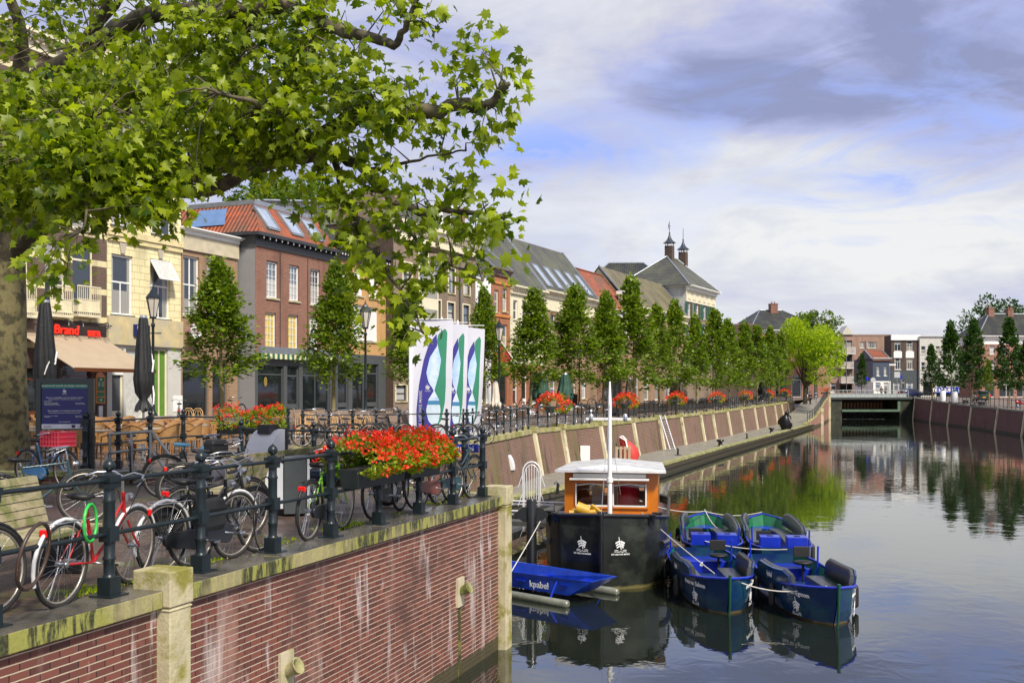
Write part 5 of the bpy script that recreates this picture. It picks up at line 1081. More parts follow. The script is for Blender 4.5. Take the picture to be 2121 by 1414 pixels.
for (px,py,rx,ry,d,n) in BL:
    n=int(n*(1.1 if px<520 else (.85 if px<640 else .60))); R_=Vector((rx/F*d,0,ry/F*d)); c0=np.array(tuple(q(px,py,d)))
    nc=max(3,n//11)
    for c in range(nc):
        v=rs.normal(0,.52,3); cc=c0+v*np.array([R_.x*1.05,max(.45,R_.x*.8),R_.z*1.05])
        wp=cc+np.array(tuple(TT)); gx,gy=CX+wp[0]/wp[1]*F,HY-(wp[2]-EYE)/wp[1]*F
        if any(((gx-a)/(c_+16))**2+((gy-b)/(e_+16))**2<1 for a,b,c_,e_ in GAPS): continue
        dist=((ap-cc)**2).sum(1); near=ap[dist.argmin()]
        if rs.rand()<.55:
            near_=Vector(near); e=Vector(cc); mid=(near_+e)/2+Vector((rs.normal(0,.08),rs.normal(0,.08),.10+rs.normal(0,.06))); 
            if (e-near_).length<2.3: tw.tube([near_,mid,e],[.014,.009,.004],4,cap=False)
        k=int(rs.randint(8,14)); cl=rs.uniform(0,1)
        outward=cc-near; outward/=np.linalg.norm(outward)+1e-6
        p=cc+rs.normal(0,.15,(k,3)); PO.append(p); DI.append(rs.normal(0,.55,(k,3))+outward*.5+np.array([.1,-.1,-.45])); CL.append(np.full(k,cl))
pos=np.concatenate(PO); dr=np.concatenate(DI); up=rs.normal(0,.75,pos.shape)+np.array([.1,-.25,.8])
link('crown',leaf_mesh('crown',pos,dr,up,.165,'maple',LPLANE,4,np.concatenate(CL)),th)
obj('twig',tw,BARK,th)['kind']='stuff'
print('plane leaves',len(pos))
LETW=M('white_lettering',(.80,.80,.78),.5,0,0)
def emblem_mesh(s):
    a=MB()
    def pg(pts,y0=-.004,y1=0): 
        n=len(pts); a.add([(x*s,y0,z*s) for x,z in pts]+[(x*s,y1,z*s) for x,z in pts],[tuple(range(n)),tuple(range(2*n-1,n-1,-1))]+[(i+n,(i+1)%n+n,(i+1)%n,i) for i in range(n)])
    pg([(-.14,1.0),(-.10,1.0),(.09,.05),(.03,.05)])     # mast / keel
    for k in range(3):
        z=.62-.17*k; w=.30-.05*k
        pg([(-.06+.03*k,z+.02),(-.06+.03*k,z+.14),(-.06-w,z-.02),(-.10-w*.9,z-.14)])
        pg([(.0+.03*k,z-.0),(.0+.03*k,z+.12),(.03+w,z-.04),(.03+w*.85,z-.16)])
    for zz in (-.02,-.13):
        for i in range(6):
            x0=-.45+i*.15; d=.03 if i%2 else -.03
            if abs(x0+.07)<.12 and zz>-.05: continue
            pg([(x0,zz+d),(x0+.15,zz-d),(x0+.15,zz-d+.035),(x0,zz+d+.035)])
    return a
def decal(parent,kind,loc,rz,size=.3,tx=None,tilt=0):
    if kind=='emblem':
        o=obj('emblem',emblem_mesh(size),LETW,parent); o.location=loc; o.rotation_euler=(tilt,0,rz)
        text('emblem_lettering','DE NIEUWE MARK',size*.17,LETW,o,(0,0,-size*.27),depth=.002,bold=.8)
    else:
        text('lettering',tx,size,LETW,parent,loc,(tilt,0,rz),depth=.003,bold=.7)
def hull_rings(L,B,H,n=14,fine=1.0,sheer=.18,draft=.12):
    # x along: bow at +L/2
    rings=[]
    for i in range(n+1):
        t=i/n; x=L/2-L*t
        bw=B/2*min(1,(1-(1-min(1,t/.42))**2.2)**.62+.015) if t<.42 else B/2
        if t>.80: bw=B/2*(1-((t-.80)/.20)**2*.28)
        sh=sheer*((1-t/.5)**2 if t<.5 else .35*((t-.5)/.5)**2)
        top=H+sh; rk=.22*(1-min(1,t/.3))**1.3
        prof=[(0,-draft,0),(.62,-draft,.0),(.86,.04,.25),(.97,H*.45,.6),(1.0,top,1.0)]
        ring=[]
        for f,z,r in prof: ring.append(Vector((x+rk*(r-.5)+ (-.10*(1-r) if t<.05 else 0),-bw*f,z)))
        for f,z,r in prof[::-1][:-1]: ring.append(Vector((x+rk*(r-.5)+(-.10*(1-r) if t<.05 else 0),bw*f,z)))
        rings.append(ring)
    return rings
def sloop(label,bow,stern,side_box='R',name=None,letter='A',L=None,text_='',boxes=True):
    b=Vector(bow);s=Vector(stern); d=(b-s); Lg=d.length; a=math.atan2(d.y,d.x); c=(b+s)/2
    th=thing('sloop',label,'boat',(c.x,c.y,WZ),a,group='blue rental sloops moored by the barge')
    B=1.5;H=.56; rg=hull_rings(Lg,B,H)
    m=MB()
    n=len(rg[0])
    for i in range(len(rg)-1):
        for j in range(n-1):
            if j!=4: m.add([rg[i][j],rg[i][j+1],rg[i+1][j+1],rg[i+1][j]],[(0,1,2,3)],True)
    k=rg[-1]; m.add(k,[tuple(range(n-1,-1,-1))])
    hb=obj('hull',m,BLUEB,th)
    # inner shell
    m=MB(); inn=[[Vector((v.x-(.08 if i==0 else 0),v.y*.93,max(v.z,.10) if 0 else v.z)) for v in r] for i,r in enumerate(rg)]
    for i in range(len(inn)-1):
        m.add([inn[i][4-0],inn[i][3],inn[i+1][3],inn[i+1][4]],[(3,2,1,0)],True); m.add([inn[i][4],inn[i][5],inn[i+1][5],inn[i+1][4]],[(3,2,1,0)]) if False else None
        m.add([inn[i][5],inn[i][4],inn[i+1][4],inn[i+1][5]],[(0,1,2,3)]) if False else None
    # explicit: starboard side verts idx 3,4 ; port idx 4? ring order: 0..4 (-y) then 4'..(+y)
    for i in range(len(rg)-1):
        for q_ in ((3,4),(4,5) ,):
            pass
        A1,A2=rg[i],rg[i+1]
        for (u_,l_) in ((4,3),(4,2)):
            pass
    m=MB()
    for sy in (-1,1):
        tp=[];lo=[]
        for i,r in enumerate(rg):
            e=r[4]; y=abs(e.y)-.045 if i else .0
            y=max(y,.0); tp.append(Vector((e.x-(.07 if i==0 else 0),sy*y,e.z-.01))); lo.append(Vector((min(e.x-.05,Lg/2-.35),sy*max(0,y-.10),.14)))
        for i in range(len(tp)-1):
            f=[tp[i],tp[i+1],lo[i+1],lo[i]]; m.add(f if sy<0 else f[::-1],[(0,1,2,3)],True)
    obj('inner_lining',m,M('boat_green',(.008,.13,.05),.35,0,.2,coat=.3),th)
    m=MB(); fl=[Vector((r[4].x-.05,-max(0,abs(r[4].y)-.14),.15)) for r in rg[1:]]; f2=[Vector((v.x,-v.y,v.z)) for v in fl]
    for i in range(len(fl)-1): m.quad(fl[i],f2[i],f2[i+1],fl[i+1])
    obj('floor',m,M('blue_deck',(.008,.03,.14),.5,0,.3,4),th)
    m=MB()
    for sy in (-1,1): m.tube([Vector((r[4].x,sy*(abs(r[4].y)+.005),r[4].z)) for r in rg],.028,6)
    obj('gunwale',m,BLUEX,th)
    m=MB(); m.tube([Vector((rg[0][4].x-.06+.02,0,-.1)),Vector((rg[0][4].x+.03,0,H*.5)),Vector((rg[0][4].x+.06,0,H+.26))],[.022,.026,.034],6); obj('stem_post',m,GREENB,th)
    # raised side boards + cushions
    for sy in (-1,1):
        for (x0,x1) in ((Lg/2-Lg*.40-.25,Lg/2-.62),) if True else ():
            pass
        xa,xb=-Lg*.12,Lg/2-.85
        pts=[];N_=8
        m=MB(); cu=MB()
        def yw(x): 
            t=(Lg/2-x)/Lg; i=min(13,int(t*14)); f=t*14-i; return abs(rg[i][4].y)*(1-f)+abs(rg[i+1][4].y)*f
        def zs(x):
            t=(Lg/2-x)/Lg; i=min(13,int(t*14)); f=t*14-i; return rg[i][4].z*(1-f)+rg[i+1][4].z*f
        r1=[];r2=[]
        for k_ in range(N_+1):
            x=xa+(xb-xa)*k_/N_; y=yw(x); e=min(1,min(k_,N_-k_)/1.0); hh=.25*(.6+.4*e)
            r1.append([Vector((x,sy*(y+.03),zs(x)-.02)),Vector((x,sy*(y+.05),zs(x)+hh)),Vector((x,sy*(y+.01),zs(x)+hh+.02)),Vector((x,sy*(y-.03),zs(x)-.02))])
            r2.append([Vector((x,sy*(y-.035),zs(x)-.10)),Vector((x,sy*(y+.00),zs(x)+hh+.0)),Vector((x,sy*(y-.05),zs(x)+hh+.045)),Vector((x,sy*(y-.085),zs(x)+hh-.02)),Vector((x,sy*(y-.11),zs(x)-.10))])
        if sy>0: r1=[r[::-1] for r in r1]; r2=[r[::-1] for r in r2]
        m.loft(r1,smooth=False,caps=True); obj('side_board',m,BLUEB,th)
        h=len(r2)//2
        for seg in (r2[:h+1],r2[h:]): cu=MB(); cu.loft(seg,smooth=True,caps=True); obj('backrest_cushion',cu,CUSH,th)
        m=MB(); rr=[]
        for k_ in range(N_+1):
            x=xa+(xb-xa)*k_/N_; y=yw(x)-.14; w=min(.36,y*.8); z=.44; rr.append([Vector((x,sy*y,z)),Vector((x,sy*(y-w),z)),Vector((x,sy*(y-w),z-.09)),Vector((x,sy*y,z-.09))])
        if sy<0: rr=[r[::-1] for r in rr]
        m.loft(rr,smooth=False,caps=True); obj('seat_cushion',m,CUSH,th,bevel=.015)
        m=MB(); rr=[[v+Vector((0,-sy*.0,0)) for v in r] for r in rr]
        for r in (rr,): 
            q2=[[Vector((v.x,v.y*.97,.35 if v.z>.4 else .16)) for v in k_] for k_ in r]; m.loft(q2,smooth=False,caps=True)
        obj('seat_locker',m,BLUEX,th)
    # stern deck, boxes, helm seat
    m=MB(); m.box(-Lg/2+.05,-Lg/2+.75,-B/2*.80,B/2*.80,.36,.42); m.box(-Lg/2+.75,-Lg/2+.79,-B/2*.85,B/2*.85,.15,.42); obj('stern_deck',m,BLUEX,th,bevel=.01)
    m=MB(); m.prism([(Lg/2-.15,0),(Lg/2-.9,.50),(Lg/2-.9,-.50)][::1],.40,.43); obj('bow_deck',m,BLUEX,th)
    if boxes:
        for y in (-.32,.32):
            m=MB(); m.box(-Lg/2+.14,-Lg/2+.62,y-.24,y+.24,.42,.86); bxo=obj('engine_box',m,BLUEX,th,bevel=.012)
            m=MB(); m.box(-Lg/2+.3,-Lg/2+.42,y-.08,y+.06,.861,.872); obj('hand_grip',m,BLACK,bxo)
    m=MB(); m.lathe([(.19,0),(.21,.03),(.2,.06),(.05,.07)],(-Lg/2+.95,.42,.55),14); m.lathe([(.03,0),(.03,.42)],(-Lg/2+.95,.42,.15),8); m.box(-Lg/2+.80,-Lg/2+.84,.24,.60,.68,.92); obj('helm_seat',m,BLACK,th,bevel=.01)
    m=MB(); m.tube([(-Lg/2+.35,-.60,.3),(-Lg/2+.35,-.62,1.02)],.022,6); obj('mooring_pin',m,BLUEX,th); m=MB(); m.tube([(-Lg/2+1.2,.66,.3),(-Lg/2+1.2,.68,.98)],.022,6); obj('mooring_pin',m,BLUEX,th)
    for x,sy in ((Lg*.18,-1),(-.1*Lg,1),(Lg*.2,1),(-.25*Lg,-1)):
        m=MB(); y=sy*(yw(x)+.09); m.lathe([(.02,0),(.06,.03),(.065,.1),(.065,.38),(.05,.44),(.015,.47)],(x,y,.06),10); m.tube([(x,y,.5),(x,y-sy*.06,.62)],.008,4); obj('fender',m,BLACK,th)
    # lettering on both bow cheeks
    if text_:
        for sy in (-1,1):
            i0,i1=1,4; A_=rg[i0][4];B_=rg[i1][4]; 
            def sp(x,z):
                t=(Lg/2-x)/Lg; i=min(13,int(t*14)); f=t*14-i
                r0,r1=rg[i],rg[i+1]; y1=abs(r0[4].y)*(1-f)+abs(r1[4].y)*f; y0=abs(r0[3].y)*(1-f)+abs(r1[3].y)*f; z0=r0[3].z; z1=r0[4].z
                return y0+(y1-y0)*(z-z0)/(z1-z0)
            for (z,kind,sz,xc,tx) in ((.50,'t',.125,Lg/2-.72,text_),(.13,'e',.30,Lg/2-.66,'')):
                me=text_mesh(tx,sz,.002,bold=.7) if kind=='t' else emblem_mesh(sz).mesh('emblem')
                for v in me.vertices:
                    lx=v.co.x; xx=xc-lx*sy*-1*-1 if False else xc+(lx*.93)*( 1 if sy<0 else -1); yy=sp(xx,z+v.co.z*0+v.co.z); off=.026 - v.co.y
                    v.co=Vector((xx,sy*(yy+off),z+v.co.z))
                me.name='name_lettering' if kind=='t' else 'emblem'
                me.materials.append(LETW); link(me.name,me,hb)
        me=text_mesh('kpabel',.15,.002,bold=.7)
        for v in me.vertices: lx=v.co.x; xx=.55+lx; v.co=Vector((xx,-(yw(xx)+.06-v.co.y),zs(xx)+.10+v.co.z))
        me.materials.append(LETW); link('name_lettering',me,hb)
    if letter:
        for y in (-.42,.05): me=text_mesh(letter,.13,.002,bold=1.5); me.transform(Matrix.Rotation(-PI/2,4,'Z')); me.transform(Matrix.Translation((-Lg/2+.80,y,.35)));  me.transform(Matrix.Identity(4)); me.materials.append(LETW); o=link('letter',me,th); o.rotation_euler=(0,0,PI) if False else (0,0,0)
    return th
sloop('blue sloop lettered Anna van Saksen with its bow towards the viewer',(4.23,20.0,0),(4.40,24.7,0),letter='B',text_='Anna van Saksen',boxes=False)
sloop('blue sloop lettered Anna van Egmont, nearest and furthest right of the four',(6.03,19.05,0),(6.05,23.7,0),letter='A',text_='Anna van Egmont',boxes=False)
s3=sloop('blue sloop with two blue B boxes moored stern on behind the Anna van Saksen boat',(5.75,30.6,0),(4.95,25.05,0),letter=None)
s4=sloop('blue sloop with two blue A boxes moored stern on behind the Anna van Egmont boat',(7.45,30.4,0),(6.55,24.6,0),letter=None)
# ---- black barge
BA=math.atan2(-1,-.16); bc=Vector((1.97,22.55,WZ))
th=thing('barge','black steel barge with orange varnished wheelhouse and white roof','barge',tuple(bc),BA)   # local +x = bow direction; origin at stem waterline
m=MB(); rg=[]
for i in range(22):
    t=i/21; x=-t*9.2; bw=1.42*min(1,(1-(1-min(1,t/.22))**2.4)**.55+.03) 
    if t>.85: bw*=1-((t-.85)/.15)**2*.35
    top=1.66-.42*min(1,t/.35)**1.0; rk=.10*(1-min(1,t/.12))
    r=[]
    for f,z in ((0,-.3),(.80,-.3),(.93,.0),(.985,.4),(1,top*.66),(1.0,top)): r.append((f,z))
    ring=[Vector((x+rk*(z/1.6),-bw*f,z)) for f,z in r]+[Vector((x+rk*(z/1.6),bw*f,z)) for f,z in r[::-1]]
    rg.append(ring)
n=len(rg[0])
for i in range(21):
    for j in range(n-1):
        if j==5: continue
        m.add([rg[i][j],rg[i][j+1],rg[i+1][j+1],rg[i+1][j]],[(0,1,2,3)],True)
m.add(rg[-1],[tuple(range(n-1,-1,-1))])
HB=M('black_hull',(.012,.014,.012),.34,.0,.4,3,bump=.12,bs=6,col2=(.035,.042,.03),c2scale=1.6,c2thr=.56,coat=.3)
hb=obj('hull',m,HB,th)
m=MB()
for i in range(21): a1,a2=rg[i],rg[i+1]; z=Vector((0,0,-.16)); m.quad(a1[5]*.985+z,a1[6]*.985+z,a2[6]*.985+z,a2[5]*.985+z)
obj('deck',m,M('brown_deck',(.10,.045,.02),.5,0,.2,3),th)
m=MB()
for s_ in (5,6): m.tube([r[s_] for r in rg],.045,8)
m.tube([rg[0][5],rg[0][6]],.045,8)
obj('top_rim',m,BLACKP,th)
m=MB(); m.tube([(.06,0,-.3),(.10,0,.5),(.14,0,1.66)],.055,8); obj('stem_bar',m,BLACKP,th); m=MB(); m.tube([(-.9,-1.30,.92),(-1.3,-1.42,.90),(-3.2,-1.46,.78)],.07,8); obj('rubbing_strake',m,BLACKP,th); m=MB(); m.tube([(-.9,1.30,.92),(-1.3,1.42,.90),(-3.2,1.46,.78)],.07,8); obj('rubbing_strake',m,BLACKP,th)
for sy in (-1,1):
    # emblem on the bluff bow
    px=.14; me=emblem_mesh(.29).mesh('emblem'); me2=text_mesh('DE NIEUWE MARK',.048,.002,bold=.8); me2.transform(Matrix.Translation((0,0,-.09)))
    for q_ in (me,me2):
        for v in q_.vertices:
            # distance from centre line
            l=.42+ (-v.co.x if sy<0 else v.co.x)*1.0
            bwf=lambda t: 1.42*min(1,(1-(1-min(1,t/.22))**2.4)**.55+.03)
            lo_,hi_=0,.22
            for _ in range(24):
                mid=(lo_+hi_)/2
                if bwf(mid)<l: lo_=mid
                else: hi_=mid
            v.co=Vector((-lo_*9.2+.12-v.co.y+.005,sy*-1*-l if sy>0 else -l,.90+v.co.z))
        q_.materials.append(LETW); o=link('emblem' if q_ is me else 'emblem_lettering',q_,hb)
for x,y in ((-.25,.0),(-.55,1.05),(-.55,-1.05),(-.95,-1.25),(-.95,1.2)):
    m=MB(); m.lathe([(.09,0),(.09,.2),(.12,.21),(.12,.25)],(x,y,1.45 if x>-.4 else 1.38),12); obj('bollard',m,BLACKP,th)
# anchor gear
m=MB(); m.bar((-.6,-.15,1.5),(-1.1,-.75,1.62),.10); m.bar((-.7,.1,1.5),(-1.0,-.3,1.75),.08); m.lathe([(.14,0),(.14,.3)],(0,0,0),12,Matrix.Translation((-.85,-.35,1.62))@Matrix.Rotation(R(70),4,'X')); m.tube([(-.9,-.2,1.62),(-.8,-.8,1.6)],.06,8); obj('anchor_winch',m,M('ochre_paint',(.55,.32,.03),.4,0,.2),th)
# wheelhouse
x0,x1=-3.3,-5.9; wy=1.17; zb=1.08; zt=2.42
m=MB(); 
fr=MB(); wall_front(fr,-wy,wy,zb,zt,[(-.88,-.06,zb+.42,zb+.98),(.06,.88,zb+.42,zb+.98)],0,.06)
Mx=Matrix(((0,1,0,0),(0,0,0,0),(0,0,1,0),(0,0,0,1)))
fm=Matrix.Translation((x0,0,0))@Matrix.Rotation(PI/2,4,'Z'); fr.xf(fm)  # local x-> y, y-> -x
ho=obj('wheelhouse_front',fr,VARN,th)
m=MB(); m.quad((x1,-wy,zb),(x0,-wy,zb),(x0,-wy,zt-.06),(x1,-wy,zt-.02)); obj('wheelhouse_side',m,VARN,th); m=MB(); m.quad((x0,wy,zb),(x1,wy,zb),(x1,wy,zt-.02),(x0,wy,zt-.06)); 
obj('wheelhouse_side',m,VARN,th); m=MB(); wall_front(m,-wy,wy,zb,zt,[(-.75,-.1,zb+.35,zb+1.05),(.1,.75,zb+.35,zb+1.05)],0,.04); m.xf(Matrix.Translation((x1,0,0))@Matrix.Rotation(PI/2,4,'Z')); obj('wheelhouse_back',m,VARN,th)
for ya,yb in ((-.88,-.06),(.06,.88)):
    m=MB()
    zz0,zz1=zb+.42,zb+.98
    for a,b in (((ya,zz0),(yb,zz0)),((yb,zz0),(yb,zz1)),((ya,zz1),(ya,zz0))): m.bar((x0+.03,a[0],a[1]),(x0+.03,b[0],b[1]),.035)
    m.tube([(x0+.03,ya+(yb-ya)*k/8,zz1-.05*abs(k-4)/4*(1 if k!=4 else 0)) for k in range(9)],.018,5)
    w_=obj('window_frame',m,WHITE,ho); m=MB(); m.quad((x0-.02,ya,zz0),(x0-.02,yb,zz0),(x0-.02,yb,zz1),(x0-.02,ya,zz1))
    gm=bpy.data.materials.get('clear_glass')
    if not gm:
        gm=bpy.data.materials.new('clear_glass'); gm.use_nodes=True; t=NT(gm.node_tree); o=t.n('ShaderNodeOutputMaterial'); tr_=t.n('ShaderNodeBsdfTransparent'); gl=t.n('ShaderNodeBsdfGlossy'); gl.inputs['Roughness'].default_value=.02; mx=t.n('ShaderNodeMixShader'); mx.inputs[0].default_value=.16; t.l(tr_.outputs[0],mx.inputs[1]); t.l(gl.outputs[0],mx.inputs[2]); t.l(mx.outputs[0],o.inputs[0])
    obj('pane',m,gm,w_)
m=MB(); m.box(x0+.001,x0+.05,-.94,.94,zb+.36,zb+.40); m.box(x0+.001,x0+.05,-.94,.94,zb+1.02,zb+1.06); m.box(x0+.001,x0+.05,-.02,.02,zb+.40,zb+1.02); m.box(x0+.001,x0+.045,-.98,.98,zb,zb+.16); obj('front_trim',m,VARND if False else VARN,ho)
m=MB(); m.box(x0+.046,x0+.07,-1.0,1.0,zb-.02,zb+.14); obj('kick_board',m,VARND,ho)
m=MB(); m.box(x0+.05,x0+.30,-1.02,.96,zb+1.08,zb+1.13); m.box(x0+.05,x0+.18,-.94,.88,zb+1.135,zb+1.24); obj('visor',m,WHITE,th,bevel=.008)
m=MB(); a=[(x0+.35,-1.42,zt-.08),(x0+.35,1.38,zt-.04),(x1-.2,1.2,zt+.02),(x1-.2,-1.2,zt+.02)]
m.add([(x0+.35,-1.38,zt-.06),(x0+.35,1.38,zt-.06),(x1-.2,1.25,zt-.06),(x1-.2,-1.25,zt-.06),(x0+.35,-1.38,zt),(x0+.35,1.38,zt),(x1-.2,1.25,zt),(x1-.2,-1.25,zt),(x0-.1,0,zt+.12),(x1+.3,0,zt+.14)],[(0,1,5,4),(1,2,6,5),(2,3,7,6),(3,0,4,7),(3,2,1,0),(4,5,8),(5,6,9,8),(6,7,9),(7,4,8,9)])
obj('wheelhouse_roof',m,M('white_roof',(.72,.72,.72),.25,0,.2,4,col2=(.50,.51,.52),c2scale=3,c2thr=.55),th)
m=MB(); m.box(-4.6,-4.2,-.55,-.25,1.1,1.9); m.box(-5.5,-5.1,.1,.9,1.1,1.7); obj('console',m,M('pale_console',(.45,.45,.45),.5),th)
m=MB(); m.loft([[Vector((-4.2+.25*math.cos(a)*k,.42+.3*math.sin(a)*k,z)) for a in [2*PI*i/12 for i in range(12)]] for k,z in ((1.1,1.15),(1.0,1.6),(.8,1.95),(.2,2.02))]); obj('red_coat',m,REDP,th)
m=MB(); m.tube([(-2.1,.05,1.1),(-2.1,.05,4.15),(-2.1,.05,4.62)],[.06,.045,.02],10); m.bar((-2.1,-.52,3.72),(-2.1,.56,3.72),.06); m.tube([(-2.1,.05,2.2),(-2.1,.05,2.3)],.08,10)
obj('mast',m,WHITE,th); m=MB(); m.tube([(.1,0,1.66),(-2.1,.05,4.1)],.006,4); m.tube([(-2.2,.3,1.9),(-2.1,.05,3.6)],.005,4); obj('stay',m,ALU,th)
for y in (-.4,.42): m=MB(); m.lathe([(.05,0),(.06,.02),(.06,.14),(.03,.18)],(-2.1,y,3.66),8); obj('lantern',m,ALU,th)
m=MB(); m.box(-8.2,-6.0,-.8,.8,1.1,1.5); obj('aft_hatch',m,VARN,th,bevel=.02)
def waterline(mat,z0,col,h=.07):
    t=NT.__new__(NT); t.nt=mat.node_tree; p=[n for n in t.nt.nodes if n.type=='BSDF_PRINCIPLED'][0]; tc=t.n('ShaderNodeTexCoord').outputs['Object']; s=t.n('ShaderNodeSeparateXYZ'); t.l(tc,s.inputs[0])
    e=t.m('ADD',z0,t.m('MULTIPLY',t.noise(tc,3.5,5,.7),h)); src=p.inputs['Base Color'].links[0].from_socket if p.inputs['Base Color'].links else tuple(p.inputs['Base Color'].default_value)[:3]
    k=t.ramp(t.m('SUBTRACT',e,s.outputs[2]),[(0,0.0),(.04,.9)]); t.l(t.mix(k,src,col),p.inputs['Base Color'])
waterline(HB,.0,(.14,.12,.04),.16); waterline(BLUEB,.0,(.22,.15,.04),.10)
for mt_,zz,cl_,hh in ((BRQ,-2.5,(.045,.042,.015),.30),(BRQ3,-2.5,(.02,.022,.01),.35),(BRP,-2.5,(.04,.04,.015),.4)): waterline(mt_,zz,cl_,hh)
# ---- small scow
c=Vector((.65,22.35,WZ)); ang=math.atan2(-1.55,1.74)
th=thing('punt','flat bright blue punt with tubular floats lettered kpabel','boat',tuple(c),ang)
m=MB(); L_,w_=1.75,.62
out=[(-L_,-w_),(L_*.98,-w_*.72),(L_*.98,w_*.72),(-L_,w_)]
bot=[(-L_*.9,-w_*.8),(L_*.62,-w_*.7),(L_*.62,w_*.7),(-L_*.9,w_*.8)]
T_=[Vector((x,y,.46+(.03 if x>0 else 0))) for x,y in out]; Bt=[Vector((x,y,.13)) for x,y in bot]
m.add(T_+Bt,[(4,5,1,0),(5,6,2,1),(6,7,3,2),(7,4,0,3),(7,6,5,4)]); Ti=[v*.93+Vector((0,0,.028)) for v in T_]; Bi=[v*.93+Vector((0,0,.03)) for v in Bt]
m.add(Ti+Bi,[(0,1,5,4),(1,2,6,5),(2,3,7,6),(3,0,4,7),(4,5,6,7)]); m.add(T_+Ti,[(0,1,5,4),(1,2,6,5),(2,3,7,6),(3,0,4,7)])
hu=obj('hull',m,M('royal_blue_paint',(.008,.05,.42),.35,0,.3,4,coat=.2),th)
m=MB(); m.box(-.3,-.05,-.55,.55,.30,.33); m.box(.9,1.1,-.48,.48,.33,.36); obj('thwart',m,BLUEX,th)
for y in (-.86,.86):
    m=MB(); m.lathe([(.04,0),(.085,.02),(.085,3.3),(.04,3.33)],(0,0,0),12,Matrix.Translation((-1.9,y,.06))@Matrix.Rotation(PI/2,4,'Y')); fo=obj('float',m,M('grey_float',(.20,.21,.17),.4,.3,.3,5),th)
    m=MB()
    for x in (-1.2,.9): m.bar((x,y*.68,.42),(x+.05,y,.12),.03)
    obj('float_arm',m,BLUEX,fo)
me=text_mesh('kpabel',.20,.003,bold=.6)
for v in me.vertices: f=(v.co.x+.35+L_)/(2*L_); v.co=Vector((v.co.x+.35,-(w_-.03)+f*.12+v.co.y+(.25-v.co.z*1)*.10-.02,.27+v.co.z))
me.materials.append(LETW); link('name_lettering',me,hu)
m=MB(); 
# ---- mooring pile with fan gate, jetty rails, ropes
p=atd(1102,1128,0+25.2); 
d=23.6; X_=(1101-CX)/F*d
th=thing('mooring_pile','tall black steel mooring pile standing left of the barge','mooring pile',(X_,d,WZ))
m=MB(); m.lathe([(.12,-1),(.12,1.86),(.10,1.9)],n=16); obj('pile',m,BLACKP,th); m=MB(); m.prism([(-.42,0),(-.2,.17),(.2,.17),(.42,0),(.2,-.17),(-.2,-.17)],-.03,.03,Matrix.Translation((0,0,1.55))@Matrix.Rotation(PI/2,4,'X')); obj('eye_plate',m,BLACKP,th); m=MB(); m.tube([(.35,0,1.5),(.45,0,1.25),(.6,.05,1.15),(.75,.1,1.2)],.03,6); obj('hose',m,BLACK,th)
d=27.5; X_=(1101-CX)/F*d
th=thing('gangway_gate','white arched tubular gate with fan spikes behind the black pile','gate',(X_,d,WZ))
GW=M('gate_white',(.75,.76,.78),.3,.2,.05)
zt=EYE-(952-HY)*d/F-WZ; zb=EYE-(1100-HY)*d/F-WZ
m=MB(); pts=[(-.22,0,zb),(-.24,0,zt-.35)]+[(-.24*math.cos(a*PI/8),0,zt-.35+.3*math.sin(a*PI/8)) for a in range(1,8)]+[(.24,0,zt-.35),(.20,0,zb)]
m.tube(pts,.022,8); m.tube([(x*.82,0,z-.08 if z>1.8 else z) for x,y,z in pts],.014,6); obj('arch_frame',m,GW,th)
for i in range(5): x=-.14+.07*i; m=MB(); m.tube([(x*.8,0,zb+.2),(x,0,zt-.22+.06*(2-abs(i-2)))],.013,5); obj('bar',m,GW,th)
for k in range(4):
    for s_ in (-1,1): m=MB(); z=zt-.35-.5*k; m.tube([(s_*.23,0,z),(s_*.36,0,z-.38)],.014,5); obj('spike',m,GW,th)
th=thing('jetty','dark floating jetty with white double handrails left of the barge','jetty',(0,0,0))
def jp(px,py,d): return atd(px,py,d)
m=MB(); m.bar(jp(1040,1080,27.0),jp(1170,1086,26.6),.5,.12); m.bar(jp(1030,1120,27.5),jp(1120,1085,29),.25,.2); m.bar(jp(1040,1105,28.5),jp(1160,1050,34),.5,.12); obj('deck',m,M('jetty_deck',(.06,.06,.055),.5,0,.3),th)
for a,b in (((1045,1036,27.0),(1172,1041,26.6)),((1045,1043,27.9),(1147,1046,27.6)),((1045,1057,27.0),(1170,1060,26.6)),((1045,1064,27.9),(1160,1068,27.4))):
    m=MB(); m.tube([jp(*a),jp(*b)],.022,6); obj('handrail',m,GW,th)
m=MB(); m.tube([jp(1147,1045,27.6),jp(1147,1080,27.6)],.025,6); obj('rail_post',m,GW,th)
for px,py in ((1420,1088),(1400,1120)):
    pass
th=thing('boarding_step','slatted dark wooden boarding platform between the barge and the sloops','platform',(3.75,26.6,WZ),.12)
for i in range(6): m=MB(); m.box(-.45,.45,-1.2+i*.4,-1.2+i*.4+.28,.50,.56); obj('plank',m,M('dark_plank',(.07,.05,.035),.5,0,.3),th)
m=MB(); m.box(-.5,-.42,-1.3,1.3,.1,.5); m.box(.42,.5,-1.3,1.3,.1,.5); obj('frame',m,BLACKP,th)
def rope(label,pts,sag=.25,r=.013):
    P_=[Vector(p) for p in pts]; m=MB(); out=[]
    for i in range(len(P_)-1):
        for k in range(10): t=k/10; out.append(P_[i].lerp(P_[i+1],t)-Vector((0,0,4*sag*t*(1-t))))
    out.append(P_[-1]); m.tube(out,r,5); return tag(obj('mooring_rope',m,ROPE),label,'rope',None)
rope('white mooring rope hanging between the bows of the two front sloops',[(4.35,20.25,-1.93),(6.0,19.5,-1.93)],.17)
rope('thin rope stretched from the barge rim down to the Anna van Saksen bow',[(3.15,24.0,-1.15),(4.15,21.0,-1.95)],.03)
rope('pale rope from the barge left rim towards the black pile and wall',[(.75,24.0,-1.1),(-.1,20.4,-1.95),],.02)
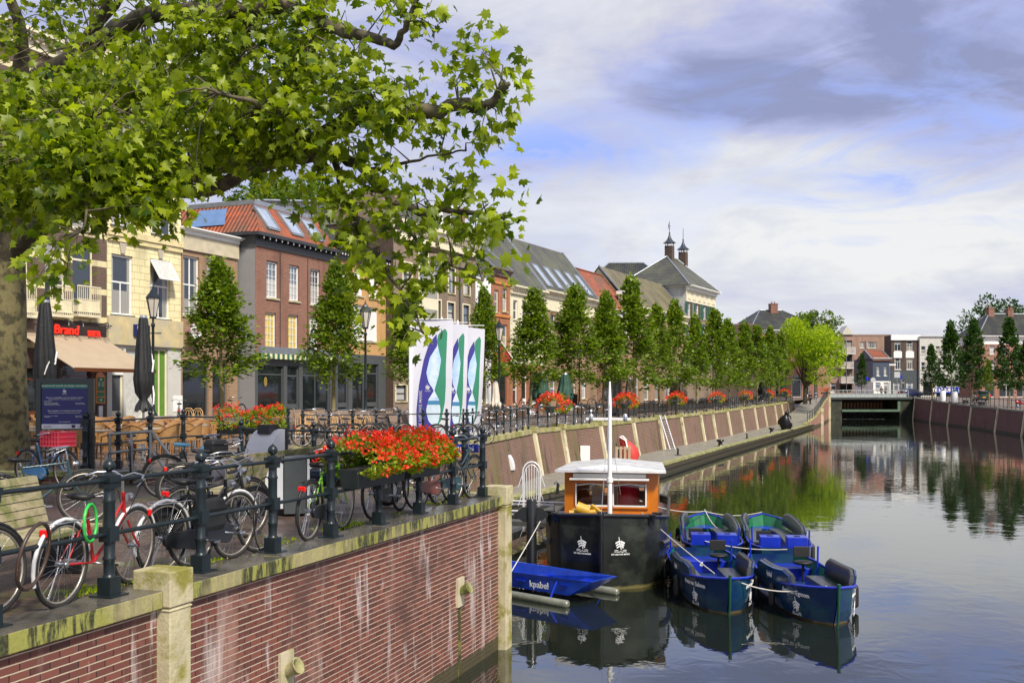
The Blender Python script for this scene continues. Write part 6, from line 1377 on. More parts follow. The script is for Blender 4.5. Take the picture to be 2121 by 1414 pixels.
rope('long rope from the barge stern towards the two rear sloop stems',[(3.2,25.6,-.95),(5.75,30.5,-1.78),(7.4,30.3,-1.78)],.12)
rope('rope crossing between the sterns of the sloops',[(4.75,25.2,-1.9),(6.5,24.2,-1.95)],.08)
rope('drooping rope loop on the bow of the B box sloop',[(5.7,30.3,-1.7),(6.2,28.8,-1.95)],.35)
rope('short rope from the barge right bollard to the boarding platform',[(3.2,25.2,-1.2),(3.6,25.9,-2.1)],.1)
# ---- things on the lower quay
def lq(px,py): return at(px,py,LQ)
for i,(px,py,k) in enumerate([(1155,1022,'low'),(1404,942,'ring'),(1492,924,'mush'),(1547,908,'ring'),(1598,896,'mush'),(1640,884,'ring')]):
    p=lq(px,py); th=thing('bollard','%s black mooring bollard on the lower quay, %s from the wheelhouse'%('small hooked' if k!='mush' else 'broad flat topped',ORD[i]),'bollard',tuple(p),.4,group='bollards on the lower quay')
    m=MB()
    if k=='mush': m.lathe([(.22,0),(.2,.05),(.15,.1),(.15,.32),(.28,.36),(.28,.46),(.2,.5)],n=14); obj('post',m,BLACKP,th)
    else: m.tube([(0,0,0),(0,0,.22),(.03,0,.34),(-.06,0,.44),(-.14,0,.40)],[.07,.06,.06,.05,.04],8); obj('hook',m,BLACKP,th)
    m=MB(); m.lathe([(.2,0),(.2,.025)],n=12); obj('base_plate',m,BLACKP,th)
# sculpture
p=lq(1627,890); th=thing('sculpture','dark bronze sculpture of a stooping cloaked figure at the water edge','sculpture',tuple(p),-.5,scale=1.12)
m=MB(); rs_=[]
for z,rx,ry,ox,oy in ((0,.42,.36,.05,0),(.25,.50,.42,.0,0),(.6,.56,.46,-.06,0),(.95,.50,.40,-.10,0),(1.2,.36,.30,-.05,0),(1.36,.22,.2,.02,0),(1.45,.17,.16,.08,0),(1.55,.20,.19,.12,0),(1.66,.17,.16,.13,0),(1.74,.06,.06,.13,0)):
    rs_.append([Vector((ox+rx*math.cos(a)*(1+.10*math.sin(3*a+z*4)),oy+ry*math.sin(a)*(1+.08*math.sin(5*a+z*2)),z)) for a in [2*PI*k/20 for k in range(20)]])
m.loft(rs_,caps=True); BRZ=M('bronze',(.018,.019,.021),.28,.6,.3,5,bump=.3,bs=8); obj('cloaked_body',m,BRZ,th)
m=MB(); m.tube([(-.48,.1,1.0),(-.66,.1,.8),(-.70,.05,.5)],[.12,.10,.05],8); obj('arm',m,BRZ,th); m=MB(); m.tube([(.25,0,1.35),(.42,.0,1.3),(.50,0,1.0)],[.09,.08,.05],8); obj('arm',m,BRZ,th); m=MB(); m.box(-.55,.65,-.5,.5,-.02,.04); obj('plinth',m,BRZ,th)
# leaning boards, ladder, tarp, pallet
def lean(label,px,py,pxt,pyt,d,w,mat,name,cat):
    a=atd(px,py,d); b=atd(pxt,pyt,d+.5); th=MB(); th.bar(a,b,w,.05,up=(0,1,0)); return tag(obj(name,th,mat),label,cat)
PL=M('pale_board',(.60,.54,.38),.7,0,.15,4)
lean('pale wooden board leaning on the quay wall beside the mast',1262,952,1250,890,60,.28,PL,'wooden_board','board')
lean('wider slanted pale board leaning on the quay wall right of the mast',1278,952,1262,888,61.5,.42,PL,'wooden_board','board')
th=thing('ladder','aluminium ladder leaning against the quay wall beside a stone pier','ladder',(0,0,0))
a0,a1=atd(1388,931,68),atd(1366,860,69.5); o_=Vector((.36,.1,0))
for k in (0,1): m=MB(); m.bar(a0+o_*k,a1+o_*k,.06); obj('side_rail',m,ALU,th)
m=MB()
for i in range(14): p=a0.lerp(a1,(i+.5)/14); m.bar(p,p+o_,.04)
obj('rung',m,ALU,th)
p=lq(1302,951); th=thing('covered_outboard','red tarpaulin covered bundle standing on the lower quay below the wall','tarpaulin',tuple(p))
m=MB(); rs_=[]
for z,r1,r2,ox in ((0,.45,.4,.1),(.3,.5,.42,.1),(.65,.48,.35,.0),(.95,.34,.25,-.15),(1.15,.2,.18,-.35),(1.25,.08,.08,-.42)): rs_.append([Vector((ox+r1*math.cos(a)*(1+.12*math.sin(4*a+3*z)),r2*math.sin(a),z)) for a in [2*PI*k/16 for k in range(16)]])
m.loft(rs_,caps=True); obj('tarpaulin',m,M('red_tarp',(.50,.04,.03),.6,0,.25,6,bump=.4,bs=10),th)
m=MB(); m.tube([(-.5,-.1,1.28),(-.2,-.3,1.1),(-.1,-.42,.6)],.05,6); m.tube([(-.5,.1,1.28),(-.35,.0,1.35),(-.1,.1,1.1)],.05,6); obj('white_strap',m,WHITE,th)
p=lq(1290,955); th=thing('pallet','upright wooden pallet leaning in front of the red tarpaulin','pallet',tuple(p),.2)
for i in range(4): m=MB(); m.box(-.45+.25*i,-.3+.25*i,-.03,0,0,.85); obj('slat',m,M('old_pallet_wood',(.35,.26,.17),.8),th)
m=MB(); m.box(-.45,.45,0,.08,.05,.14); m.box(-.45,.45,0,.08,.7,.79); obj('bearer',m,M('old_pallet_wood',(.35,.26,.17)),th)
# curved wall lamps
def quarter(label,loc,rz,s=1.0,group='white quarter round lamps'):
    th=thing('wall_lamp',label,'lamp',loc,rz,group,s)
    m=MB(); pr=[(0,0)]+[(.52*math.cos(a*PI/16),.78*math.sin(a*PI/16)) for a in range(0,9)]
    m.prism([(x,y) for x,y in pr],-.25,.25,Matrix.Rotation(PI/2,4,'X')); obj('housing',m,M('lamp_white',(.70,.70,.72),.4,0,.05),th)
    m=MB(); m.box(-.06,0,-.27,.27,-.04,.80); m.box(.02,.28,-.12,.12,.70,.86); obj('back_bracket',m,BLACKP,th); return th
p=atd(1052,966,43.0); quarter('white quarter round lamp on the mossy quay wall above the pier',(p.x-.25,p.y-.3,p.z-.1),R(-12),1.0)
th=thing('notice_board','small white board standing behind the wheelhouse roof on the lower quay','notice board',tuple(lq(1212,966)),0); m=MB(); m.box(-.25,.25,-.03,.03,.2,1.1); obj('panel',m,WHITE,th); m=MB(); m.box(-.03,.03,-.0,.06,0,.25); obj('post',m,ALU,th)
# ---------------- bicycles
def tor(r,rt,c,n=28,k=6):
    m=MB(); m.tube([(c[0]+r*math.cos(2*PI*i/n),c[1],c[2]+r*math.sin(2*PI*i/n)) for i in range(n)],rt,k,closed=True); return m
SPK=M('spoke_metal',(.42,.43,.45),.3,1,0); TYRE=M('tyre',(.018,.018,.018),.7,0,.2); TANW=M('worn_rim',(.42,.38,.32),.4,.7,.2,20)
def _w(d=1):
    a=MB(); ns=24 if d else 10
    for i in range(ns): t=2*PI*i/ns; t2=t+.35*(1 if i%2 else -1); a.tube([(.02*math.cos(t2),.025*(1 if i%2 else -1),.02*math.sin(t2)),(.315*math.cos(t),0,.315*math.sin(t))],.0022 if d else .004,3,cap=False)
    a.lathe([(.025,-.05),(.03,-.045),(.018,-.03),(.018,.03),(.03,.045),(.025,.05)],(0,0,0),10,Matrix.Rotation(PI/2,4,'X'))
    return a.mesh('wheel'),tor(.343,.019,(0,0,0),32 if d else 18,8 if d else 5).mesh('tyre'),tor(.317,.011,(0,0,0),32 if d else 18,6 if d else 4).mesh('rim')
WHN=_w(1); WHF=_w(0)
for a in (WHN,WHF): a[0].materials.append(SPK); a[1].materials.append(TYRE); a[2].materials.append(TANW)
def bike(label,rear,ang,col,lean=0.0,frame='lady',near=True,guard=None,basket=False,saddle=None,fender=BLACK,bars='dutch',steer=.25,rl=True,group=None,z=None):
    x,y=rear[:2]; zz=rear[2] if len(rear)>2 else 0
    th=thing('bicycle',label,'bicycle',(x,y,zz),ang,group); th.rotation_euler=(lean,0,ang)
    fm=MB(); R0=.345; r=.015
    bb=(.44,0,.29); st=(.30,0,.80); hd0=(.90,0,.62) ; hd1=(.86,0,.86)
    fm.tube([bb,st],r,7); fm.tube([(0,.04,R0),bb],.010,5); fm.tube([(0,-.04,R0),bb],.010,5); fm.tube([(0,.04,R0),(.31,0,.72)],.008,5); fm.tube([(0,-.04,R0),(.31,0,.72)],.008,5)
    fm.tube([hd0,hd1],.019,8)
    if frame=='lady': fm.tube([bb,(.52,0,.36),(.72,0,.50),(.89,0,.66)],.018,7); fm.tube([(.37,0,.50),(.55,0,.52),(.72,0,.62),(.87,0,.78)],.013,6)
    elif frame=='mtb': fm.tube([bb,(.885,0,.66)],.024,8); fm.tube([(.32,0,.70),(.865,0,.80)],.018,8)
    else: fm.tube([bb,(.895,0,.64)],.016,7); fm.tube([(.31,0,.77),(.865,0,.82)],.015,7)
    for s in (-.05,.05): fm.tube([(.91,s*.6,.60),(.95,s,.50),(1.08,s,R0)],.010,6)
    obj('frame',fm,col,th)
    for wx_,nm in ((0,0),(1.08,1)):
        W_=WHN if near else WHF; w=link('wheel',W_[0],th); w.location=(wx_,0,R0); w.rotation_euler=(0,.7*nm+ang,0)
        link('tyre',W_[1],w); link('rim',W_[2],w)
    for c,a0,a1 in ((0,10,200),(1.08,25,170)):
        m=MB(); m.tube([(c+.372*math.cos(R(a0+(a1-a0)*k/12)),0,R0+.372*math.sin(R(a0+(a1-a0)*k/12))) for k in range(13)],.017 if near else .02,6); obj('mudguard',m,fender,th)
    m=MB(); s0=MB(); s0.loft([[Vector((.16+.0*u,0,.86))]*1 for u in (0,)]*0 if False else [[Vector((.14+.28*t,w*math.cos(a),.87+h*math.sin(a)+.02*(1-t)**2)) for a in [2*PI*k/10 for k in range(10)]] for t,w,h in ((0,.02,.01),(.06,.10,.03),(.3,.105,.035),(.6,.045,.03),(.9,.025,.022),(1,.008,.01))],caps=True)
    obj('saddle',s0,saddle or BLACK,th); m=MB(); m.tube([(.30,0,.78),(.275,0,.86)],.012,6); obj('seat_post',m,CHROME,th)
    m=MB(); m.tube([hd1,(.845,0,.98)],.012,6)
    if bars=='dutch': m.tube([(.56,-.27,.98),(.68,-.28,1.0),(.80,-.23,1.03),(.87,-.10,1.04),(.85,0,1.0),(.87,.10,1.04),(.80,.23,1.03),(.68,.28,1.0),(.56,.27,.98)],.011,6)
    else: m.tube([(.80,-.30,.99),(.85,-.1,.98),(.85,.1,.98),(.80,.30,.99)],.012,6)
    hb_=obj('handlebar',m,CHROME if bars=='dutch' else BLACK,th)
    for s in (-1,1):
        m=MB(); a,b=((.56,s*.27,.98),(.68,s*.28,1.0)) if bars=='dutch' else ((.80,s*.30,.99),(.82,s*.2,.985)); m.tube([a,b],.018,6); obj('grip',m,BLACK,hb_)
    if near:
        m=MB(); m.tube([(.82,.2,1.02),(.95,.1,.85),(.90,.02,.66)],.004,4); m.tube([(.82,-.2,1.02),(.96,-.1,.88),(.92,-.02,.66)],.004,4); obj('brake_cable',m,BLACK,th)
        m=MB(); m.tube([(.80,.24,1.0),(.70,.25,.96),(.66,.25,.94)],.006,4); obj('brake_lever',m,CHROME,hb_); m=MB(); m.tube([(.80,-.24,1.0),(.70,-.25,.96),(.66,-.25,.94)],.006,4); obj('brake_lever',m,CHROME,hb_)
        m=MB(); m.lathe([(.035,0),(.045,.05),(.03,.07)],(0,0,0),10,Matrix.Translation((.93,0,.80))@Matrix.Rotation(PI/2,4,'Y')); obj('headlight',m,CHROME,th)
    m=MB(); m.tube([(.30,-.06,.70),(.05,-.065,.70),(-.18,-.06,.70),(-.22,0,.70),(-.18,.06,.70),(.05,.065,.70),(.30,.06,.70)],.006,5); m.tube([(.05,-.065,.70),(0,-.05,R0)],.006,4); m.tube([(.05,.065,.70),(0,.05,R0)],.006,4); m.tube([(-.1,-.06,.7),(-.1,.06,.7)],.005,4); m.tube([(.1,-.06,.7),(.1,.06,.7)],.005,4); obj('rear_rack',m,ALU if fender is not BLACK else BLACKP,th)
    if rl: m=MB(); m.box(-.26,-.22,-.045,.045,.60,.66); obj('rear_light',m,REDL,th,bevel=.008 if near else 0)
    m=MB(); m.tube([bb,(.44,-.075,.29),(.60,-.08,.26)],.009,5); m.box(.56,.65,-.17,-.085,.25,.27); m.tube([bb,(.44,.075,.29),(.28,.08,.32)],.009,5); m.box(.24,.33,.085,.17,.31,.33); m.lathe([(.09,-.055),(.09,-.05)],(0,0,0),14,Matrix.Translation(bb)@Matrix.Rotation(PI/2,4,'X')); obj('crank_set',m,BLACKP if not near else CHROME,th)
    if guard:
        m=MB(); pts=[]
        for k in range(13): a=PI/2-PI*k/12; pts.append((.46+.115*math.cos(a),.29+.115*math.sin(a)))
        for k in range(9): a=-PI/2-PI*k/8; pts.append((.02+.07*math.cos(a),.335+.07*math.sin(a)))
        if guard is CRG: m.tube([(a,-.055,b) for a,b in pts],.020,6,closed=True); m.box(.05,.40,-.06,-.05,.20,.27)
        else: pts=pts[::-1]; m.prism(pts,.035,.075,Matrix.Rotation(PI/2,4,'X')); obj('chain_guard',m,guard,th,bevel=.006)
    m=MB(); m.tube([(.05,.06,R0),(-.02,.10,.02)],.008,5); obj('stand',m,ALU,th)
    return th
def bpx(px,py,z=0): p=at(px,py,z); return (p.x,p.y,z)
AW=WA
BLKF=M('gloss_black',(.012,.012,.014),.2,0,.2,coat=.6); BLUF=M('light_blue_bike',(.06,.22,.42),.3,0,.1,coat=.3); GREF=M('lime_bike',(.15,.40,.03),.3,0,.1); TEAL=M('dark_teal_bike',(.02,.06,.075),.3,0,.1,coat=.4); BRNF=M('brown_bike',(.14,.045,.03),.35,0,.2,coat=.3); CRG=M('cream_guard',(.45,.38,.27),.4,0,.1)
WF=M('white_fender',(.62,.62,.62),.35,0,.08)
bike('red ladies bicycle with cream chain guard leaning by the nearest railing post',(-3.72,8.43),math.atan2(1.02,.19),RED,.05,'lady',guard=CRG,fender=WF)
bike('black bicycle cut off by the left edge with chrome handlebar and hanging cable lock',(-4.42,7.1),math.atan2(1.0,.30),BLKF,-.06,'lady',guard=BLACKP)
bike('black electric bicycle with white rear mudguard leaning between first and second full railing posts',(-3.42,9.95),math.atan2(.96,.42),BLKF,.10,'lady',guard=BLACKP,fender=WF)
bike('black bicycle with blue valve and black mudguards squeezed beside the electric one',(-3.22,10.35),math.atan2(.95,.40),BLKF,-.10,'man',guard=BLACKP)
bike('black bicycle with red rear light and crossing handlebars behind the second post',(-3.75,11.6),math.atan2(.9,.5),BLKF,.02,'lady')
bike('lime and black bicycle with upright saddle under the end of the flower box',(-2.42,12.2),math.atan2(1.0,.22),GREF,.03,'man',guard=BLACKP)
bike('dark bicycle standing behind the flower boxes with its wheel showing below',(-1.95,14.3),math.atan2(.95,.25),BLKF,0,'lady',guard=BLACKP)
bike('brown bicycle with round headlight leaning at the last posts of the flower boxes',(-1.42,15.4),math.atan2(.9,.45),BRNF,-.05,'lady',guard=BRNF)
bike('teal city bicycle with bright blue saddle cover at the wall corner',(-1.15,16.15),math.atan2(.9,.45),TEAL,.06,'lady',saddle=BLUEX,guard=TEAL)
bike('grey bicycle parked just behind the brown one near the corner railing',(-1.9,16.3),math.atan2(.8,.5),ALU,-.04,'man')
bike('pale blue bicycle with red crate in front of the information board',(-8.95,18.95),math.atan2(-.5,.9),BLUF,.03,'lady',guard=BLUF)
bike('dark bicycle behind the left wooden bench with its front wheel showing',(-6.65,13.2),math.atan2(.55,.85),TEAL,-.05,'man',guard=BLACKP)
bike('small black mountain bicycle standing on the steps by the handrail',(-7.75,20.9),math.atan2(-1,.35),BLKF,.02,'mtb',fender=BLACK,bars='flat')
bike('black bicycle with pale blue saddle bag behind the second bench',(-5.8,17.1),math.atan2(.5,.95),BLKF,0,'lady',saddle=M('pale_blue_cover',(.18,.55,.75),.5),guard=BLACKP)
bike('black bicycle with long handlebars parked against the back of the second bench',(-4.9,15.2),math.atan2(.5,.9),BLKF,.0,'man',guard=BLACKP)
p=Vector((-9.15,18.3,0))
th=thing('crate','bright red plastic crate carried on the pale blue bicycle','crate',(-8.22,18.55,.78),math.atan2(-.5,.9))
m=MB()
for x in (-.24,.22): m.box(x,x+.02,-.17,.17,0,.27)
for y in (-.17,.15): m.box(-.22,.22,y,y+.02,0,.27)
m.box(-.24,.24,-.17,.17,0,.02); m.box(-.26,.26,-.19,.19,.25,.28) if False else None
obj('crate_walls',m,REDP,th); m=MB()
for z in (.01,.09,.17,.26):
    for y in (-.185,.172): m.box(-.25,.25,y,y+.013,z-.008,z+.012)
    for x in (-.255,.242): m.box(x,x+.013,-.18,.18,z-.008,z+.012)
for i in range(7):
    for y in (-.19,.177): m.box(-.25+.08*i,-.235+.08*i,y,y+.013,0,.27)
obj('crate_ribs',m,M('light_red_plastic',(.85,.10,.14),.35,0,.05),th)
# loose lock, hoops
m=MB(); m.tube([(-3.55+.0*k,8.62+.13*math.cos(2*PI*k/14),.66+.16*math.sin(2*PI*k/14)) for k in range(14)],.014,6,closed=True); tag(obj('cable_lock',m,M('green_plastic',(.03,.42,.06),.3)),'bright green cable lock looped over the red bicycle rack','lock')
m=MB(); m.tube([(-3.62+.05*math.sin(2*PI*k/20),7.75+.24*math.cos(2*PI*k/20),.52+.25*math.sin(2*PI*k/20)) for k in range(20)],.016,6,closed=True); tag(obj('cable_lock',m,M('dark_brown_rubber',(.05,.03,.022),.4)),'dark brown coiled cable lock hanging from the near rail at the left edge','lock')
m=MB(); m.tube([W(2.6+.24*math.cos(2*PI*k/24),-.12,.40+.42*math.sin(2*PI*k/24)) for k in range(24)],.008,5,closed=True); tag(obj('cable_lock',m,BLACK),'thin black cable lock looped round the rail by the electric bicycle','lock')
# far parked bikes: one low detail kind copied
fb=bike('black bicycle parked against the café window of the low brown shop',(-13.2,40.5,gz(-13.2,40.5)),1.9,BLKF,.05,'lady',near=False,group='distant parked bicycles')
k=0
spots=[]
for px,d,a in ((470,46,1.2),(626,33.2,.5),(655,33.6,.7),(700,34,.4),(735,34.3,.8),(775,34.7,.5),(905,33.6,.3),(950,34,.6),(1085,60,.3),(1225,84,.4)): X_=(px-CX)/F*d; spots.append((X_,d,a))
lbs=['orange framed bicycle leaning by the grey side wall of the corner building','bicycle parked furthest left at the inlet railing among the folded chairs','bicycle second from the left at the inlet railing','bicycle beside the first stacked bistro chairs at the inlet railing','bicycle beneath the lamp post at the inlet railing','bicycle at the right end of the inlet railing row','bicycle showing left of the white flag pole','bicycle just behind the first flag bottom','bicycle parked by the rope barrier at the orange brick front','bicycle standing against the frieze house wall between tree trunks']
ORG=M('orange_bike',(.65,.12,.01),.35)
for (X_,d,a),lb in zip(spots,lbs):
    o=dup(fb,(X_,d,gz(X_,d) if d>34.5 or X_<-7 else 0),a,lb)
    if 'orange' in lb:
        for c in o.children:
            if c.name.startswith('frame'): c.data=c.data.copy(); c.data.materials[0]=ORG
for i,yy in enumerate((103,106,109,112.5,116,119,124,128,132)):
    X_=wx(yy)-1.6; dup(fb,(X_,yy,gz(X_,yy)),.4+i*.5,'%s bicycle from the near end of the row along the far railing before the ramp'%ORD[i],'bicycles along the far railing')
# ---------------- scooter and motorbikes
def scooter(label,loc,rz,body,cover=None,group=None):
    th=thing('motor_scooter',label,'scooter',loc,rz,group)
    for x in (0,1.25):
        w=obj('wheel',tor(.19,.055,(0,0,0),22,8),TYRE,th); w.location=(x,0,.245); m=MB(); m.lathe([(.15,-.03),(.05,-.045),(.05,.045),(.15,.03)],(0,0,0),14,Matrix.Rotation(PI/2,4,'X')); obj('rim',m,ALU,w)
    m=MB(); m.loft([[Vector((x,w*math.cos(a),zc+h*math.sin(a))) for a in [2*PI*k/12 for k in range(12)]] for x,w,zc,h in ((-.35,.03,.62,.03),(-.25,.13,.60,.12),(.05,.18,.55,.2),(.4,.17,.5,.18),(.62,.14,.38,.07),(.85,.15,.33,.05),(1.0,.14,.45,.15),(1.08,.1,.7,.16),(1.0,.05,.9,.06))],caps=True); obj('body',m,body,th)
    m=MB(); m.loft([[Vector((x,w*math.cos(a),zc+h*math.sin(a))) for a in [2*PI*k/12 for k in range(12)]] for x,w,zc,h in ((-.3,.08,.76,.03),(-.05,.15,.78,.05),(.3,.13,.76,.05),(.48,.05,.74,.03))],caps=True); obj('saddle',m,cover or BLACK,th)
    m=MB(); m.tube([(.98,0,.85),(.93,0,1.02)],.025,6); m.tube([(.86,-.32,1.04),(.94,0,1.03),(.86,.32,1.04)],.016,6); obj('handlebar',m,BLACK,th); m=MB(); m.lathe([(.07,0),(.08,.03),(.03,.06)],(0,0,0),12,Matrix.Translation((1.05,0,.92))@Matrix.Rotation(PI/2,4,'Y')); obj('headlight',m,CHROME,th)
    return th
scooter('dark blue scooter under a cover between the grey cabinet and the flower boxes',(-3.05,15.3,0),math.atan2(.5,1),M('dark_blue_body',(.015,.03,.06),.2,0,.2,coat=.5))
scooter('red and white scooter parked behind the right bank railing at the view edge',((2108-CX)/F*112,112,.12),.3,RED)
# ---------------- flower boxes
def flowers(label,loc,rz,L_,n=1400,hh=.42,dp=.30,near=True,seed=1,group='flower boxes with red geraniums',nb=1):
    th=thing('flower_box',label,'flower box',loc,rz,group); rs=np.random.RandomState(seed)
    for b in range(nb):
        c=(b-(nb-1)/2)*(L_/nb); l=L_/nb*.47; m=MB(); m.add([Vector(p) for p in ((c-l+.05,-.11,0),(c+l-.05,-.11,0),(c+l-.05,.11,0),(c-l+.05,.11,0),(c-l,-.14,.24),(c+l,-.14,.24),(c+l,.14,.24),(c-l,.14,.24))],[(3,2,1,0),(4,5,6,7),(0,1,5,4),(1,2,6,5),(2,3,7,6),(3,0,4,7)]); obj('planter',m,M('planter_grey',(.022,.028,.030),.5,0,.15),th)
    q_=n; x=rs.uniform(-L_/2,L_/2,q_); a=rs.uniform(-.35*PI/1,PI*1.35,q_); rr=rs.uniform(.5,1,q_)**.5; lump=1+.22*np.sin(x*5+seed)+.12*np.sin(x*11)
    pos=np.stack([x*1.04,dp*1.15*rr*np.cos(a),.30+hh*rr*np.sin(a)*lump*np.where(np.sin(a)>0,1,.55)],1)
    dr=np.stack([rs.normal(0,.5,q_),np.cos(a)*.8+rs.normal(0,.4,q_),np.sin(a)+rs.normal(0,.5,q_)-.2],1)
    link('foliage',leaf_mesh('foliage',pos,dr,rs.normal(0,.6,pos.shape)+np.array([0,0,1.]),.085 if near else .14,'simple' if near else 'quad',LGERA,seed),th)
    nc=int(n*.078) if near else int(n*.34); PP=[];DD=[]
    for i in range(nc):
        x=rs.uniform(-L_/2,L_/2)*1.06; a=rs.uniform(-.25*PI,1.25*PI) if rs.rand()<.38 else rs.uniform(.1*PI,.95*PI); lp=1+.22*math.sin(x*5+seed)+.12*math.sin(x*11); s_=math.sin(a)
        c=np.array([x,dp*1.28*math.cos(a),.32+hh*1.12*s_*lp*(1 if s_>0 else .6)]); k=int(rs.randint(8,13)) if near else 5; o=rs.normal(0,1,(k,3)); o/=np.linalg.norm(o,axis=1)[:,None]; PP.append(c+o*(.028 if near else .05)); DD.append(o+rs.normal(0,.4,(k,3)))
    pos=np.concatenate(PP); dr=np.concatenate(DD); link('blossoms',leaf_mesh('blossoms',pos,dr,rs.normal(0,1,pos.shape),.045 if near else .10,'quad',LFLOW,seed),th)
    return th
LFLOW=leafmat('geranium_blossom',(.62,.012,.004),(.95,.09,.03),.25)
p=W(4.78,.10,.56); flowers('pair of grey troughs overflowing with red geraniums on the near railing, left trough',tuple(p),WA,1.50,2600,.27,.34,seed=3,group='troughs on the near railing')
p=W(6.15,.10,.57); flowers('right hand grey trough of red geraniums on the near railing',tuple(p),WA,1.15,2000,.25,.30,seed=8,group='troughs on the near railing')
flowers('red geranium box on the terrace railing left of the white lamp cabinet',(-6.55,25.6,.72),.12,1.65,1500,.30,.30,seed=5)
def rail_pt(px):
    best=None
    for i in range(len(path)-1):
        a,b=path[i],path[i+1]; pa,pb=(a.x/a.y)*F+CX,(b.x/b.y)*F+CX
        if pa<=px<=pb: return a.lerp(b,(px-pa)/(pb-pa)),math.atan2((b-a).y,(b-a).x)
    return None
fx=None
for i,(px,ln) in enumerate([(1143,1.85),(1293,1.5),(1398,1.5),(1482,1.5),(1542,1.6),(1588,1.5),(1624,1.5)]):
    q_=rail_pt(px)
    if not q_: continue
    p,a=q_; flowers('red geranium box on the long quay railing, %s counted away from the viewer'%ORD[i],(p.x+.1,p.y,p.z+.72),a,ln,420 if i<3 else 260,.46,.5,near=False,seed=i+11)
flowers('red geranium box at the left end of the far bridge railing',((1710-CX)/F*162,162,1.5),.2,1.6,260,.5,.5,near=False,seed=31)
# ---------------- benches and cabinets
def bench(label,p,q,side,bz=.88,group=None):
    p=Vector(p);q_=Vector(q);L_=(q_-p).length; th=thing('bench',label,'bench',tuple(p),math.atan2((q_-p).y,(q_-p).x),group)
    # local x along; seat towards side*y ; backrest leaning away
    s=side
    for i in range(5): m=MB(); y=s*(.06+.105*i); m.box(0,L_,min(y,y+s*.095),max(y,y+s*.095),.40,.45); obj('seat_plank',m,WOOD,th,bevel=.006)
    for i in range(6):
        z0=.46+i*.078; m=MB(); yb=-s*(.02+.28*(z0-.45)); zt_=z0+.068
        m.add([(0,yb-.02,z0),(L_,yb-.02,z0),(L_,yb+.02,z0),(0,yb+.02,z0),(0,yb-.02-s*.02,zt_),(L_,yb-.02-s*.02,zt_),(L_,yb+.02-s*.02,zt_),(0,yb+.02-s*.02,zt_)],[(3,2,1,0),(4,5,6,7),(0,1,5,4),(1,2,6,5),(2,3,7,6),(3,0,4,7)]); obj('back_plank',m,WOOD,th)
    for x in (.2,L_-.3): m=MB(); m.box(x,x+.1,min(0,s*.5),max(0,s*.5),0,.40); obj('support',m,BLACKP,th)
    return th
bench('weathered wooden slat bench at the left edge behind the black and red bicycles',(-4.98,8.0,0),(-4.68,10.35,0),-1)
bench('weathered wooden bench with its slatted back to the canal beside the grey cabinet',(-3.85,13.6,0),(-3.15,16.0,0),1)
p=atd(565,940,16.8); quarter('white quarter round lamp housing behind the second bench',(p.x,p.y,.42),R(-112),.95)
th=thing('utility_cabinet','grey steel cabinet with pale side panels beside the second bench','cabinet',(-3.20,14.8,0),.25)
m=MB(); m.box(-.10,.22,-.2,.2,.02,.84); obj('body',m,M('cabinet_grey',(.06,.07,.075),.4),th,bevel=.01); m=MB(); m.prism([(-.36,.10),(-.11,.10),(-.11,.74),(-.22,.74),(-.36,.62)],-.16,.16,Matrix.Rotation(PI/2,4,'X')); obj('side_panel',m,M('pale_panel',(.55,.57,.62),.4,0,.04),th); m=MB(); m.box(.225,.26,-.21,.21,.0,.8); obj('edge_panel',m,M('pale_panel',(.55,.57,.62)),th)
# stair handrails
th=thing('stair_handrail','pale steel handrail with sloping brace at the terrace steps','handrail',(0,0,0)); SG=M('galvanised',(.30,.31,.30),.45,.5,.2)
def hp(px,py,d): return atd(px,py,d)
for pts in ([(222,899,19.9),(315,893,19.9)],[(315,893,19.9),(395,1000,19.3)],[(228,900,19.9),(228,962,19.9)],[(272,897,19.9),(272,985,19.8)],[(312,894,19.9),(312,985,19.8)],[(222,938,19.9),(315,928,19.9)],[(222,938,19.9),(222,978,19.8)],[(222,978,19.8),(315,972,19.8)],[(345,935,19.7),(345,1000,19.5)],[(315,935,19.9),(350,980,19.5)],[(376,978,19.4),(376,1002,19.3)]):
    m=MB(); m.tube([hp(*a) for a in pts],.028,6); obj('rail_bar',m,SG,th)
# ---------------- information board
c0=atd(80,1000,19.9); th=thing('information_board','dark framed blue information board with green heading beside the plane tree','information board',(c0.x,c0.y,0),.16)
m=MB(); m.box(-.04,.05,-.05,.05,0,2.03); m.box(.92,1.03,-.06,.06,0,2.03); m.box(.05,.92,-.05,.05,1.93,2.03); m.box(.05,.92,.0,.05,1.03,1.93); obj('frame',m,M('board_frame',(.015,.025,.025),.35,0,.1,coat=.3),th)
bz0,bz1=1.06,1.92
m=MB(); m.box(.06,.91,-.02,-.005,1.14,1.84); pn=obj('blue_panel',m,M('deep_blue_panel',(.006,.008,.13),.25,0,.1),th)
m=MB(); m.box(.06,.91,-.021,-.006,1.84,1.925); gp=obj('green_header',m,M('header_green',(.01,.22,.13),.3),th); m=MB(); m.box(.06,.91,-.021,-.006,1.05,1.14); wp=obj('white_footer',m,M('footer_white',(.6,.6,.68),.4),th)
text('board_lettering','RONDVAART DOOR DE SINGEL VAN BREDA',.042,LETW,gp,(.485,-.026,1.882),depth=.001,bold=.8)
o=obj('emblem',emblem_mesh(.10),LETW,pn); o.location=(.485,-.024,1.73)
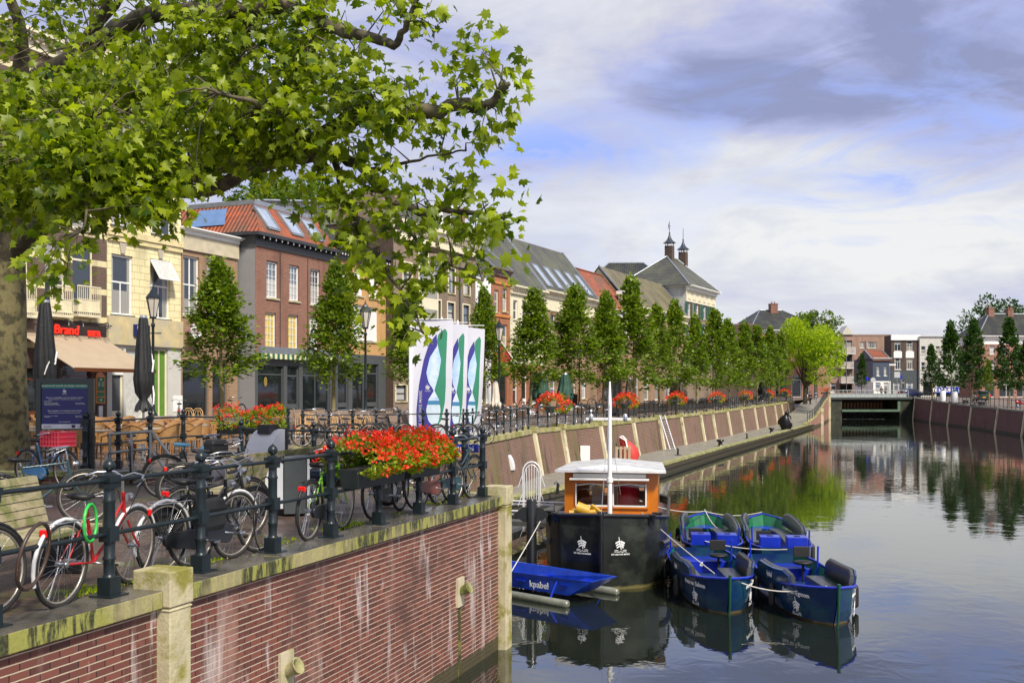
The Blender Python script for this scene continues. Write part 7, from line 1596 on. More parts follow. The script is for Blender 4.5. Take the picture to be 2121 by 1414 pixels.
for z,sz,tx,al,x in ((1.655,.030,'Maak een onvergetelijke tocht door de Singel van Breda','CENTER',.485),(1.62,.022,'Elke dag vanaf april kunt u vertrekken aan de kade voor een tocht','CENTER',.485),(1.585,.024,'Vertrektijden','LEFT',.11),(1.555,.02,'Elk heel uur en in het weekend\nook op afspraak met de schipper\nInformatie en reserveren bij de kade','LEFT',.11),(1.56,.02,'Tickets volwassenen\nen kinderen aan boord','LEFT',.68),(1.40,.030,'Make a beautiful cruise through the canals of Breda','CENTER',.485),(1.36,.022,'Boats leave from the quay every day between April and October','CENTER',.485),(1.31,.02,'Every full hour and on request\nat weekends','LEFT',.11),(1.31,.02,'Adults and children\nTickets on board','LEFT',.68),(1.185,.026,'www.rondvaarten.nl','CENTER',.485)):
    text('board_lettering',tx,sz,LETW,pn,(x,-.023,z-(.02 if '\n' in tx else 0)),depth=.001,align=al,bold=.3)
NB=M('navy_lettering',(.02,.02,.08),.5); text('board_lettering','kpabel',.05,NB,wp,(.17,-.024,1.095),depth=.001); text('board_lettering','BSW',.055,NB,wp,(.82,-.024,1.095),depth=.001,bold=2); m=MB(); m.prism([(.62,1.065),(.67,1.065),(.68,1.09),(.68,1.125),(.61,1.125),(.61,1.09)],.021,.024,Matrix.Rotation(PI/2,4,'X')); obj('shield',m,NB,wp)
# street name plate on corner rail
th=thing('name_plate','blue street plate with white letters on the corner railing','street sign',tuple(W(8.95,.0,.80)+Vector((-.42,.25,0))),-.05)
m=MB(); m.box(-.30,.34,-.01,.0,-.07,.07); pl=obj('plate',m,BLUEX,th); text('plate_lettering','oncraai',.13,LETW,pl,(.02,-.013,0),depth=.001,bold=1.2,spacing=1.25)
# ---------------- flags
def flag(label,px,d,ptop,pbot,wd,ht,i):
    b=Vector(((px-CX)/F*d,d,0)); zt=EYE-(ptop-HY)*d/F; zb=EYE-(pbot-HY)*d/F; Hh=zt-zb
    th=thing('flag',label,'flag',(b.x,b.y,0),0.0,'white banners lettered De Nieuwe Mark')
    m=MB(); m.lathe([(.12,0),(.06,.12),(.055,zt+.12),(.02,zt+.2)],n=10); obj('pole',m,M('pole_white',(.7,.7,.7),.35),th); m=MB(); m.tube([(0,0,zt),(wd+.03,.02,zt+.0)],.018,6); obj('cross_bar',m,M('pole_white',(.7,.7,.7)),th)
    def S(u,v,o=0):
        x=wd*u*(1-.10*v*v-.05*i*v); return Vector((x+.05,.05*math.sin(u*5+v*3+i)*(.3+v)+.04*math.sin(v*7+u*2)-o,zt-.02-Hh*v-.10*u*(1-v)*i*.6))
    def grid(fl,fr,v0,v1,nv,nu,o):
        m=MB(); 
        for a in range(nv):
            for b_ in range(nu):
                q_=[]
                for (ia,ib) in ((a,b_),(a+1,b_),(a+1,b_+1),(a,b_+1)):
                    v=v0+(v1-v0)*ia/nv; l,r=fl(v),fr(v); q_.append(S(l+(r-l)*ib/nu,v,o))
                m.add(q_,[(0,1,2,3)],True)
        return m
    cl=obj('cloth',grid(lambda v:0,lambda v:1,0,1,30,16,0),M('flag_white',(.60,.60,.67),.7,0,.03),th)
    ip=lambda pts:(lambda v:interp(v,[p[1] for p in pts],[p[0] for p in pts]))
    PL_=[(.60,.12),(.42,.20),(.29,.34),(.18,.55),(.12,.77),(.13,.99)]; PR=[(.60,.12),(.62,.22),(.44,.32),(.36,.45),(.42,.53),(.56,.60),(.42,.68),(.37,.77),(.44,.86),(.62,.92),(.49,.99)]
    GLf=[(.80,.075),(.64,.12),(.61,.18),(.66,.26),(.72,.34),(.67,.47),(.57,.60),(.70,.68),(.74,.77),(.70,.86),(.61,.925),(.58,.95)]; GR=[(.80,.075),(.86,.10),(.84,.4),(.85,.55),(.84,.70),(.77,.85),(.58,.95)]
    obj('purple_swoosh',grid(ip(PL_),ip(PR),.12,.99,50,4,.004),M('flag_purple',(.04,.035,.25),.7,0,.03),cl); obj('green_swoosh',grid(ip(GLf),ip(GR),.075,.95,50,3,.005),M('flag_green',(.03,.22,.13),.7,0,.03),cl)
    obj('view_panel',grid(ip(PR),ip(GLf),.21,.72,40,3,.003),M('flag_sky',(.38,.55,.80),.7,0,.15,2,col2=(.60,.70,.82),c2scale=1.5),cl); obj('water_panel',grid(ip(PR),ip(GLf),.72,.92,20,3,.003),M('flag_water',(.55,.66,.76),.7,0,.1,5),cl); obj('bridge_band',grid(ip(PR),ip(GLf),.685,.72,4,3,.0045),M('flag_band',(.05,.20,.38),.7),cl)
    def dec(me,nm,u0,v0,o=.008,rot=False):
        for v in me.vertices:
            x,z=v.co.x,v.co.z
            if rot: x,z=-z,x
            p=S(u0+x/wd,v0-z/Hh,o-0*v.co.y); v.co=p
        me.materials.append(LETW) if not me.materials else None; link(nm,me,cl)
    t1=text_mesh('DE NIEUWE MARK',.165,.001,bold=.6,spacing=1.0); dec(t1,'flag_lettering',.225+.0,.76,rot=True)
    dec(emblem_mesh(.24).mesh('emblem'),'emblem',.40,.60); dec(text_mesh('BSW',.12,.001,bold=2),'flag_lettering',.38,.975); dec(text_mesh('kpabel',.10,.001,bold=.5),'flag_lettering',.53,.93)
flag('leftmost and fully visible white banner with purple and green swoosh',850,36.6,661,905,1.48,4,0)
flag('middle white banner half covered by the leftmost one',915,37.6,668,905,.92,4,1)
flag('rightmost white banner with slanting lower edge',948,38.8,674,900,.98,4,2)
# ---------------- lamp posts
def lamp(label,px,d,ty,i):
    X_=(px-CX)/F*d; z0=gz(X_,d); Ht=EYE-(ty-HY)*d/F-z0; th=thing('street_lamp',label,'street lamp',(X_,d,z0),.3*i,'old fashioned street lamps'); h=Ht-1.15
    m=MB(); m.lathe([(.20,0),(.20,.12),(.14,.18),(.13,.7),(.16,.76),(.10,.85),(.07,.95),(.055,1.6),(.07,1.65),(.05,1.75),(.045,h-.3),(.07,h-.25),(.07,h-.2),(.035,h-.12),(.035,h)],n=12); obj('post',m,DARKIRON,th); m=MB(); m.tube([(-.28,0,h-.5),(.28,0,h-.5)],.02,6); obj('ladder_bar',m,DARKIRON,th)
    m=MB()
    for k in range(6): a=PI*k/3; b=a+PI/3; m.tube([(.10*math.cos(a),.10*math.sin(a),h+.06),(.23*math.cos(a),.23*math.sin(a),h+.70)],.012,4); m.tube([(.23*math.cos(a),.23*math.sin(a),h+.70),(.23*math.cos(b),.23*math.sin(b),h+.70)],.014,4)
    m.lathe([(.11,0),(.12,.06)],(0,0,h),6); lh=obj('lantern_frame',m,DARKIRON,th); m=MB(); m.lathe([(.26,.70),(.25,.74),(.12,.90),(.10,.95),(.05,1.0),(.03,1.08),(.01,1.16)],(0,0,h),6,smooth=False); obj('lantern_cap',m,DARKIRON,lh); m=MB(); m.lathe([(.095,.065),(.215,.69)],(0,0,h),6,smooth=False); obj('lantern_glass',m,M('lantern_glass',(.55,.50,.42),.1,0,.1,spec=.8),lh)
lamp('lamp post in front of the pale yellow house, nearest of the lamps',317,35,590,0); lamp('lamp post between the second street tree and the flags',757,41.5,622,1); lamp('lamp post just right of the flags by the orange brick house',1034,51.6,660,2); lamp('lamp post mostly hidden in the tree row left of the boat mast',1200,66,708,3)
for px,d,ty in ((1628,138,652),(1688,150,655)):
    X_=(px-CX)/F*d; z0=gz(X_,d); Ht=EYE-(ty-HY)*d/F-z0; th=thing('light_mast','tall thin modern light mast %s the bright green tree'%('left side of' if px<1650 else 'behind right side of'),'light mast',(X_,d,z0)); m=MB(); m.tube([(0,0,0),(0,0,Ht)],[.09,.05],8); obj('pole',m,DGREY,th)
    for zz in (Ht-.5,Ht-2.2,Ht-4): m=MB(); m.box(0,.9,-.1,.1,zz,zz+.12); obj('lamp_head',m,DGREY,th)
# ---------------- parasols
def parasol(label,x,y,top,r,mat,low=.9,marks=False,group=None,seed=0,z0=None):
    z0=gz(x,y) if z0 is None else z0; Hh=top-z0; th=thing('closed_parasol',label,'parasol',(x,y,z0),seed,group)
    m=MB(); m.tube([(0,0,0),(0,0,Hh)],.03,8); m.lathe([(.35,0),(.33,.06),(.06,.08)],n=12); obj('pole',m,ALU,th)
    prof=[(r*.42,Hh),(r*.5,Hh-.12),(r*.72,Hh-.6),(r*.95,Hh-1.3),(r*1.05,Hh*.55),(r*.85,low+.45),(r*.42,low+.28),(r*.8,low+.12),(r*.95,low)]
    rg_=[[Vector((rr*math.cos(a)*(1+.16*math.sin(8*a+z*1.5+seed)),rr*math.sin(a)*(1+.16*math.sin(8*a+z*1.5+seed)),z+(.07*math.sin(8*a) if rr==prof[-1][0] else 0))) for a in [2*PI*k/32 for k in range(32)]] for rr,z in prof]
    m=MB(); m.loft(rg_[::-1],caps=True); cv=obj('canvas',m,mat,th); m=MB(); m.lathe([(r*.44,Hh),(r*.40,Hh+.06)],n=12); obj('cap',m,ALU,th)
    if marks:
        for k,(zz,a0) in enumerate(((low+1.0,-2.2),(low+1.25,-1.2),(low+.15,-1.9),(low+.1,-1.1),(low+.32,-1.6))):
            m=MB(); rr=r*1.16
            for j in range(3): m.bar((rr*math.cos(a0+.1*j),rr*math.sin(a0+.1*j),zz+.10*j),(rr*math.cos(a0+.22+.1*j),rr*math.sin(a0+.22+.1*j),zz+.22+.05*j),.035,.02)
            obj('white_print',m,WHITE,cv)
parasol('tall closed black parasol with white print behind the information board',-11.4,25,3.95,.235,BLACKC,1.0,True,'closed black parasols',1)
parasol('tall closed black parasol with white print before the pale yellow house',-9.72,27,3.72,.225,BLACKC,1.15,True,'closed black parasols',2)
for i,(px,d,ty,r,mt,lb) in enumerate([(1120,62,772,.55,GREENC,'closed dark green parasol left of the sixth street tree trunk'),(1170,64,775,.5,GREENC,'closed dark green parasol touching the sixth street tree trunk'),(1026,50,792,.25,M('cream_canvas2',(.55,.50,.42),.8),'slim closed cream parasol beside the orange brick house lamp'),(1305,80,785,.45,BROWNC,'closed brown parasol right of the boat mast'),(1398,92,785,.5,BROWNC,'first closed brown parasol of the pair further along'),(1412,94,785,.5,BROWNC,'second closed brown parasol of the pair further along'),(1578,118,790,.5,BLACKC,'closed black parasol near the ramp among the far trees')]):
    X_=(px-CX)/F*d; parasol(lb,X_,d,EYE-(ty-HY)*d/F,r,mt,.6,False,'closed parasols on the far terraces',i)
# ---------------- terrace furniture
def rattan_chair():
    th=thing('wicker_chair','','chair',(0,0,0),0,'tan wicker terrace chairs')
    m=MB(); rg_=[]
    A=[R(a) for a in range(-20,201,20)]
    def ht(a): s=math.sin(a); return .66+.20*max(0,s)**.8
    out=[Vector((.27*math.cos(a),.25*math.sin(a)*1.0+.0,.44)) for a in A]; tp=[Vector((.29*math.cos(a),.29*math.sin(a),ht(a))) for a in A]; ti=[v*1 for v in tp]; 
    m.loft([out,tp],closed=False); m.loft([[Vector((v.x*.93,v.y*.93,v.z)) for v in tp],[Vector((v.x*.93,v.y*.93,v.z)) for v in out]],closed=False); obj('backrest',m,RATTAN,th)
    m=MB(); m.tube(tp,.020,6); m.tube([tp[0],(.27,-.22,.62),(.25,-.24,.44)],.018,6); m.tube([tp[-1],(-.27,-.22,.62),(-.25,-.24,.44)],.018,6); obj('arm_frame',m,RATTD,th)
    m=MB(); m.prism([(-.25,-.25),(.25,-.25),(.27,.05),(.15,.23),(-.15,.23),(-.27,.05)],.41,.45); obj('seat',m,RATTAN,th)
    for x,y in ((-.23,-.22),(.23,-.22),(-.2,.2),(.2,.2)): m=MB(); m.tube([(x*1.08,y*1.12,0),(x,y,.43)],.016,6); obj('leg',m,RATTD,th)
    return th
RC=rattan_chair(); used=[False]
def put(proto,flag,x,y,rz,label,z=None):
    z=gz(x,y) if z is None else z
    if not flag[0]: flag[0]=True; proto.location=(x,y,z); proto.rotation_euler.z=rz; proto['label']=label; return proto
    return dup(proto,(x,y,z),rz,label)
def table(label,x,y,top,leg,z=None,group='terrace tables',r=.36,sq=True):
    z=gz(x,y) if z is None else z; th=thing('table',label,'table',(x,y,z),random.uniform(0,1),group); m=MB()
    if sq: m.box(-r,r,-r,r,.72,.75)
    else: m.lathe([(r,.72),(r,.745)],n=20)
    obj('tabletop',m,top,th,bevel=.006); m=MB(); m.tube([(0,0,.03),(0,0,.72)],.025,8); m.bar((-.28,0,.02),(.28,0,.02),.04); m.bar((0,-.28,.02),(0,.28,.02),.04); obj('pedestal',m,leg,th); return th
TT_=M('grey_tabletop',(.28,.26,.23),.3,0,.15)
rd=random.Random(9); rowsY=[22.3,24.4,26.6,28.9,31.3]; colsX=[-13.6,-11.9,-10.3,-8.95]
side=['left','right','near','far']
rown=['nearest','second','third','fourth','rearmost']; coln=['leftmost','second from left','second from right','rightmost']
for j,y in enumerate(rowsY):
    for i,x in enumerate(colsX):
        x_=x+rd.uniform(-.15,.15)+.25*(j%2)-.1; y_=y+rd.uniform(-.15,.15)
        if abs(x_+11.4)<.5 and abs(y_-25)<.5: x_-=.9
        if abs(x_+9.72)<.5 and abs(y_-27)<.6: y_-=.9
        nm='%s table, %s wicker terrace row'%(coln[i],rown[j]); table('grey topped '+nm,x_,y_,TT_,ALU,group='tables of the wicker terrace')
        for k,(dx,dy,a) in enumerate(((-.62,0,PI/2),(.62,0,-PI/2),(0,-.62,PI),(0,.62,0))):
            if rd.random()<.12: continue
            put(RC,used,x_+dx+rd.uniform(-.06,.06),y_+dy+rd.uniform(-.06,.06),a+rd.uniform(-.35,.35),'tan wicker chair, %s side of %s'%(side[k],nm))
def alu_chair():
    th=thing('aluminium_chair','','chair',(0,0,0),0,'silver tube terrace chairs')
    for s in (-1,1): m=MB(); m.tube([(s*.27,-.28,0),(s*.27,-.20,.60),(s*.27,-.12,.66),(s*.27,.12,.66),(s*.25,.20,.62)],.014,6); m.tube([(s*.24,.32,0),(s*.24,.12,.42),(s*.24,.24,.80)],.014,6); obj('side_tube',m,CHROME,th)
    m=MB(); m.tube([(-.24,.24,.80),(-.15,.29,.84),(.15,.29,.84),(.24,.24,.80)],.014,6); obj('back_tube',m,CHROME,th)
    m=MB(); rr=[]
    for z,y in ((.50,.17),(.82,.26)): rr.append([Vector((-.22,y,z)),Vector((-.1,y+.03,z)),Vector((.1,y+.03,z)),Vector((.22,y,z)),Vector((.1,y+.045,z)),Vector((-.1,y+.045,z))])
    m.loft(rr,caps=True); obj('backrest',m,M('brown_wicker',(.13,.08,.05),.6,0,.25,20),th); m=MB(); m.box(-.23,.23,-.22,.18,.42,.45); obj('seat',m,M('brown_wicker',(.13,.08,.05)),th,bevel=.01); return th
AC=alu_chair(); ua=[False]
TB=M('brown_tabletop',(.22,.13,.07),.3,0,.2)
n_=0
for j,y in enumerate([39.5,41.6,43.8,46,48.4,50.8,53.4,56,58.8,61.8]):
    for i,off in enumerate((1.6,3.6,5.7)):
        if (y-.0)>57 and i==2: continue
        x_=wx(y)-off+rd.uniform(-.15,.15); nm='%s round table from the railing, silver terrace row %s'%(('first','second','third')[i],ORD[j]); table('brown topped '+nm,x_,y,TB,ALU,group='tables of the silver chair terrace',sq=False,r=.34)
        for k,(dx,dy,a) in enumerate(((-.6,0,PI/2),(.6,0,-PI/2),(0,-.6,PI),(0,.6,0))):
            if rd.random()<.2: continue
            put(AC,ua,x_+dx,y+dy,a+rd.uniform(-.5,.5),'silver chair, %s side of %s'%(side[k],nm))
for i,(x,y) in enumerate(((-8.0,41.5),(-6.6,42.3),(-5.4,43.2))):
    nm='%s tan topped table under the second street tree'%('left','middle','right')[i] if False else '%s tan topped table under the second street tree'%(['left','middle','right'][i]); table(nm,x,y,M('tan_tabletop',(.42,.27,.13),.35),ALU,group='tables under the second tree',sq=False)
    for k,(dx,dy,a) in enumerate(((-.6,0,PI/2),(.6,0,-PI/2),(0,-.6,PI),(0,.6,0))): put(AC,ua,x+dx,y+dy,a+rd.uniform(-.4,.4),'silver chair, %s side of %s'%(side[k],nm))
# low brown chairs and folded bistro chairs
def lounge():
    th=thing('outdoor_chair','','chair',(0,0,0),0,'brown low backed terrace chairs'); bm_=M('taupe_weave',(.16,.11,.075),.6,0,.2,20)
    m=MB(); m.box(-.27,.27,-.25,.25,.38,.42); obj('seat',m,bm_,th,bevel=.01); m=MB(); m.add([(-.27,.22,.45),(.27,.22,.45),(.27,.42,.88),(-.27,.42,.88),(-.27,.25,.44),(.27,.25,.44),(.27,.45,.87),(-.27,.45,.87)],[(0,1,2,3),(7,6,5,4),(0,4,5,1),(3,2,6,7),(0,3,7,4),(1,5,6,2)]); obj('backrest',m,bm_,th)
    for x in (-.25,.25):
        for y in (-.24,.24): m=MB(); m.tube([(x,y,0),(x,y,.4)],.015,5); obj('leg',m,DGREY,th)
    m=MB(); m.tube([(-.28,-.24,.4),(-.28,-.22,.62),(-.28,.28,.64)],.014,5); m.tube([(.28,-.24,.4),(.28,-.22,.62),(.28,.28,.64)],.014,5); obj('arm_tube',m,DGREY,th); return th
LC=lounge(); ul=[False]; 
for j,y in enumerate((36.6,37.8,39.1)):
    for i in range(6): x=-8.2+i*.85+.1*j; put(LC,ul,x,y,PI*.25+rd.uniform(-.15,.15),'brown low backed chair, %s from the left in the %s row behind the inlet railing'%(ORD[i],ORD[j]))
for i,(px,d) in enumerate(((338,33),(350,33.4),(366,33),(470,35.5),(490,35.8))): X_=(px-CX)/F*d; put(LC,ul,X_,d,.4+i*.3,'grey brown chair %s from the left behind the wicker terrace'%ORD[i])
def bistro():
    th=thing('bistro_chair','','chair',(0,0,0),0,'folded tan bistro chairs'); m=MB(); m.tube([(-.20,0,.0),(-.21,0,.75),(-.19,0,.95),(-.1,0,1.06),(.1,0,1.06),(.19,0,.95),(.21,0,.75),(.20,0,0)],.018,6); obj('back_frame',m,M('honey_rattan',(.60,.36,.14),.45,0,.15),th)
    m=MB(); m.tube([(-.13,0.01,.2),(-.14,.01,.8),(-.08,.01,.97),(.08,.01,.97),(.14,.01,.8),(.13,.01,.2)],.013,6); m.tube([(0,.01,.2),(0,.01,.97)],.012,5); m.tube([(-.14,.01,.55),(.14,.01,.55)],.012,5); obj('inner_hoop',m,M('honey_rattan',(.60,.36,.14)),th); m=MB(); m.box(-.19,.19,.02,.06,.25,.62); obj('folded_seat',m,M('honey_rattan',(.60,.36,.14)),th); return th
BC=bistro(); BC.scale=(.85,.85,.82); ub=[False]
for i,px in enumerate((622,633,644,688,700,733,745,757)): d=36.0 if i%3!=1 else 36.5; X_=(px-CX)/F*d; put(BC,ub,X_,d,-.1+.07*i,'folded honey coloured bistro chair, %s from the left behind the inlet railing'%ORD[i])
for i,px in enumerate((391,410)): d=37; X_=(px-CX)/F*d; put(BC,ub,X_,d,0,'folded honey coloured bistro chair at the shop front, %s one'%('left','right')[i])
# dark furniture further along
def darkset():
    th=thing('terrace_set','','outdoor furniture',(0,0,0),0,'dark square lounge seats along the far railing'); m=MB(); m.box(-.35,.35,-.35,.3,.18,.42); m.box(-.35,.35,.3,.42,.18,.85); m.box(-.42,-.351,-.35,.42,.1,.62); m.box(.351,.42,-.35,.42,.1,.62); obj('armchair_shell',m,M('dark_wicker',(.03,.022,.018),.6,0,.3,15),th); m=MB(); m.box(-.33,.33,-.33,.28,.425,.50); obj('cushion',m,M('dark_cushion',(.05,.045,.04),.8),th,bevel=.02); return th
DS=darkset(); ud=[False]; c_=0
for y in [64.5,66.5,68.5,71,73.5,76,79,82,85,88,92,96,100]:
    for k,off in enumerate((1.5,3.4)): put(DS,ud,wx(y)-off,y,rd.choice((0,PI/2,PI,-PI/2))+rd.uniform(-.2,.2),'dark wicker armchair in the %s line from the far railing, place %s along'%(('first','second')[k],ORD[c_])) 
    c_+=1
th=thing('chalk_board','orange framed easel blackboard before the frieze house','sign board',(4.0,66,gz(4,66)),-.3); m=MB(); m.bar((-.3,0,0),(-.2,.1,1.5),.05); m.bar((.3,0,0),(.2,.1,1.5),.05); obj('easel',m,VARN,th); m=MB(); m.box(-.22,.22,.0,.04,.5,1.4); obj('blackboard',m,BLACKP,th)
th=thing('rope_barrier','dark hanging rope barrier before the orange brick doorway','barrier',(0,0,0))
for k in range(3): X_=(1064+16*k-CX)/F*66; m=MB(); m.lathe([(.15,0),(.03,.04),(.03,.95),(.05,1.0)],(X_,66,gz(X_,66)),8); obj('stand',m,DGREY,th)
m=MB(); pts=[Vector(((1064+16*k-CX)/F*66,66,gz(0,66)+.9-(.45 if k!=int(k) else 0))) for k in (0,.5,1,1.5,2)]; m.tube(smooth_pts(pts,6),.03,6); obj('hanging_rope',m,M('dark_red_rope',(.10,.02,.02),.8),th)
# small pennant flag
th=thing('pennant','small red and white flag hanging on the orange brick house','flag',(-1.0,71,5.6),0); m=MB(); m.tube([(0,0,0),(1.1,-.9,-1.6)],.03,6); obj('staff',m,WHITE,th); m=MB(); m.add([(.2,-.15,-.3),(1.0,-.8,-1.45),(.5,-.5,-2.6),(.1,-.2,-1.9)],[(0,1,2,3)]); obj('cloth',m,M('red_flag',(.6,.05,.04),.7),th)
# ---------------- people (skinned)
def person(label,loc,rz,top,bottom,skin=(.45,.28,.2),hair=(.03,.02,.015),stride=.25,h=1.75,arms=0,group=None,jacket_low=.75):
    th=thing('person',label,'person',loc,rz,group,h/1.75)
    J=[(0,0,.95),(0,0,1.18),(0,.0,1.40),(0,-.01,1.50),(0,-.02,1.62),(0,-.02,1.70),
       (-.10,0,.90),(-.11,-.5*stride,.50),(-.11,-.9*stride+.1,.08),(-.11,-.9*stride-.05,.04),
       (.10,0,.90),(.11,.35*stride,.50),(.11,1.2*stride,.10),(.11,1.2*stride-.14,.04),
       (-.19,0,1.40),(-.25,.05,1.13),(-.26,-.03,.90),(-.26,-.06,.82),(.19,0,1.40),(.25,.02,1.13),(.26,-.06,.90),(.26,-.10,.82)]
    E_=[(0,1),(1,2),(2,3),(3,4),(4,5),(0,6),(6,7),(7,8),(8,9),(0,10),(10,11),(11,12),(12,13),(2,14),(14,15),(15,16),(16,17),(2,18),(18,19),(19,20),(20,21)]
    RD=[.145,.135,.14,.055,.095,.07,.09,.065,.042,.035,.09,.065,.042,.035,.07,.048,.034,.03,.07,.048,.034,.03]
    def sk(name,idx,scale,mat,parent):
        mp={k:i for i,k in enumerate(idx)}; me=bpy.data.meshes.new(name); me.from_pydata([J[k] for k in idx],[(mp[a],mp[b]) for a,b in E_ if a in mp and b in mp],[]); o=bpy.data.objects.new(name,me); COL.objects.link(o)
        md=o.modifiers.new('s','SKIN'); md.use_smooth_shade=True; s2=o.modifiers.new('d','SUBSURF'); s2.levels=1; s2.render_levels=1
        for i,k in enumerate(idx): me.skin_vertices[0].data[i].radius=(RD[k]*scale,RD[k]*scale*(.72 if k<3 else 1)); 
        me.skin_vertices[0].data[0].use_root=True
        bpy.context.view_layer.update(); ev=bpy.data.meshes.new_from_object(o.evaluated_get(bpy.context.evaluated_depsgraph_get())); bpy.data.objects.remove(o); ev.name=name; ev.materials.clear(); ev.materials.append(mat); return link(name,ev,parent)
    sm_=M('skin_tone',skin,.6); sk('body',list(range(22)),1.0,sm_,th)
    sk('jacket',[0,1,2,14,15,16,18,19,20],1.22,top,th); sk('trousers',[0,6,7,8,10,11,12],1.18,bottom,th)
    m=MB(); m.loft([[Vector((.108*f*math.cos(a),-.0+.115*f*math.sin(a)*1,z)) for a in [2*PI*k/12 for k in range(12)]] for z,f in ((1.60,.8),(1.68,1.0),(1.74,.85),(1.78,.3))],caps=True); obj('hair',m,M('dark_hair',hair,.7),th)
    for s in ((-.11,-.9*stride),(.11,1.2*stride-.03)): m=MB(); m.box(s[0]-.05,s[0]+.05,s[1]-.16,s[1]+.12,0,.09); obj('shoe',m,BLACK,th,bevel=.02)
    for s,(x,y) in ((-1,(-.26,-.06)),(1,(.26,-.10))):
        pass
    return th
DJ=M('dark_brown_jacket',(.03,.022,.02),.8); BJ=M('blue_jacket',(.05,.10,.16),.8); DT=M('dark_trousers',(.015,.018,.025),.8); GT=M('grey_trousers',(.25,.25,.27),.8); GJ=M('black_coat',(.012,.012,.014),.8)
def rampz(y): return interp(y,[121.5,128.5,136,143,153,165],[LQ,-1.5,-.6,.25,.75,.95])
person('person in a dark brown jacket walking up the ramp to the bridge',((1678-CX)/F*141.5,141.5,rampz(141.5)),PI,DJ,DT)
person('person in a blue jacket and grey trousers walking beside the brown jacketed one',((1690-CX)/F*143.5,143.5,rampz(143.5)),PI,BJ,GT,h=1.65)
person('left one of two people in dark coats standing on the bridge',((1826-CX)/F*168,168,.94),0,GJ,DT,stride=.05)
person('right one of two people in dark coats standing on the bridge',((1834-CX)/F*168,168,.94),.8,GJ,DT,stride=.05,h=1.7)
# ---------------- cars
def car(label,loc,rz,paint,L_=4.0,w=1.68,h=1.45):
    th=thing('parked_car',label,'car',loc,rz); rg_=[]
    pr=[(-L_/2,.45,.75,.80),(-L_/2+.05,.25,.98,.86),(-L_/2+.35,.22,1.30,.88),(-L_/2+.7,.22,h,.82),(-.1,.22,h+.02,.82),(.55,.22,h-.08,.84),(1.0,.22,1.02,.92),(L_/2-.3,.25,.88,.92),(L_/2,.35,.65,.80)]
    for x,z0_,z1,f in pr:
        zb=.95; hw=w/2; top=z1>1.15
        rg_.append([Vector((x,-hw*.95,z0_)),Vector((x,-hw,min(.6,z1))),Vector((x,-hw*.97,min(.95,z1))),Vector((x,-hw*(.78 if top else .85),z1-.02)),Vector((x,-hw*.5,z1)),Vector((x,hw*.5,z1)),Vector((x,hw*(.78 if top else .85),z1-.02)),Vector((x,hw*.97,min(.95,z1))),Vector((x,hw,min(.6,z1))),Vector((x,hw*.95,z0_))])
    m=MB(); m.loft(rg_,caps=True); obj('body',m,paint,th); hw=w/2
    m=MB(); m.add([(-L_/2+.07,-hw*.68,1.02),(-L_/2+.07,hw*.68,1.02),(-L_/2+.50,hw*.66,h-.08),(-L_/2+.50,-hw*.66,h-.08)],[(3,2,1,0)]); 
    for v_ in range(1): pass
    m.xf(Matrix.Translation((-.03,0,.02))); obj('rear_window',m,SHOPG,th)
    for s in (-1,1):
        m=MB(); y0=s*hw*.985; y1=s*hw*.815; q_=[(-L_/2+.55,y0,.98),(.85,y0,.98),(.45,y1,h-.10),(-L_/2+.75,y1,h-.08)]; m.add(q_ if s<0 else q_[::-1],[(0,1,2,3)]); obj('side_window',m,SHOPG,th)
        m=MB(); m.box(-L_/2-.03,-L_/2+.06,s*hw*.88-.09,s*hw*.88+.06,.66,.95); obj('tail_light',m,REDL,th)
        for x in (-L_/2+.75,L_/2-.75): ww=obj('wheel',tor(.23,.08,(0,0,0),18,8),TYRE,th); ww.location=(x,s*(hw-.08),.31); m=MB(); m.lathe([(.17,-.05),(.17,.05)],(0,0,0),14,Matrix.Rotation(PI/2,4,'X')); obj('hubcap',m,ALU,ww)
    m=MB(); m.box(-L_/2-.05,-L_/2,-.26,.26,.55,.67); obj('number_plate',m,M('yellow_plate',(.75,.45,.02),.5),th); m=MB(); m.box(-L_/2-.04,-L_/2+.1,-hw*.85,hw*.85,.30,.48); obj('bumper',m,BLACK,th,bevel=.03)
    return th
car('dark green hatchback seen from behind on the right bank road',((2032-CX)/F*133,133,.50),R(75),M('dark_green_car',(.012,.035,.028),.2,0,.1,coat=.8))
car('dark blue hatchback standing at the right end of the bridge',((1886-CX)/F*170,170,.93),R(25),M('dark_blue_car',(.03,.045,.13),.2,0,.1,coat=.8))
# ---------------- right bank bits
def sg(label,px,d,z0,h,kind):
    th=thing('traffic_sign',label,'sign',((px-CX)/F*d,d,z0)); m=MB(); m.tube([(0,0,0),(0,0,h)],.05,6); obj('pole',m,ALU,th); m=MB()
    if kind=='round': m.lathe([(.4,0),(.4,.04)],(0,0,0),18,Matrix.Translation((0,-.05,h-.4))@Matrix.Rotation(PI/2,4,'X')); obj('disc',m,M('grey_sign_back',(.45,.46,.47),.5),th)
    elif kind=='blue': m.box(-.2,.2,-.08,-.03,h-.7,h-.1); obj('panel',m,BLUEX,th)
    elif kind=='arrow': m.box(-.1,1.0,-.08,-.03,h-.35,h-.1); obj('panel',m,WHITE,th)
    else: m.box(-.45,.45,-.08,-.03,h-.9,h); obj('panel',m,M('grey_sign_back',(.45,.46,.47)),th)
sg('round grey backed sign left of the small blue house',1808,165,.94,3.2,'round'); sg('square grey backed sign before the dark strip shop building',1858,160,.94,4.0,'sq'); sg('blue rectangular sign on a pole by the dark strip shop',1866,172,.94,3.8,'blue'); sg('white arrow signpost at the corner of the blue house',1843,170,.94,5.6,'arrow'); sg('small blue sign by the slim lone tree',1796,166,.94,3.4,'blue')
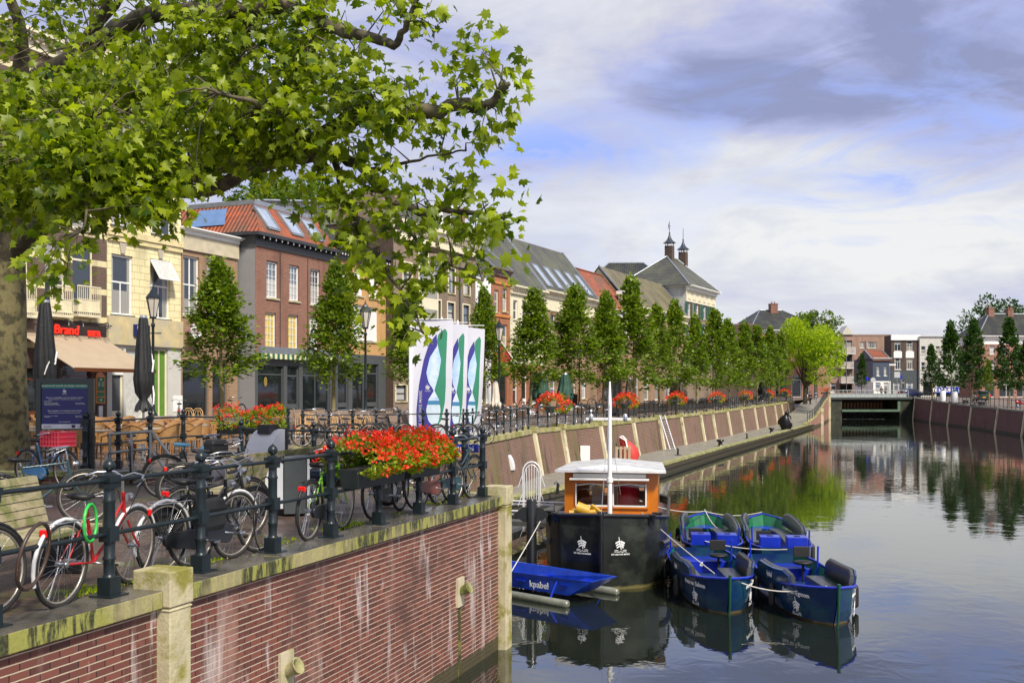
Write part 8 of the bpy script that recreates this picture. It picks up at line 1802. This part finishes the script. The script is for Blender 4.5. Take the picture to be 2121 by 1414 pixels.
for i,(px,d) in enumerate(((1953,138),(1978,132))): X_=(px-CX)/F*d; th=thing('advertising_column','white bollard like column %s on the right bank pavement'%('nearer the bridge' if i==0 else 'with green top further right'),'column',(X_,d,.55 if i==0 else .45)); m=MB(); m.lathe([(.35,0),(.35,1.3),(.25,1.4)],n=14); obj('column_body',m,WHITE,th); m=MB(); m.lathe([(.25,1.4),(.22,1.6)],n=12); obj('column_cap',m,M('column_cap',(.05,.3,.06),.5) if i else DGREY,th)
for i,(px,d) in enumerate(((2000,128),(2034,119))):
    X_=(px-CX)/F*d; th=thing('bench','dark bench on the right bank pavement, %s'%('left one' if i==0 else 'right one before the green car'),'bench',(X_,d,.3 if i==0 else .2),.9,'dark right bank benches'); m=MB(); m.box(-.9,.9,-.25,.25,.42,.5); obj('seat',m,DGREY,th)
    for x in (-.6,.5): m=MB(); m.box(x,x+.12,-.2,.2,0,.42); obj('support',m,DGREY,th)
for o_ in (RC,AC,LC,BC,DS): assert o_['label']

# bags on the near bikes
def pannier(label,loc,rz,mat,sx=.34,sy=.13,sz=.30,cat='bag'):
    th=thing('pannier_bag',label,cat,loc,rz); m=MB(); m.loft([[Vector((x*sx/2,y*sy/2,z*sz)) for x,y in ((-k,-k),(k,-k),(k,k),(-k,k))] for k,z in ((.82,0),(1,.15),(1.02,.7),(.9,.97),(.5,1.0))],caps=True,smooth=False); obj('bag',m,mat,th,bevel=.02); m=MB(); m.box(-sx*.5,sx*.5,-sy*.56,sy*.56,sz*.62,sz*.66); obj('strap',m,BLACKP,th); m=MB(); m.tube([(-.06,0,sz),(-.05,0,sz+.06),(.05,0,sz+.06),(.06,0,sz)],.008,5); obj('handle',m,BLACKP,th); return th
pannier('black pannier bag on the electric bicycle beside the second railing post',(-3.40,10.1,.36),math.atan2(.96,.42),BLACKC)
pannier('large black pannier low on the white fendered black bicycle',(-3.12,10.55,.34),math.atan2(.95,.40),BLACKC,.38,.14,.33)
pannier('black handlebar bag on the long handled bicycle behind the bench',(-4.55,15.75,.82),.9,BLACKC,.3,.22,.22)
pannier('pale blue folded rain cover bag behind the second full post',(-5.22,17.5,.60),.9,M('pale_blue_cover',(.18,.55,.75),.5),.20,.13,.24)
# small weeds along the coping joint
rs=np.random.RandomState(12); n=5200; s_=rs.uniform(-5,9,n); o_=-.18-np.abs(rs.normal(0,.16,n))
keep=(np.sin(s_*1.7)+np.sin(s_*4.1+1)+rs.normal(0,.5,n))>.55; s_=s_[keep]; o_=o_[keep]; n=len(s_)
pos=np.array([tuple(W(a,b,.0)) for a,b in zip(s_,o_)]); dr=rs.normal(0,.5,(n,3))+np.array([0,0,1.]); me=leaf_mesh('weeds',pos,dr,rs.normal(0,1,(n,3)),.035,'quad',LBRIT,2); w_=link('moss_and_weeds',me); w_['kind']='stuff'; w_['label']='low weeds and moss growing along the inner edge of the coping'; w_['category']='weeds'
